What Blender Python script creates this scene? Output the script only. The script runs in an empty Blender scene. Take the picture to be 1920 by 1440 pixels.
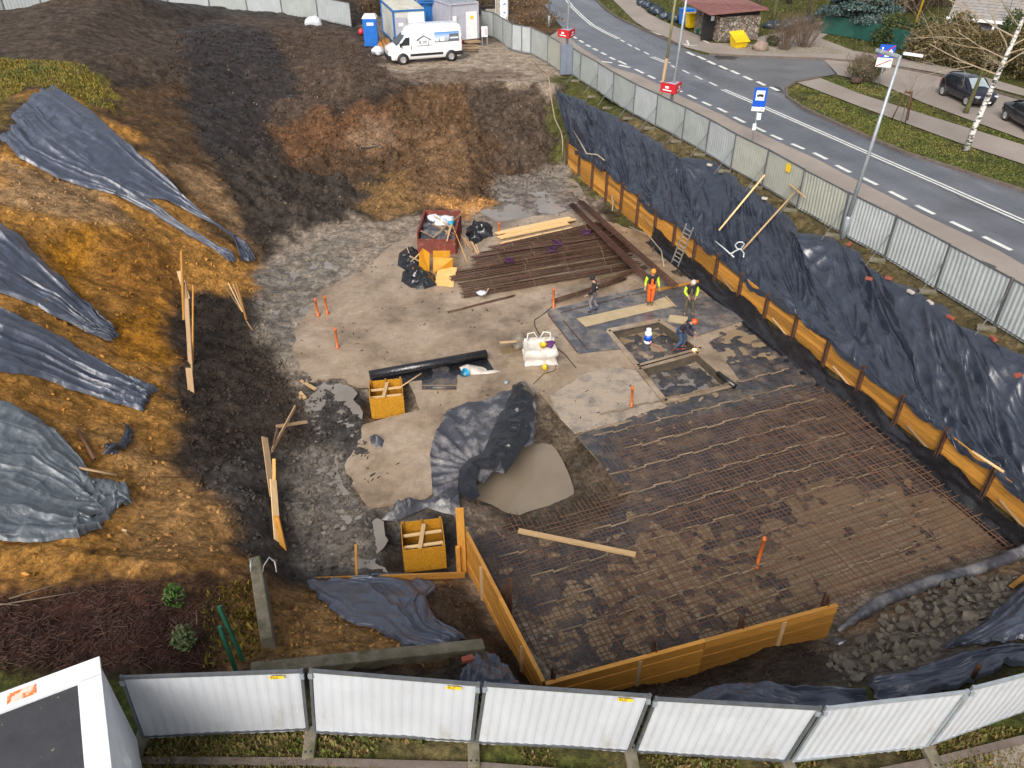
import bpy, bmesh, math, random
import numpy as np
from mathutils import Vector, Matrix, Euler
from mathutils.geometry import delaunay_2d_cdt
random.seed(7); rng=np.random.default_rng(7)
R=math.radians
sc=bpy.context.scene; COL=sc.collection
# ---------------------------------------------------------------- camera, world, sun, exposure
F=1460.0; TH=R(35); CH=13.8
cam=bpy.data.cameras.new('camera'); camo=bpy.data.objects.new('camera',cam); COL.objects.link(camo)
camo.location=(0,0,CH); camo.rotation_euler=(R(90)-TH,0,0)
cam.sensor_width=36; cam.lens=36*F/1920; cam.clip_end=3000; cam.clip_start=0.1
sc.camera=camo
sc.render.resolution_x=1024; sc.render.resolution_y=768
W=bpy.data.worlds.new("World"); sc.world=W; W.use_nodes=True
nt=W.node_tree; nt.nodes.clear()
sky=nt.nodes.new('ShaderNodeTexSky'); sky.sky_type='NISHITA'; sky.sun_disc=False
SUN_EL=R(40); SUN_AZ=R(196)      # azimuth clockwise from +Y
sky.sun_elevation=SUN_EL; sky.sun_rotation=SUN_AZ; sky.air_density=1.0; sky.dust_density=4.0; sky.ozone_density=0.6
bg=nt.nodes.new('ShaderNodeBackground'); bg.inputs['Strength'].default_value=0.08
out=nt.nodes.new('ShaderNodeOutputWorld')
hs=nt.nodes.new('ShaderNodeHueSaturation'); hs.inputs['Saturation'].default_value=.38; nt.links.new(sky.outputs[0],hs.inputs['Color']); nt.links.new(hs.outputs[0],bg.inputs[0]); nt.links.new(bg.outputs[0],out.inputs[0])
sl=bpy.data.lights.new('sun','SUN'); sl.energy=1.5; sl.angle=R(34); sl.color=(1,0.95,0.88)
so=bpy.data.objects.new('sun',sl); COL.objects.link(so)
sd=Vector((math.sin(SUN_AZ)*math.cos(SUN_EL),math.cos(SUN_AZ)*math.cos(SUN_EL),math.sin(SUN_EL)))
so.rotation_euler=sd.to_track_quat('Z','Y').to_euler(); so.location=(0,0,60)
sc.view_settings.view_transform='Standard'; sc.view_settings.look='None'; sc.view_settings.gamma=1
sc.view_settings.exposure=1.06
# ---------------------------------------------------------------- pixel helpers (photo pixel -> point in the place)
cT,sT=math.cos(TH),math.sin(TH)
def ray(u,v):
    a=(np.asarray(u,float)-960)/F; b=(720-np.asarray(v,float))/F
    return a, cT+b*sT, -sT+b*cT
def P(u,v,z=0.0):
    a,b,c=ray(u,v); t=(z-CH)/c
    return Vector((float(a*t),float(b*t),z))
def lerp(a,b,t): return a+(b-a)*t
# ---------------------------------------------------------------- numpy noise
_perm=rng.integers(0,2**31,(512,512)).astype(np.float64)/2**31
def vnoise(x,y):
    xi=np.floor(x).astype(int); yi=np.floor(y).astype(int); fx=x-xi; fy=y-yi
    fx=fx*fx*fx*(fx*(fx*6-15)+10); fy=fy*fy*fy*(fy*(fy*6-15)+10)
    g=lambda i,j:_perm[i&511,j&511]
    return (g(xi,yi)*(1-fx)+g(xi+1,yi)*fx)*(1-fy)+(g(xi,yi+1)*(1-fx)+g(xi+1,yi+1)*fx)*fy
def fbm(x,y,o=4,g=0.5):
    x=np.asarray(x,float); y=np.asarray(y,float)
    s=0;a=1;n=0
    for i in range(o):
        s=s+a*vnoise(x*2**i+17.3*i,y*2**i+9.1*i); n+=a; a*=g
    return s/n*2-1
def ridge(x,y,o=3):
    s=0;a=1;n=0
    for i in range(o):
        s=s+a*(1-np.abs(vnoise(x*2**i+7.7*i,y*2**i+3.3*i)*2-1)); n+=a; a*=.5
    return s/n
def pleat(p): return 1-np.abs(np.sin(p))**.75
def blur(a,n):
    for _ in range(n):
        b=a.copy(); b[1:-1]=(a[:-2]+2*a[1:-1]+a[2:])/4; a=b
        b=a.copy(); b[:,1:-1]=(a[:,:-2]+2*a[:,1:-1]+a[:,2:])/4; a=b
    return a
# ---------------------------------------------------------------- terrain height control points (photo pixel, height)
WALL=[(3.55,49.5),(4.25,47.5),(9.40,33.3),(14.58,18.9),(15.68,15.6),(17.7,9.6)]      # foot line of the timber shoring, world XY
def wall_x(y):
    ys=[p[1] for p in WALL][::-1]; xs=[p[0] for p in WALL][::-1]
    return float(np.interp(y,ys,xs))
ZF=-3.75
ctrl=[]
def C(*pts):
    for u,v,z in pts:
        p=P(u,v,z); ctrl.append((p.x,p.y,z))
C((0,300,2.0),(0,450,1.5),(0,600,1.0),(0,750,.5),(0,900,0),(0,1000,-.1),(0,1060,-.25),
  (0,230,2.6),(60,170,2.7),(100,158,2.7),(200,200,1.8),(160,110,3.2),(0,120,3.0),(100,80,3.4),
  (60,10,3.6),(150,-20,4.4),(215,2,3.7),(280,36,2.1),(330,60,1.6),(560,48,.8),(450,32,.9),(640,50,.7),(700,60,.0),
  (250,100,3.0),(300,150,1.6),(330,200,.9),(420,100,1.3),(480,180,-.2),(500,235,-1.0),(600,90,.9),(560,140,.3),(640,110,1.3),(700,120,.7),(745,160,.1),
  (300,280,.4),(400,330,-1.2),(430,400,-2.3),(200,400,.3),(300,420,-1.1),(480,490,-3.5),(455,470,-3.0),
  (600,200,-.4),(560,230,-1.1),(640,195,-.5),(700,190,-.3),(735,190,-.2),(560,300,-2.3),(640,285,-2.4),(740,272,-2.3),(755,230,-1.4),
  (480,300,-1.7),(500,400,-2.8),(560,420,-3.3),(600,350,-2.9),(640,380,-3.3),(700,400,-3.6),(760,340,-2.9),(700,330,-2.9),(730,300,-2.5),
  (770,152,0),(870,150,0),(960,142,0),(1030,160,0),(800,250,-1.6),(900,250,-1.7),(980,250,-1.9),(830,330,-2.9),(900,320,-3.0),(960,310,-3.4),
  (780,395,-3.6),(900,392,-3.75),(960,345,-3.7),(1040,320,-3.7),(1080,340,-3.75),(1030,250,-2.2),(1050,230,-1.7),
  (100,500,.2),(100,650,-.1),(100,800,-.4),(100,950,-.6),(200,550,-.9),(200,700,-1.1),(200,850,-1.2),
  (300,550,-2.0),(300,700,-2.0),(300,850,-1.8),(350,740,-2.6),(350,560,-2.6),(400,600,-3.0),(420,760,-3.1),(480,600,-3.65),(480,700,-3.5),(480,760,-3.5),(560,760,-3.75),
  (300,930,-1.8),(400,900,-2.4),(495,860,-2.7),(495,920,-2.7),(503,1000,-2.6),(512,1060,-2.5),(518,860,-3.7),(524,940,-3.75),(532,1020,-3.75),(540,1085,-3.6),
  (200,1000,-.8),(300,1000,-1.3),(400,1010,-2.0),(200,1060,-.45),(300,1060,-.7),(450,1060,-1.6),(480,1075,-1.7),
  (500,1100,-1.9),(545,1100,-3.2),(600,1088,-3.4),(700,1088,-3.5),(860,1082,-3.6),(560,1130,-2.4),(600,1180,-1.7),(540,1200,-1.5),(700,1170,-2.2),(800,1180,-2.3),(640,1235,-1.1),(820,1232,-1.5),(900,1205,-2.0),(510,1235,-1.0),
  (870,1130,-3.5),(905,1200,-2.6),(940,1260,-2.5),(1000,1290,-3.2),(880,1240,-1.3),(930,1290,-.8),(480,1235,-.9),(430,1150,-1.2),(430,1240,-.5),
  (300,1150,-.45),(100,1150,-.35),(0,1150,-.3),(200,1240,-.1),(0,1260,0),
  (1100,1305,-3.0),(1300,1275,-3.4),(1440,1215,-3.05),(1380,1240,-3.3),(1560,1205,-3.4),(1575,1150,-3.7),(1250,1308,-.7),(1120,1312,-.6),
  (1300,1300,-.8),(1450,1292,-.8),(1600,1290,-.6),(1500,1262,-1.9),(1350,1290,-1.8),(1640,1190,-2.6),(1700,1240,-1.3),(1760,1180,-1.9),(1700,1130,-2.9),(1850,1120,-1.8),(1800,1090,-3.0),(1900,1050,-3.3),(1950,1150,-.6),(1860,1200,-.7),(1780,1250,-.4),(1920,1090,-2.2))
# flat pit floor
for u,v in [(560,500),(520,560),(560,620),(620,560),(700,480),(760,430),(850,430),(950,420),(1050,400),(620,700),(700,600),(900,600),(1100,500),(1250,560),(1350,620),(1500,720),(1700,880),(1850,1010),(1600,1100),(1300,1100),(1100,1200),(1040,1250),(900,1050),(880,980),(1300,900),(1150,780),(600,850),(650,950),(600,1050),(680,1060),(780,900),(820,790),(700,850),(1020,700),(1560,1120),(1045,1258),(1150,1232),(1250,1206),(1350,1180),(1450,1154),(1540,1130),(1080,1262),(1200,1232),(1330,1198),(1460,1164),(1640,1105),(1740,1072),(1820,1048)]:
    C((u,v,ZF))
# shaft sump with a muddy pool
for u,v in [(838,770),(900,750),(968,730),(1012,738),(1130,862),(1180,930),(820,860),(812,930),(880,1000),(1080,1000),(1000,1010)]: C((u,v,ZF))
for u,v in [(905,905),(985,850),(1040,860),(1065,910),(960,955),(905,940)]: C((u,v,-4.65))
# the two recesses in the slab, and the two column pits
def rect_pit(px,zt,zb,inset=.12):
    w=[P(u,v,zt) for u,v in px]; c=sum(w,Vector())/len(w)
    for p in w:
        d=(c-p).normalized(); ctrl.append((p.x-d.x*.1,p.y-d.y*.1,zt)); q=p+d*inset; ctrl.append((q.x,q.y,zb))
    n=len(w)
    for i in range(n):
        for t in (.25,.5,.75):
            p=w[i].lerp(w[(i+1)%n],t); d=(c-p).normalized(); ctrl.append((p.x-d.x*.1,p.y-d.y*.1,zt)); q=p+d*inset; ctrl.append((q.x,q.y,zb))
    ctrl.append((c.x,c.y,zb))
REC1=[(1140,621),(1236,601),(1316,655),(1196,688)]; REC2=[(1197,692),(1308,662),(1377,722),(1247,754)]
rect_pit(REC1,ZF,-4.15); rect_pit(REC2,ZF,-4.2)
rect_pit([(678,722),(768,706),(790,768),(695,800)],ZF,-4.25); rect_pit([(718,968),(862,938),(868,1072),(742,1084)],ZF,-4.3)
# shoring: soil level behind the timber wall, verge level up to the fence
for i in range(48):
    y=10+i*.82; x=wall_x(y)
    ctrl.append((x-.05,y,ZF)); ctrl.append((x+.28,y,-2.15)); 
    ctrl.append((x+.9,y,-1.85)); ctrl.append((x+2.0,y,-1.05)); ctrl.append((x+2.9,y,-.22)); ctrl.append((x+3.35,y,0))
for x in np.linspace(-120,130,26):
    for y in (112,130): ctrl.append((x,y,0))
for x in np.linspace(-60,60,31): ctrl.append((x,7.6,0)); ctrl.append((x,3,0)); ctrl.append((x,8.6,0.0) if -8<x<8 else (x,8.0,0))
for y in np.linspace(3,130,20): ctrl.append((130,y,0)); ctrl.append((-120,y,2 if 14<y<60 else 0)); ctrl.append((-45,y,2.5 if 25<y<65 else (0.5 if 14<y<70 else 0)))
for y in np.linspace(5,110,36): ctrl.append((wall_x(min(max(y,9.7),49))+ (4.6 if y<49 else 3+ (y-49)*.12),y,0)); 
for x in np.arange(-16,3,2.0): 
    for y in (59,63,68,75): ctrl.append((x,y,0))
for u,v in [(560,28),(400,12),(660,20),(640,24)]: C((u,v,.2))
_c=[];_s=set()
for p in ctrl:
    k=(round(p[0],2),round(p[1],2))
    if k not in _s: _s.add(k); _c.append(p)
ctrl=_c
_r=delaunay_2d_cdt([Vector((p[0],p[1])) for p in ctrl],[],[],0,1e-5)
tv=np.array([(v.x,v.y) for v in _r[0]]); orig=_r[3]; tz=np.array([ctrl[o[0]][2] if o else 0 for o in orig])
GX0,GY0,GS=-120.0,3.0,0.2; GNX=1251; GNY=636
HG=np.zeros((GNY,GNX))
for t in _r[2]:
    a,b,c=tv[list(t)]; za,zb,zc=tz[list(t)]
    x0=max(0,int((min(a[0],b[0],c[0])-GX0)/GS)); x1=min(GNX-1,int((max(a[0],b[0],c[0])-GX0)/GS)+1)
    y0=max(0,int((min(a[1],b[1],c[1])-GY0)/GS)); y1=min(GNY-1,int((max(a[1],b[1],c[1])-GY0)/GS)+1)
    if x1<x0 or y1<y0: continue
    X,Y=np.meshgrid(GX0+GS*np.arange(x0,x1+1),GY0+GS*np.arange(y0,y1+1))
    D=(b[1]-c[1])*(a[0]-c[0])+(c[0]-b[0])*(a[1]-c[1])
    if abs(D)<1e-12: continue
    l1=((b[1]-c[1])*(X-c[0])+(c[0]-b[0])*(Y-c[1]))/D; l2=((c[1]-a[1])*(X-c[0])+(a[0]-c[0])*(Y-c[1]))/D; l3=1-l1-l2
    m=(l1>=-1e-6)&(l2>=-1e-6)&(l3>=-1e-6); Z=l1*za+l2*zb+l3*zc
    HG[y0:y1+1,x0:x1+1][m]=Z[m]
HB=blur(HG,3)
# keep the crisp drop at the shoring wall
XX,YY=np.meshgrid(GX0+GS*np.arange(GNX),GY0+GS*np.arange(GNY))
wx=np.interp(YY,[p[1] for p in WALL][::-1],[p[0] for p in WALL][::-1])
msk=(np.abs(XX-wx)<1.2)&(YY>11.5)&(YY<50)
HB[msk]=HG[msk]
def bil(G,x,y):
    gx=np.clip((np.asarray(x,float)-GX0)/GS,0,GNX-1.001); gy=np.clip((np.asarray(y,float)-GY0)/GS,0,GNY-1.001)
    i=gx.astype(int); j=gy.astype(int); fx=gx-i; fy=gy-j
    return (G[j,i]*(1-fx)+G[j,i+1]*fx)*(1-fy)+(G[j+1,i]*(1-fx)+G[j+1,i+1]*fx)*fy
def inpoly(x,y,poly):
    x=np.asarray(x); y=np.asarray(y); r=np.zeros(x.shape,bool); n=len(poly); j=n-1
    for i in range(n):
        xi,yi=poly[i][0],poly[i][1]; xj,yj=poly[j][0],poly[j][1]
        if yi!=yj:
            c=((yi>y)!=(yj>y))&(x<(xj-xi)*(y-yi)/(yj-yi)+xi); r^=c
        j=i
    return r
def raycast(us,vs,G=None,ztop=6.0):
    us=np.asarray(us,float); vs=np.asarray(vs,float); a,b,c=ray(us,vs)
    t=(ztop-CH)/c; dt=.12; done=np.zeros(us.shape,bool); tt=t.copy(); prev=t.copy()
    for _ in range(1400):
        z=CH+c*tt; h=bil(HB if G is None else G,a*tt,b*tt)
        hit=(z<=h)&~done; done|=hit
        if done.all(): break
        prev=np.where(done,prev,tt); tt=np.where(done,tt,tt+dt)
    lo,hi=prev.copy(),tt.copy()
    for _ in range(12):
        m=(lo+hi)/2; under=(CH+c*m)<=bil(HB if G is None else G,a*m,b*m)
        hi=np.where(under,m,hi); lo=np.where(under,lo,m)
    return a*hi,b*hi,CH+c*hi
def G3(u,v):
    x,y,z=raycast([u],[v]); return Vector((float(x[0]),float(y[0]),float(hz(x[0],y[0]))))
def wpoly(px):
    x,y,z=raycast([p[0] for p in px],[p[1] for p in px]); return list(zip(x,y))
def densify(px,n=6):
    o=[]
    for i in range(len(px)):
        a=px[i]; b=px[(i+1)%len(px)]
        for k in range(n): o.append((lerp(a[0],b[0],k/n),lerp(a[1],b[1],k/n)))
    return o
# ---------------------------------------------------------------- terrain zones: (polygon in photo pixels, soil colour, roughness of the relief, wetness)
DARK=(.040,.029,.022); GREYS=(.078,.055,.039); MUD=(.034,.029,.026); OCH=(.41,.20,.045); TAN=(.36,.215,.10); BRN=(.085,.050,.028); ORG=(.42,.185,.022); OLV=(.15,.12,.02)
GRS=(.085,.085,.022); YARD=(.30,.235,.175); MULCH=(.060,.024,.017); GRYMUD=(.16,.135,.115); SLBM=(.24,.19,.145); LITTER=(.14,.075,.035)
zones=[
 ([(-400,1500),(-400,-40),(1030,-60),(1060,60),(1040,170),(1040,300),(1920,1030),(1990,1200),(1800,1290),(1540,1300),(1200,1330),(900,1310),(200,1290),(-100,1310)],DARK,.10,.3),
 ([(-300,120),(-300,-60),(230,-30),(330,60),(345,110),(360,150),(230,150),(150,125),(0,95)],GREYS,.07,.1),
 ([(330,62),(450,30),(640,50),(700,90),(770,150),(620,200),(520,235),(480,180),(430,120)],(.085,.058,.042),.10,.1),
 ([(330,60),(430,42),(520,70),(560,160),(510,235),(430,330),(330,160),(345,110)],(.040,.032,.030),.08,.3),
 ([(-300,180),(0,110),(110,115),(160,120),(215,175),(205,215),(150,180),(60,165),(0,225),(-300,340)],(.15,.10,.03),.06,.0),
 ([(0,110),(110,115),(0,200)],(.11,.115,.03),.05,0),
 ([(110,118),(160,122),(215,175),(210,215),(150,190)],OLV,.07,0),
 ([(-400,330),(0,290),(60,170),(215,210),(330,300),(440,420),(480,500),(470,560),(330,560),(310,700),(330,900),(440,960),(470,1060),(300,1075),(0,1085),(-400,1110)],OCH,.09,.1),
 ([(200,200),(300,210),(350,300),(440,400),(470,480),(430,470),(300,330)],(.10,.058,.026),.08,.1),
 ([(330,150),(420,330),(330,300),(230,215),(210,170)],(.10,.058,.028),.08,.1),
 ([(380,300),(450,400),(480,490),(440,440),(330,330)],(.28,.17,.085),.07,.1),
 ([(0,300),(150,330),(260,420),(180,420),(0,380)],TAN,.05,.1),
 ([(90,440),(180,410),(190,440),(140,520),(170,600),(130,580),(90,490)],(.46,.20,.014),.05,.2),
 ([(180,430),(330,470),(340,560),(300,620),(200,560)],(.30,.135,.025),.12,.1),
 ([(190,590),(310,560),(325,680),(230,690)],(.38,.165,.015),.10,.1),
 ([(100,780),(280,830),(390,930),(430,1040),(250,1060),(200,1010),(270,900)],(.40,.215,.075),.09,.1),
 ([(330,540),(480,560),(545,700),(500,830),(500,1070),(440,1030),(370,920),(330,740),(310,640)],DARK,.10,.3),
 ([(370,880),(500,830),(508,1060),(450,1040),(420,960)],(.055,.047,.042),.09,.4),
 ([(500,235),(760,190),(1040,165),(1030,330),(940,330),(900,395),(770,395),(720,330),(560,310)],BRN,.19,.2),
 ([(740,160),(880,150),(900,200),(870,300),(860,390),(780,390),(740,270)],(.110,.062,.031),.21,.3),
 ([(800,250),(870,250),(890,390),(800,395)],(.165,.095,.048),.10,.3),
 ([(520,240),(700,195),(740,190),(740,275),(640,290),(560,300)],(.125,.062,.030),.10,.3),
 ([(640,240),(735,215),(738,272),(645,285)],(.20,.125,.075),.05,.3),
 ([(880,150),(1040,165),(1035,300),(960,300),(900,230)],(.080,.056,.040),.20,.2),
 ([(420,300),(520,250),(560,310),(720,320),(760,390),(700,420),(600,430),(500,440),(440,380)],(.048,.037,.029),.16,.3),
 ([(680,330),(780,330),(790,400),(680,400)],(.20,.115,.045),.08,.3),
 ([(815,385),(905,380),(925,410),(915,440),(850,440),(830,405)],(.50,.25,.085),.10,.0),
 ([(920,330),(1050,300),(1120,370),(1100,420),(930,420)],GRYMUD,.04,.9),
 ([(480,500),(560,430),(700,410),(800,410),(1100,400),(1500,700),(1900,1030),(1570,1150),(1020,1290),(870,1090),(700,1000),(590,830),(545,700),(500,640)],SLBM,.012,.8),
 ([(480,500),(620,450),(700,430),(640,500),(560,610),(545,690),(480,640)],(.17,.142,.112),.05,1.0),
 ([(560,700),(690,720),(690,790),(720,960),(870,940),(870,1090),(540,1085),(525,850),(590,830)],(.052,.046,.042),.07,.8),
 ([(525,850),(600,830),(690,940),(710,1060),(560,1080)],(.135,.115,.095),.05,.9),
 ([(1000,735),(1140,860),(1200,950),(1070,1010),(940,990),(905,905),(990,850)],(.080,.060,.042),.012,.7),
 ([(545,1095),(860,1085),(905,1200),(800,1240),(520,1245),(500,1110)],(.32,.175,.062),.09,.1),
 ([(770,1110),(870,1085),(930,1220),(1010,1290),(900,1240),(770,1200)],(.070,.045,.028),.10,.2),
 ([(460,1070),(540,1100),(500,1240),(380,1250),(380,1120)],(.30,.165,.062),.08,.1),
 ([(-300,1100),(200,1090),(390,1065),(430,1120),(400,1260),(-300,1300)],MULCH,.10,.0),
 ([(300,1065),(480,1060),(500,1110),(400,1140),(330,1100)],(.22,.115,.045),.1,0),
 ([(1040,1290),(1570,1160),(1600,1260),(1500,1310),(1040,1330)],(.048,.036,.028),.10,.2),
 ([(1570,1150),(1920,1030),(1990,1120),(1860,1200),(1740,1260),(1600,1290),(1540,1230)],(.15,.125,.10),.07,.3),
 ([(1570,1160),(1900,1040),(1930,1080),(1720,1120),(1620,1200)],(.24,.15,.085),.05,.3),
 ([(700,100),(760,60),(1010,60),(1060,130),(1030,165),(870,150),(770,150),(745,140)],YARD,.008,.5),
 ([(740,138),(900,128),(1010,140),(900,152),(760,154)],(.17,.12,.085),.05,.4),
 ([(690,30),(1000,30),(1010,75),(700,100)],(.17,.13,.095),.02,.4),
 ([(900,-60),(1010,-60),(1045,30),(1052,55),(1000,72),(940,10)],(.16,.09,.04),.05,0),
]
def zone_xy(px):
    return wpoly(densify(px,4))
# grids of colour / relief over the same map
CR=np.zeros((GNY,GNX,3)); CR[:]=GRS; AMP=np.full((GNY,GNX),.012); WET=np.zeros((GNY,GNX))
_k=np.where(YY>37,1.5,.6); wxn=XX+fbm(XX*.8,YY*.8,4)*_k; wyn=YY+fbm(XX*.8+50,YY*.8+50,4)*_k
vergex=np.interp(YY,[p[1] for p in WALL][::-1],[p[0] for p in WALL][::-1])
for px,c,a,w in zones:
    poly=zone_xy(px); m=inpoly(wxn,wyn,poly); CR[m]=c; AMP[m]=a; WET[m]=w
m=(XX>vergex-.1)&(XX<vergex+4.6)&(YY>9)&(YY<49)          # strip along the fence: soil under the sheet, then mossy grass
CR[m]=(.13,.10,.045); AMP[m]=.03; WET[m]=0
m=(YY<9.0)&(XX>-30)&(XX<30); CR[m]=(.17,.135,.055); AMP[m]=.03; WET[m]=0
m=(YY<9.6)&(fbm(XX*.8,YY*.8,3)>.1); CR[m]=(.10,.115,.02)
m=m&(XX<-30)
for k in range(3): CR[:,:,k]=blur(CR[:,:,k],2)
AMP=blur(AMP,3); WET=blur(WET,2)
n1=fbm(XX*1.1,YY*1.1,5,.55); n2=ridge(XX*1.7+5,YY*1.7,3); 
big=fbm(XX*.35+9,YY*.35,3)
base_relief=AMP*(n1*1.9+(n2-.6)*1.3)+np.clip(AMP-.05,0,1)*big*4
_f=sorted([(P(u,v,0).y,P(u,v,0).x) for u,v in [(1060,132),(1119,173),(1187,217),(1278,265),(1369,320),(1493,393),(1573,440),(1657,487),(1752,545),(1863,613),(1990,692),(2200,850)]])
fencex=np.interp(YY,[p[0] for p in _f],[p[1] for p in _f]); street=(XX>fencex+.15)|(YY>66)&(XX>0)
base_relief[street]*=.1; HB[street]-=.03
_m=blur(np.clip((AMP-.10)/.07,0,1)*(YY>36)*(YY<60)*(XX<3.2)*(XX>-24),4)
_t=YY*.42+fbm(XX*.35,YY*.35,3)*1.6+XX*.05; _s=_t-np.floor(_t)
base_relief+=_m*((_s**.35-_s)*-.95+.18-.45*(ridge(XX*.75,YY*.22,3)-.6)+.35*(ridge(XX*1.3+4,YY*1.1,2)-.6))
_m2=blur(((AMP>.05)&(XX<-8)&(YY<45)&(YY>11)).astype(float),4)
base_relief+=_m2*(.42*(ridge(XX*.30+3,YY*.42+7,3)-.62))
for (u,v,z0,dz,rd_) in ((135,480,0,-.7,1.1),(165,560,-.6,-.5,.8),(215,640,-1.2,-.35,.9),(170,300,.9,.2,1.5),(620,290,-2.0,-.4,1.0)):
    p=P(u,v,z0); base_relief+=dz*np.exp(-((XX-p.x)**2+(YY-p.y)**2)/rd_**2)
near_wall=(np.abs(XX-wx)<.5)&(YY<50); base_relief[near_wall]*=.1
HB=HB+base_relief
# tracked ramp grooves
def hz(x,y): return bil(HB,x,y)
def axis(segs):
    o=[segs[0][0]]
    for a,b,s in segs:
        n=max(1,int(round((b-a)/s))); o+=list(np.linspace(a,b,n+1)[1:])
    return np.array(o)
ax=axis([(-900,-300,100),(-300,-100,25),(-100,-50,2.5),(-50,-26,.4),(-26,-14,.13),(-14,17.5,.1),(17.5,24,.25),(24,60,1.2),(60,130,7),(130,300,30),(300,900,100)])
ay=axis([(-60,0,20),(0,6.5,1.2),(6.5,10,.12),(10,36,.1),(36,60,.13),(60,70,.4),(70,110,1.5),(110,200,15),(200,1500,130)])
TX,TY=np.meshgrid(ax,ay); TZ=bil(HB,TX,TY)
amp=bil(AMP,TX,TY)
fine=(TX>-26)&(TX<17.5)&(TY>6.5)&(TY<60)
det=fbm(TX*4.1,TY*4.1,3,.6)*.55+(ridge(TX*5.3,TY*5.3,2)-.62)*.8+np.clip(fbm(TX*2.3+40,TY*2.3,3),0,1)*.8
TZ=np.where(fine,TZ+amp*det*1.15,TZ)
inside=(TX>-27)&(TX<17.5)&(TY>9.5)&(TY<60)
TZ=np.where(inside,TZ,TZ-.015)
col=np.stack([bil(CR[:,:,k],TX+fbm(TX*3,TY*3,3)*.22,TY+fbm(TX*3+9,TY*3+9,3)*.22) for k in range(3)]+[bil(WET,TX,TY)],-1)
far=(TX<GX0)|(TX>GX0+GS*(GNX-1))|(TY<GY0)|(TY>GY0+GS*(GNY-1)); TZ=np.where(far,-.015,TZ); 
col[far]=(*GRS,0)
def grid_mesh(name,X,Y,Z,mat,colr=None,smooth=True,uv=None):
    ny,nx=X.shape; me=bpy.data.meshes.new(name)
    co=np.stack([X,Y,Z],-1).reshape(-1,3)
    i=np.arange((ny-1)*(nx-1)); r=i//(nx-1); c=i%(nx-1); a=r*nx+c
    f=np.stack([a,a+1,a+nx+1,a+nx],-1)
    me.vertices.add(len(co)); me.vertices.foreach_set('co',co.ravel())
    me.loops.add(f.size); me.loops.foreach_set('vertex_index',f.ravel().astype(np.int32))
    me.polygons.add(len(f)); me.polygons.foreach_set('loop_start',np.arange(0,f.size,4,dtype=np.int32)); me.polygons.foreach_set('loop_total',np.full(len(f),4,np.int32))
    me.polygons.foreach_set('use_smooth',np.full(len(f),smooth))
    me.update(calc_edges=True)
    if colr is not None:
        at=me.attributes.new('Col','FLOAT_COLOR','POINT'); at.data.foreach_set('color',colr.reshape(-1,4).ravel().astype(np.float32))
    if uv is not None:
        ul=me.uv_layers.new(name='UVMap'); u=uv.reshape(-1,2)[f.ravel()]; ul.data.foreach_set('uv',u.ravel().astype(np.float32))
    me.materials.append(mat); return me
# ---------------------------------------------------------------- materials
def newmat(name):
    m=bpy.data.materials.new(name); m.use_nodes=True; t=m.node_tree; t.nodes.clear()
    o=t.nodes.new('ShaderNodeOutputMaterial'); b=t.nodes.new('ShaderNodeBsdfPrincipled'); t.links.new(b.outputs[0],o.inputs[0])
    return m,t,b
def N(t,ty,**k):
    n=t.nodes.new(ty)
    for a,v in k.items():
        if a.startswith('i_'): n.inputs[a[2:].replace('_',' ')].default_value=v
        else: setattr(n,a,v)
    return n
def ramp(t,fac,stops):
    r=N(t,'ShaderNodeValToRGB'); e=r.color_ramp.elements
    while len(e)<len(stops): e.new(.5)
    for i,(p,c) in enumerate(stops):
        e[i].position=p; e[i].color=(c,c,c,1) if not hasattr(c,'__len__') else (*c,1)
    t.links.new(fac,r.inputs[0]); return r
def coords(t,kind='Object',scale=(1,1,1)):
    tc=N(t,'ShaderNodeTexCoord'); mp=N(t,'ShaderNodeMapping'); mp.inputs['Scale'].default_value=scale
    t.links.new(tc.outputs[kind],mp.inputs[0]); return mp.outputs[0]
def noise(t,vec,s,d=6,r=.6,dist=0):
    n=N(t,'ShaderNodeTexNoise'); n.inputs['Scale'].default_value=s; n.inputs['Detail'].default_value=d; n.inputs['Roughness'].default_value=r; n.inputs['Distortion'].default_value=dist
    t.links.new(vec,n.inputs['Vector']); return n.outputs['Fac']
def bump(t,b,h,st,dist=.05):
    n=N(t,'ShaderNodeBump'); n.inputs['Strength'].default_value=st; n.inputs['Distance'].default_value=dist
    t.links.new(h,n.inputs['Height']); t.links.new(n.outputs[0],b.inputs['Normal']); return n
def M(name,c1,c2=None,scale=4,rough=.7,rough2=None,bmp=.0,bscale=30,metal=0,kind='Object',stretch=(1,1,1),lo=.35,hi=.65,spec=.5,extra=None,coat=0):
    """two-tone weathered surface: c1/c2 mixed by noise, roughness varied by noise, fine bump"""
    m,t,b=newmat(name); vec=coords(t,kind,stretch); f=noise(t,vec,scale)
    c2=c2 or tuple(x*.75 for x in c1)
    r=ramp(t,f,[(lo,c1),(hi,c2)])
    colo=r.outputs[0]
    if extra:   # (colour, scale, lo, hi)
        f3=noise(t,vec,extra[1],5,.7); r3=ramp(t,f3,[(extra[2],0.0),(extra[3],1.0)])
        mx=N(t,'ShaderNodeMix',data_type='RGBA'); t.links.new(r3.outputs[0],mx.inputs[0]); t.links.new(colo,mx.inputs[6]); mx.inputs[7].default_value=(*extra[0],1); colo=mx.outputs[2]
    t.links.new(colo,b.inputs['Base Color'])
    f2=noise(t,vec,scale*2.3,4); rr=ramp(t,f2,[(.3,rough),(.7,rough2 if rough2 is not None else rough)]); t.links.new(rr.outputs[0],b.inputs['Roughness'])
    b.inputs['Metallic'].default_value=metal; b.inputs['Specular IOR Level'].default_value=spec
    if coat: b.inputs['Coat Weight'].default_value=coat; b.inputs['Coat Roughness'].default_value=.08
    if bmp: bump(t,b,noise(t,vec,bscale,5,.65),bmp)
    return m
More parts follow.
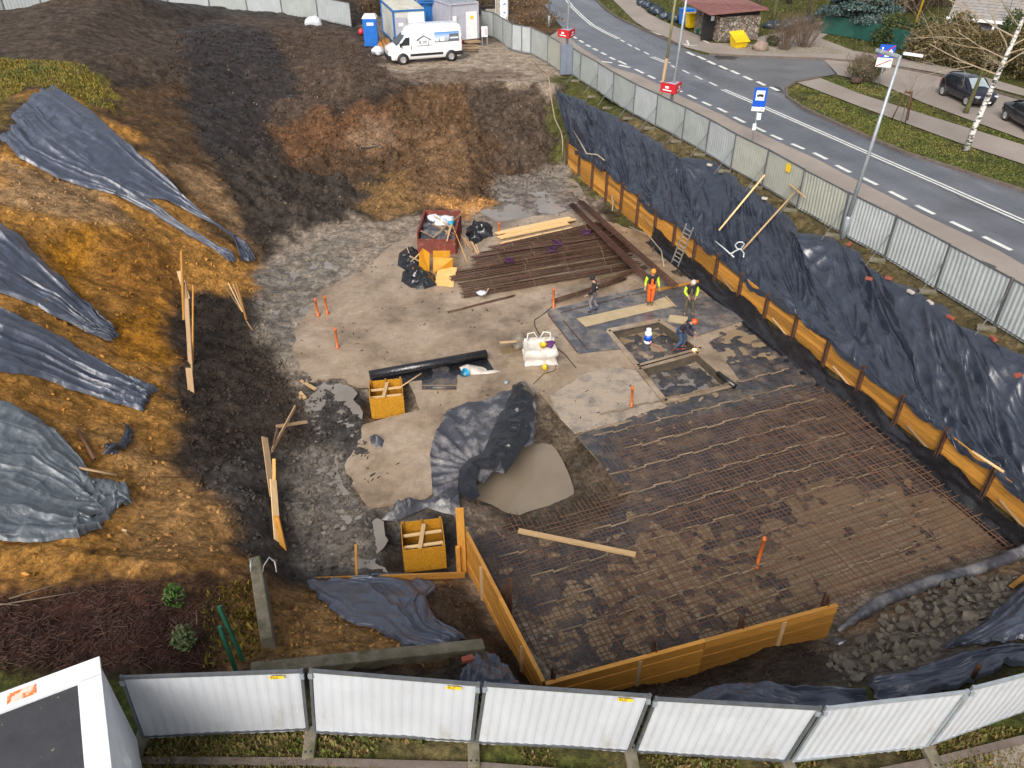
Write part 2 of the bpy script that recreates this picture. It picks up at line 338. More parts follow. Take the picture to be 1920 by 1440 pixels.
def soil_mat():
    m,t,b=newmat('soil'); vec=coords(t); at=N(t,'ShaderNodeAttribute',attribute_name='Col')
    f=noise(t,vec,1.3,8,.68); f2=noise(t,vec,9,7,.7); f3=noise(t,vec,45,4,.7)
    r=ramp(t,f,[(.3,.48),(.7,1.5)]); r2=ramp(t,f2,[(.34,.52),(.5,.98),(.68,1.5)]); r3=ramp(t,f3,[(.3,.7),(.7,1.3)])
    def mul(a,bb):
        x=N(t,'ShaderNodeMix',data_type='RGBA',blend_type='MULTIPLY'); x.inputs[0].default_value=1; t.links.new(a,x.inputs[6]); t.links.new(bb,x.inputs[7]); return x.outputs[2]
    f4=noise(t,vec,3.1,6,.7,.3); r4=ramp(t,f4,[(.36,.50),(.52,1.0),(.66,1.45)]); c=mul(mul(mul(mul(at.outputs['Color'],r.outputs[0]),r2.outputs[0]),r3.outputs[0]),r4.outputs[0])
    # pale stones and clods
    vo=N(t,'ShaderNodeTexVoronoi'); vo.inputs['Scale'].default_value=3.2; t.links.new(vec,vo.inputs['Vector'])
    rs=ramp(t,vo.outputs['Distance'],[(.05,1.0),(.09,0.0)]); 
    mx=N(t,'ShaderNodeMix',data_type='RGBA'); t.links.new(rs.outputs[0],mx.inputs[0]); t.links.new(c,mx.inputs[6]); 
    c2=N(t,'ShaderNodeMix',data_type='RGBA'); c2.inputs[0].default_value=.12; t.links.new(c,c2.inputs[6]); c2.inputs[7].default_value=(.42,.36,.28,1)
    t.links.new(c2.outputs[2],mx.inputs[7])
    t.links.new(mx.outputs[2],b.inputs['Base Color'])
    # wetness from alpha
    rw=N(t,'ShaderNodeMath',operation='MULTIPLY_ADD'); t.links.new(at.outputs['Alpha'],rw.inputs[0]); rw.inputs[1].default_value=.62
    q=ramp(t,f,[(.42,-.1),(.56,.35)]); t.links.new(q.outputs[0],rw.inputs[2])
    inv=N(t,'ShaderNodeMath',operation='SUBTRACT',use_clamp=True); inv.inputs[0].default_value=.98; t.links.new(rw.outputs[0],inv.inputs[1])
    mm=N(t,'ShaderNodeMath',operation='MAXIMUM'); t.links.new(inv.outputs[0],mm.inputs[0]); mm.inputs[1].default_value=.13; t.links.new(mm.outputs[0],b.inputs['Roughness'])
    b.inputs['Specular IOR Level'].default_value=.2
    h0=N(t,'ShaderNodeMath',operation='ADD'); t.links.new(f2,h0.inputs[0]); t.links.new(f4,h0.inputs[1]); h=N(t,'ShaderNodeMath',operation='MULTIPLY_ADD'); t.links.new(f3,h.inputs[0]); h.inputs[1].default_value=.6; t.links.new(h0.outputs[0],h.inputs[2])
    bn=bump(t,b,h.outputs[0],1.0,.09); 
    s=N(t,'ShaderNodeMath',operation='SUBTRACT',use_clamp=True); s.inputs[0].default_value=1.0; t.links.new(at.outputs['Alpha'],s.inputs[1]); 
    s2=N(t,'ShaderNodeMath',operation='MULTIPLY_ADD'); t.links.new(s.outputs[0],s2.inputs[0]); s2.inputs[1].default_value=.9; s2.inputs[2].default_value=.1; t.links.new(s2.outputs[0],bn.inputs['Strength'])
    return m
SOIL=soil_mat()
def wood(name,c1,c2,rough=.6,dark=(.05,.025,.012),kn=1.0):
    m,t,b=newmat(name); tc=N(t,'ShaderNodeTexCoord'); mp=N(t,'ShaderNodeMapping'); mp.inputs['Scale'].default_value=(1.2,14,1); t.links.new(tc.outputs['UV'],mp.inputs[0])
    f=noise(t,mp.outputs[0],2.2,6,.65,.6); r=ramp(t,f,[(.3,c1),(.72,c2)])
    at=N(t,'ShaderNodeAttribute',attribute_name='rnd'); ra=ramp(t,at.outputs['Fac'],[(0,.55),(1,1.25)])
    x=N(t,'ShaderNodeMix',data_type='RGBA',blend_type='MULTIPLY'); x.inputs[0].default_value=1; t.links.new(r.outputs[0],x.inputs[6]); t.links.new(ra.outputs[0],x.inputs[7])
    mp2=N(t,'ShaderNodeMapping'); mp2.inputs['Scale'].default_value=(.9,5,1); t.links.new(tc.outputs['UV'],mp2.inputs[0])
    f2=noise(t,mp2.outputs[0],1.7,5,.7); r2=ramp(t,f2,[(.60,0.0),(.78,.85*kn)]); 
    y=N(t,'ShaderNodeMix',data_type='RGBA'); t.links.new(r2.outputs[0],y.inputs[0]); t.links.new(x.outputs[2],y.inputs[6]); y.inputs[7].default_value=(*dark,1)
    t.links.new(y.outputs[2],b.inputs['Base Color']); b.inputs['Roughness'].default_value=rough; bump(t,b,f,.35,.02); return m
WOODO=wood('orange_timber',(.62,.30,.055),(.38,.16,.025),.55)
WOODL=wood('pale_new_timber',(.80,.56,.30),(.62,.38,.16),.6,(.2,.1,.04),.5)
WOODD=wood('weathered_timber',(.16,.075,.032),(.09,.04,.02),.7)
WOODP=wood('bleached_timber',(.50,.34,.19),(.34,.21,.11),.7,(.12,.07,.04))
OSB=M('shuttering_board',(.56,.27,.02),(.38,.17,.012),14,.5,.65,.15,40,extra=((.22,.10,.02),5,.58,.75),spec=.4)
PLAST=None
def plastic(name,c,rough=.34,mud=(.30,.25,.19),mlo=.62,mhi=.85,bst=.5):
    m,t,b=newmat(name); vec=coords(t); f=noise(t,vec,1.1,7,.68); 
    c0=ramp(t,noise(t,vec,2.7,5),[(.3,c),(.7,tuple(x*1.7 for x in c))])
    r=ramp(t,f,[(mlo,0.0),(mhi,.8)]); x=N(t,'ShaderNodeMix',data_type='RGBA'); t.links.new(r.outputs[0],x.inputs[0]); t.links.new(c0.outputs[0],x.inputs[6]); x.inputs[7].default_value=(*mud,1)
    t.links.new(x.outputs[2],b.inputs['Base Color']); rr=ramp(t,noise(t,vec,3.4,5),[(.3,rough*.8),(.7,rough*1.5)]); t.links.new(rr.outputs[0],b.inputs['Roughness'])
    b.inputs['Specular IOR Level'].default_value=.8
    vec2=coords(t,'Object',(1,1,1)); bump(t,b,noise(t,vec2,5.0,5,.6,1.2),bst,.05); return m
FOIL=plastic('slate_plastic_sheet',(.022,.027,.040),.27,(.20,.18,.16),.72,1.0,.22)
FOILL=plastic('sky_paled_slate_sheet',(.046,.054,.078),.33,(.30,.26,.22),.70,.95,.3)  # slate base paled to carry the sky's reflection on the left slope
FOILG=plastic('greyish_plastic_sheet',(.075,.088,.100),.36,(.30,.29,.28),.60,.95)
FOILB=plastic('black_membrane',(.008,.008,.010),.24,(.07,.06,.055),.70,1.0,.35)
FOILM=plastic('muddy_membrane',(.030,.030,.035),.24,(.19,.14,.095),.46,.68,.7)
FOILC=plastic('dusty_crumpled_membrane',(.035,.036,.045),.36,(.30,.28,.27),.47,.66,.7)
STEEL=M('galvanised_steel',(.40,.44,.47),(.30,.33,.36),6,.42,.55,.05,40,metal=.35)
DSTEEL=M('dark_galvanised_steel',(.14,.15,.165),(.20,.21,.22),5,.45,.6,.05,30,metal=.6)
SHEETW=M('white_corrugated_sheet',(.50,.52,.55),(.44,.46,.495),1.3,.35,.5,.08,5,extra=((.34,.32,.28),1.6,.56,.80),stretch=(1,1,.5))
SHEETG=M('grey_green_corrugated_sheet',(.36,.385,.375),(.30,.325,.315),1.1,.38,.5,.02,6,extra=((.26,.28,.25),1.7,.58,.85))
SHEETY=M('cream_corrugated_sheet',(.375,.385,.335),(.315,.325,.28),1.1,.4,.5,.02,6,extra=((.27,.27,.21),1.7,.55,.85))
SHEETL=M('light_grey_corrugated_sheet',(.40,.425,.435),(.34,.365,.37),1.1,.4,.5,.02,6,extra=((.36,.36,.32),1.7,.58,.85))
CONC=M('concrete',(.36,.33,.28),(.24,.22,.18),3,.8,.9,.3,25,extra=((.12,.11,.08),2,.55,.75))
CONCM=M('mossy_concrete',(.21,.175,.13),(.11,.10,.06),3,.85,.9,.5,20,extra=((.07,.07,.03),2,.5,.7))
PIPE=M('orange_pipe_plastic',(.55,.13,.02),(.42,.09,.015),8,.35,.45)
RUST=M('rusty_steel',(.085,.034,.020),(.045,.020,.014),6,.6,.8,.3,50,extra=((.19,.07,.03),4,.55,.75))
RUSTB=M('brown_steel_beam',(.115,.056,.032),(.052,.028,.019),5,.5,.7,.2,40)
BLACKP=M('black_plastic',(.012,.012,.013),(.02,.02,.022),8,.4,.5)
RUBBER=M('tyre_rubber',(.018,.018,.019),(.03,.028,.026),12,.8)
GLASSD=M('dark_window_glass',(.012,.016,.022),(.02,.026,.032),3,.06,.09,spec=.9)
PAINTW=M('white_vehicle_paint',(.82,.83,.85),(.78,.79,.80),1,.22,.3,coat=.4)
PAINTK=M('black_car_paint',(.010,.010,.020),(.014,.014,.026),1,.16,.22,coat=.6,spec=.7)
ALLOY=M('alloy_wheel',(.62,.63,.65),(.5,.5,.52),6,.3,metal=.7)
WHITE=M('white_paint',(.78,.79,.80),(.70,.71,.72),2,.5,.6)
WHITEP=M('white_render',(.80,.82,.86),(.72,.74,.78),1.2,.6,.7,.08,20)
LMARK=M('road_marking_paint',(.72,.72,.69),(.58,.58,.55),3,.55,.7,.1,30,extra=((.3,.3,.3),9,.62,.8))
RED=M('red_paint',(.55,.02,.03),(.42,.015,.025),3,.4)
BLUE=M('blue_sign_paint',(.01,.09,.55),(.01,.08,.45),3,.35)
CBLUE=M('blue_container_paint',(.012,.14,.42),(.01,.11,.33),2,.45,.6,extra=((.10,.14,.16),5,.62,.8))
TBLUE=M('blue_toilet_plastic',(.015,.15,.55),(.012,.12,.45),2,.4)
YEL=M('yellow_plastic',(.75,.50,.01),(.62,.40,.01),3,.4)
YELS=M('yellow_sticker',(.80,.55,.03),(.75,.5,.03),3,.5)
BLK=M('black_lettering',(.015,.015,.015),None,3,.5)
GREYP=M('grey_cabin_panel',(.42,.42,.48),(.36,.36,.42),1.5,.5,.6,extra=((.28,.28,.30),3,.6,.8))
SKIN=M('skin',(.45,.24,.16),None,5,.6)
# ---------------------------------------------------------------- mesh builder
class MB:
    def __init__(s): s.v=[];s.f=[];s.uv=[];s.r=[];s.m=[]
    def face(s,idx,uvs=None,rnd=0.5,mi=0):
        s.f.append(idx); s.uv.append(uvs or [(0,0)]*len(idx)); s.r.append(rnd); s.m.append(mi)
    def box(s,c,d,rot=None,mi=0,M4=None):
        """box centred c with size d; UV u runs along the longest side"""
        hx,hy,hz_=d[0]/2,d[1]/2,d[2]/2; rm=rot if rot is not None else Matrix.Identity(3); c=Vector(c); b=len(s.v)
        L=[(-hx,-hy,-hz_),(hx,-hy,-hz_),(hx,hy,-hz_),(-hx,hy,-hz_),(-hx,-hy,hz_),(hx,-hy,hz_),(hx,hy,hz_),(-hx,hy,hz_)]
        for p in L:
            q=rm@Vector(p)+c; s.v.append(tuple(M4@q) if M4 is not None else tuple(q))
        k=max(range(3),key=lambda i:d[i]); o=[i for i in range(3) if i!=k]; r=random.random(); off=random.random()*20
        for q in [(0,3,2,1),(4,5,6,7),(0,1,5,4),(1,2,6,5),(2,3,7,6),(3,0,4,7)]:
            s.face([b+i for i in q],[(L[i][k]+off,L[i][o[0]]+L[i][o[1]]+off) for i in q],r,mi)
        return s
    def beam(s,p0,p1,w,h,up=(0,0,1),mi=0):
        p0=Vector(p0);p1=Vector(p1); d=p1-p0; L=d.length; x=d.normalized(); u=Vector(up)
        if abs(x.dot(u))>.98: u=Vector((0,1,0))
        y=u.cross(x).normalized(); z=x.cross(y); return s.box((p0+p1)/2,(L,w,h),Matrix((x,y,z)).transposed(),mi)
    def tube(s,pts,r,n=8,cap=True,mi=0):
        pts=[Vector(p) for p in pts]; rs=r if hasattr(r,'__len__') else [r]*len(pts); base=len(s.v); rn=random.random()
        up=Vector((0,0,1)); 
        d0=(pts[1]-pts[0]).normalized(); a=d0.orthogonal().normalized() if abs(d0.z)>.9 else d0.cross(up).normalized()
        for i,p in enumerate(pts):
            d=(pts[min(i+1,len(pts)-1)]-pts[max(i-1,0)])
            d=d.normalized() if d.length>1e-9 else d0
            a=(a-d*a.dot(d)); a=a.normalized() if a.length>1e-6 else d.orthogonal().normalized(); b=d.cross(a)
            for k in range(n):
                t=2*math.pi*k/n; s.v.append(tuple(p+(a*math.cos(t)+b*math.sin(t))*rs[i]))
        for i in range(len(pts)-1):
            for k in range(n):
                q=(base+i*n+k,base+i*n+(k+1)%n,base+(i+1)*n+(k+1)%n,base+(i+1)*n+k); s.face(list(q),[(i*.5,k/n),(i*.5,(k+1)/n),(i*.5+.5,(k+1)/n),(i*.5+.5,k/n)],rn,mi)
        if cap:
            s.face([base+k for k in range(n)][::-1],None,rn,mi); s.face([base+(len(pts)-1)*n+k for k in range(n)],None,rn,mi)
        return s
    def lathe(s,c,prof,n=16,mi=0,ax=None):
        """profile [(radius,height)] around z at c (or around axis matrix ax)"""
        b=len(s.v); c=Vector(c)
        for r,h in prof:
            for k in range(n):
                t=2*math.pi*k/n; q=Vector((r*math.cos(t),r*math.sin(t),h)); s.v.append(tuple(c+(ax@q if ax is not None else q)))
        for i in range(len(prof)-1):
            for k in range(n): s.face([b+i*n+k,b+i*n+(k+1)%n,b+(i+1)*n+(k+1)%n,b+(i+1)*n+k],None,.5,mi)
        s.face([b+k for k in range(n)][::-1],None,.5,mi); s.face([b+(len(prof)-1)*n+k for k in range(n)],None,.5,mi); return s
    def prism(s,poly,p0,ax,ay_,az,h,mi=0):
        """polygon (2D) in plane p0+ax*u+ay*v, extruded by az*h"""
        p0=Vector(p0);ax=Vector(ax);ay_=Vector(ay_);az=Vector(az); n=len(poly); b=len(s.v)
        for k in (0,1):
            for u,v in poly: s.v.append(tuple(p0+ax*u+ay_*v+az*(h*k)))
        s.face([b+i for i in range(n)][::-1],[(u,v) for u,v in poly][::-1],.5,mi); s.face([b+n+i for i in range(n)],list(poly),.5,mi)
        for i in range(n): s.face([b+i,b+(i+1)%n,b+n+(i+1)%n,b+n+i],None,.5,mi)
        return s
    def quad(s,a,b_,c,d,mi=0,rnd=.5):
        b=len(s.v); s.v+= [tuple(a),tuple(b_),tuple(c),tuple(d)]; s.face([b,b+1,b+2,b+3],[(0,0),(1,0),(1,1),(0,1)],rnd,mi); return s
    def mesh(s,name,mats,smooth=False):
        me=bpy.data.meshes.new(name); me.from_pydata(s.v,[],s.f); 
        for m in (mats if isinstance(mats,(list,tuple)) else [mats]): me.materials.append(m)
        ul=me.uv_layers.new(name='UVMap'); flat=[c for f in s.uv for p in f for c in p]; ul.data.foreach_set('uv',flat)
        at=me.attributes.new('rnd','FLOAT','FACE'); at.data.foreach_set('value',s.r)
        me.polygons.foreach_set('material_index',s.m)
        if smooth: me.polygons.foreach_set('use_smooth',[True]*len(s.f))
        me.update(); return me
    def build(s,name,mats,parent=None,smooth=False,bev=0):
        return link(name,s.mesh(name,mats,smooth),parent,bev)
def link(name,me,parent=None,bev=0):
    o=bpy.data.objects.new(name,me); COL.objects.link(o)
    if parent is not None: o.parent=parent
    if bev:
        b=o.modifiers.new('bevel','BEVEL'); b.width=bev; b.segments=2; b.limit_method='ANGLE'; b.angle_limit=R(40)
    return o
def tag(o,label=None,cat=None,group=None,kind=None):
    if label: o['label']=label
    if cat: o['category']=cat
    if group: o['group']=group
    if kind: o['kind']=kind
    return o
def empty(name,loc,rz=0,label=None,cat=None,group=None):
    o=bpy.data.objects.new(name,None); COL.objects.link(o); o.location=loc; o.rotation_euler=(0,0,rz); o.empty_display_size=.2
    return tag(o,label,cat,group)
def kids(o): return [c for c in bpy.data.objects if c.parent==o]
def copy_tree(o,parent=None):
    c=o.copy(); COL.objects.link(c)
    if parent is not None: c.parent=parent
    for ch in kids(o): copy_tree(ch,c)
    return c
def struct(name,me): o=link(name,me); o['kind']='structure'; return o
def place(root,label,loc,rz=0,first=None,scale=None):
    """first use keeps the original, later ones copy it"""
    o=root if not root.get('_u') else copy_tree(root)
    if not root.get('_u'): root['_u']=1
    o['label']=label; o.location=loc; o.rotation_euler=(0,0,rz)
    if scale: o.scale=scale
    return o
def fillpoly(name,poly,mat,zf,step=None,holes=(),thick=0,colr=None):
    """flat or relief sheet over a world XY polygon with crisp edges (CDT), zf(x,y)->z arrays"""
    vs=[];ed=[]
    def loop(pl):
        b=len(vs); vs.extend(pl); n=len(pl); ed.extend([(b+i,b+(i+1)%n) for i in range(n)])
    pl=list(poly)
    if step:
        def dens(pl):
            o=[]
            for i in range(len(pl)):
                a=pl[i];b=pl[(i+1)%len(pl)]; n=max(1,int(math.hypot(b[0]-a[0],b[1]-a[1])/step))
                o+=[(lerp(a[0],b[0],k/n),lerp(a[1],b[1],k/n)) for k in range(n)]
            return o
        pl=dens(pl); holes=[dens(h) for h in holes]
    loop(pl)
    for h in holes: loop(h)
    if step:
        xs=[p[0] for p in pl]; ys=[p[1] for p in pl]
        X,Y=np.meshgrid(np.arange(min(xs),max(xs),step),np.arange(min(ys),max(ys),step)); X=X+rng.uniform(-.2,.2,X.shape)*step; Y=Y+rng.uniform(-.2,.2,X.shape)*step
        m=inpoly(X,Y,pl)
        for h in holes: m&=~inpoly(X,Y,h)
        vs.extend(zip(X[m].tolist(),Y[m].tolist()))
    r=delaunay_2d_cdt([Vector(p) for p in vs],ed,[],0,1e-5)
    V=np.array([(v.x,v.y) for v in r[0]]); Fc=np.array(r[2]); cen=V[Fc].mean(1)
    m=inpoly(cen[:,0],cen[:,1],pl)
    for h in holes: m&=~inpoly(cen[:,0],cen[:,1],h)
    Fc=Fc[m]; Z=zf(V[:,0],V[:,1]) if callable(zf) else np.full(len(V),zf)
    faces=[tuple(f) for f in Fc.tolist()]; verts=np.column_stack([V,Z]).tolist()
    # orient up
    if faces:
        a,b,c=[Vector(verts[i]) for i in faces[0]]
        if (b-a).cross(c-a).z<0: faces=[f[::-1] for f in faces]
    if thick:
        n=len(verts); verts+= [[x,y,z-thick] for x,y,z in verts]
        cnt={}
        for f in faces:
            for i in range(3):
                e=(f[i],f[(i+1)%3]); cnt[e]=1
        side=[(e[1],e[0],e[0]+n,e[1]+n) for e in cnt if (e[1],e[0]) not in cnt]
        faces=faces+side
    me=bpy.data.meshes.new(name); me.from_pydata(verts,[],faces); me.materials.append(mat); me.update()
    if step and not thick: me.polygons.foreach_set('use_smooth',[True]*len(faces))
    return me
def flat(px,z=0): return [tuple(P(u,v,z))[:2] for u,v in px]
def rope(name,pts,r,mat,label,cat,n=5,group=None,parent=None):
    o=MB().tube(pts,r,n).build(name,mat,parent,True)
    return tag(o,label,cat,group) if parent is None else o
struct('ground',grid_mesh('ground',TX,TY,TZ,SOIL,col))
# ================================================================ STREET (sheets above the ground, all at street level)
def asphalt(name,c1,c2,rough,rough2,spec=.5):
    m,t,b=newmat(name); vec=coords(t); f=noise(t,vec,.35,6,.6); g=noise(t,vec,60,3,.8)
    r=ramp(t,f,[(.35,c1),(.65,c2)]); r2=ramp(t,g,[(.3,.75),(.7,1.25)])
    x=N(t,'ShaderNodeMix',data_type='RGBA',blend_type='MULTIPLY'); x.inputs[0].default_value=1; t.links.new(r.outputs[0],x.inputs[6]); t.links.new(r2.outputs[0],x.inputs[7])
    st=noise(t,coords(t,'Object',(1,1,1)),2.3,5,.7); rc=ramp(t,st,[(.60,0.0),(.72,.35)])
    y=N(t,'ShaderNodeMix',data_type='RGBA'); t.links.new(rc.outputs[0],y.inputs[0]); t.links.new(x.outputs[2],y.inputs[6]); y.inputs[7].default_value=(*[q*.6 for q in c1],1)
    t.links.new(y.outputs[2],b.inputs['Base Color']); rr=ramp(t,f,[(.35,rough),(.65,rough2)]); t.links.new(rr.outputs[0],b.inputs['Roughness']); b.inputs['Specular IOR Level'].default_value=spec
    bump(t,b,g,.25,.01); return m
ASPH=asphalt('wet_asphalt',(.078,.081,.092),(.118,.122,.138),.26,.50,.6)
def road_streaks(m):  # pale streaks paint wet sheen into the colour, dark ones are tyre lanes
    t=m.node_tree; b=[n for n in t.nodes if n.type=='BSDF_PRINCIPLED'][0]; l=b.inputs['Base Color'].links[0].from_socket
    tc=N(t,'ShaderNodeTexCoord'); m1=N(t,'ShaderNodeMapping'); m1.inputs['Rotation'].default_value=(0,0,R(69)); m2=N(t,'ShaderNodeMapping'); m2.inputs['Scale'].default_value=(.045,.75,1); t.links.new(tc.outputs['Object'],m1.inputs[0]); t.links.new(m1.outputs[0],m2.inputs[0])
    f=noise(t,m2.outputs[0],1.0,5,.6); r_=ramp(t,f,[(.35,.66),(.5,1.0),(.66,1.45)]); x=N(t,'ShaderNodeMix',data_type='RGBA',blend_type='MULTIPLY'); x.inputs[0].default_value=1; t.links.new(l,x.inputs[6]); t.links.new(r_.outputs[0],x.inputs[7]); t.links.new(x.outputs[2],b.inputs['Base Color'])
    rr=ramp(t,f,[(.38,.22),(.62,.5)]); t.links.new(rr.outputs[0],b.inputs['Roughness'])
road_streaks(ASPH)
ASPH2=asphalt('worn_asphalt',(.105,.105,.110),(.15,.15,.155),.55,.7)
PAVE=asphalt('beige_paving',(.25,.21,.18),(.31,.265,.23),.6,.8)
PAVE2=asphalt('brown_paving',(.22,.18,.15),(.28,.235,.19),.65,.85)
def sheet(name,px,mat,z,label=None):
    o=link(name,fillpoly(name,flat(px),mat,z)); o['kind']='structure'; return o
# main road: far edge / near edge in photo pixels
ROADN=[(2300,690),(1925,500),(1870,468),(1802,435),(1735,404),(1683,376),(1630,349),(1581,325),(1538,301),(1496,282),(1456,264),(1425,249),(1386,232),(1354,215),(1325,202),(1298,190),(1271,177),(1246,163),(1222,152),(1199,141),(1150,126),(1100,95),(1080,82),(1062,62),(1048,45),(1030,22),(1015,0),(985,-60),(960,-130)]
ROADF=[(1010,-130),(1065,-60),(1118,0),(1135,18),(1160,35),(1210,58),(1250,75),(1280,88),(1297,98),(1475,182),(1510,205),(1600,246),(1700,288),(1920,357),(2300,480)]
sheet('pavement',[(2300,900),(1990,688),(1863,608),(1752,540),(1657,482),(1573,436),(1493,388),(1428,347),(1369,315),(1322,286),(1278,261),(1228,234),(1187,213),(1148,189),(1119,169),(1087,149),(1070,136),(1040,112),(1015,78),(1055,52),(1046,36),(1090,60),(1140,95),(1199,120),(1298,165),(1425,225),(1581,292),(1735,365),(1925,455),(2300,630)],PAVE,.004)
sheet('road',ROADN+ROADF,ASPH,.012)
sheet('side_road',[(1285,92),(1320,103),(1400,107),(1545,112),(1570,139),(1535,145),(1492,155),(1474,168),(1474,182),(1400,150)],ASPH2,.008)
sheet('parking_lane',[(1545,112),(1640,119),(1760,142),(1920,187),(2200,280),(2200,380),(1920,262),(1810,222),(1730,192),(1650,157),(1620,151),(1568,140)],PAVE,.008)
sheet('footpath',[(1492,154),(1537,146),(1613,176),(1747,219),(1920,272),(2200,360),(2200,400),(1920,308),(1813,273),(1613,200)],PAVE,.008)
sheet('plaza',[(1150,0),(1110,-40),(1150,-60),(1192,0),(1215,25),(1262,48),(1310,66),(1330,80),(1420,84),(1420,70),(1500,52),(1550,38),(1575,50),(1540,72),(1600,95),(1760,120),(1900,160),(2200,250),(2200,268),(1920,180),(1760,137),(1640,116),(1545,110),(1400,104),(1330,100),(1284,88),(1250,70),(1212,54),(1190,40)],PAVE,.005)
def strip_poly(px,w):
    pts=[P(u,v,0) for u,v in px]; L=[];Rr=[]
    for i,p in enumerate(pts):
        d=(pts[min(i+1,len(pts)-1)]-pts[max(0,i-1)]); d.z=0; d.normalize(); n=Vector((-d.y,d.x,0)); L.append(p+n*w/2); Rr.append(p-n*w/2)
    return L,Rr
def marking(name,px,w,z=.018,mat=None):
    L,Rr=strip_poly(px,w); mb=MB()
    for i in range(len(px)-1): mb.quad((*L[i][:2],z),(*Rr[i][:2],z),(*Rr[i+1][:2],z),(*L[i+1][:2],z))
    o=mb.build(name,mat or LMARK); o['kind']='structure'; return o
def marks(name,segs,w,z=.018):
    mb=MB()
    for px in segs:
        L,Rr=strip_poly(px,w)
        for i in range(len(px)-1): mb.quad((*L[i][:2],z),(*Rr[i][:2],z),(*Rr[i+1][:2],z),(*L[i+1][:2],z))
    o=mb.build(name,LMARK); o['kind']='structure'; return o
def dash(c,d,w=.14): # centre px, half-length px
    return [(c[0]-d[0],c[1]-d[1]),(c[0]+d[0],c[1]+d[1])]
near=[(2100,573),(1983,514),(1870,457),(1802,425),(1735,394),(1683,367),(1630,340),(1581,317),(1538,293),(1496,275),(1456,258),(1425,243),(1386,225),(1354,207),(1325,195),(1298,182),(1271,169),(1246,156),(1222,145),(1199,134),(1167,118),(1148,110),(1132,101),(1116,93),(1103,86),(1090,78),(1077,70),(1063,60)]
S=[]
for i,c in enumerate(near):
    a=near[max(i-1,0)];b=near[min(i+1,len(near)-1)]; k=.145 if i>0 else .1
    S.append(dash(c,((b[0]-a[0])*k,(b[1]-a[1])*k)))
marks('kerbside_dashes',S,.24)
cd=[(1337,158),(1310,146),(1286,135),(1264,126),(1212,100),(1195,92),(1181,85),(1167,77)]; S=[]
for i,c in enumerate(cd): k=.27 if c[0]>1000 else 0; S.append(dash(c,(7.2-.02*(1337-c[0]),3.6-.008*(1337-c[0]))))
marks('centre_dashes',S,.16)
sd_=[(1295,101),(1315,109),(1334,118),(1356,127),(1378,136),(1402,147),(1427,157),(1452,167)]
marks('side_road_dashes',[dash(c,(7.5,3.6)) for c in sd_],.3)
def off_line(px,o):
    pts=[P(u,v,0) for u,v in px]; r=[]
    for i,p in enumerate(pts):
        d=(pts[min(i+1,len(pts)-1)]-pts[max(0,i-1)]); d.normalize(); r.append(p+Vector((-d.y,d.x,0))*o)
    return r
def wmark(name,lines,w,z=.018):
    mb=MB()
    for pts in lines:
        for i in range(len(pts)-1):
            d=(pts[i+1]-pts[i]).normalized(); n=Vector((-d.y,d.x,0))*w/2
            mb.quad((*(pts[i]+n)[:2],z),(*(pts[i]-n)[:2],z),(*(pts[i+1]-n)[:2],z),(*(pts[i+1]+n)[:2],z))
    o=mb.build(name,LMARK); o['kind']='structure'
C1=[(1355,168),(1420,196),(1500,231),(1613,281),(1760,345),(1920,416),(2200,545)]; C2=[(1160,73),(1135,61),(1110,47),(1090,30),(1072,12),(1063,0),(1040,-30),(1010,-80)]
wmark('centre_lines',[off_line(C1,.13),off_line(C1,-.13),off_line(C2,.12),off_line(C2,-.12),off_line([(1222,107),(1254,119)],.14),off_line([(1222,107),(1254,119)],-.14)],.13)
wmark('bus_bay_lines',[[P(1100,112,0),P(1112,113,0)],[P(1128,116,0),P(1148,118,0)],[P(1160,122,0),P(1181,127,0)]],.3)
wmark('plaza_lines',[[P(1288,76,0),P(1292,86,0)],[P(1292,86,0),P(1308,85,0)],[P(1282,83,0),P(1290,86,0)],[P(1203,54,0),P(1240,66,0)],[P(1312,74,0),P(1330,81,0)]],.16)
def kerb(name,px,h=.12,w=.15,off=0,mat=None):
    pts=off_line(px,off); mb=MB()
    for i in range(len(pts)-1): mb.beam(pts[i]+Vector((0,0,h/2)),pts[i+1]+Vector((0,0,h/2)),w,h)
    o=mb.build(name,mat or CONCM); o['kind']='structure'; return o
KDARK=M('dark_worn_kerb',(.10,.075,.06),(.15,.12,.10),3,.8,.9,.3,20)
kerb('kerb',[(1536,146),(1492,155),(1474,167),(1475,183),(1510,206),(1600,247),(1700,289),(1920,360),(2200,450)],.13,.18,0,KDARK)
kerb('far_kerb',[(1330,103),(1400,107),(1545,112),(1640,119),(1760,143),(1830,163),(1920,190),(2200,283)],.12,.16,0,KDARK)
kerb('bend_kerb',[(1105,-10),(1120,3),(1137,19),(1162,36),(1212,59),(1252,76),(1282,89)],.12,.16,0,KDARK)
kerb('near_path_kerb',[(200,1428),(560,1430),(900,1439),(1200,1462),(1500,1470),(1650,1450),(1760,1428),(1920,1388),(2100,1335)],.06,.14,0,KDARK)
sheet('near_footpath',[(1650,1456),(1760,1434),(1920,1394),(2200,1320),(2300,1500),(1500,1600)],PAVE2,.02)
DKP=asphalt('dark_road_patch',(.035,.034,.036),(.05,.048,.05),.4,.6)
def patch(px,z,k=.25):
    o=link('road_patch',fillpoly('road_patch',[(p.x+k*float(fbm(p.x*1.5,p.y*1.5,3)),p.y+k*float(fbm(p.x*1.5+7,p.y*1.5,3))) for p in (P(u,v,0) for u,v in densify(px,6))],DKP,z)); o['kind']='structure'
patch([(1338,105),(1360,103),(1388,108),(1375,113),(1345,112)],.016,.3); patch([(1445,160),(1462,164),(1470,176),(1455,172)],.016,.2); patch([(1790,470),(1860,500),(1850,512),(1780,482)],.010,.3)
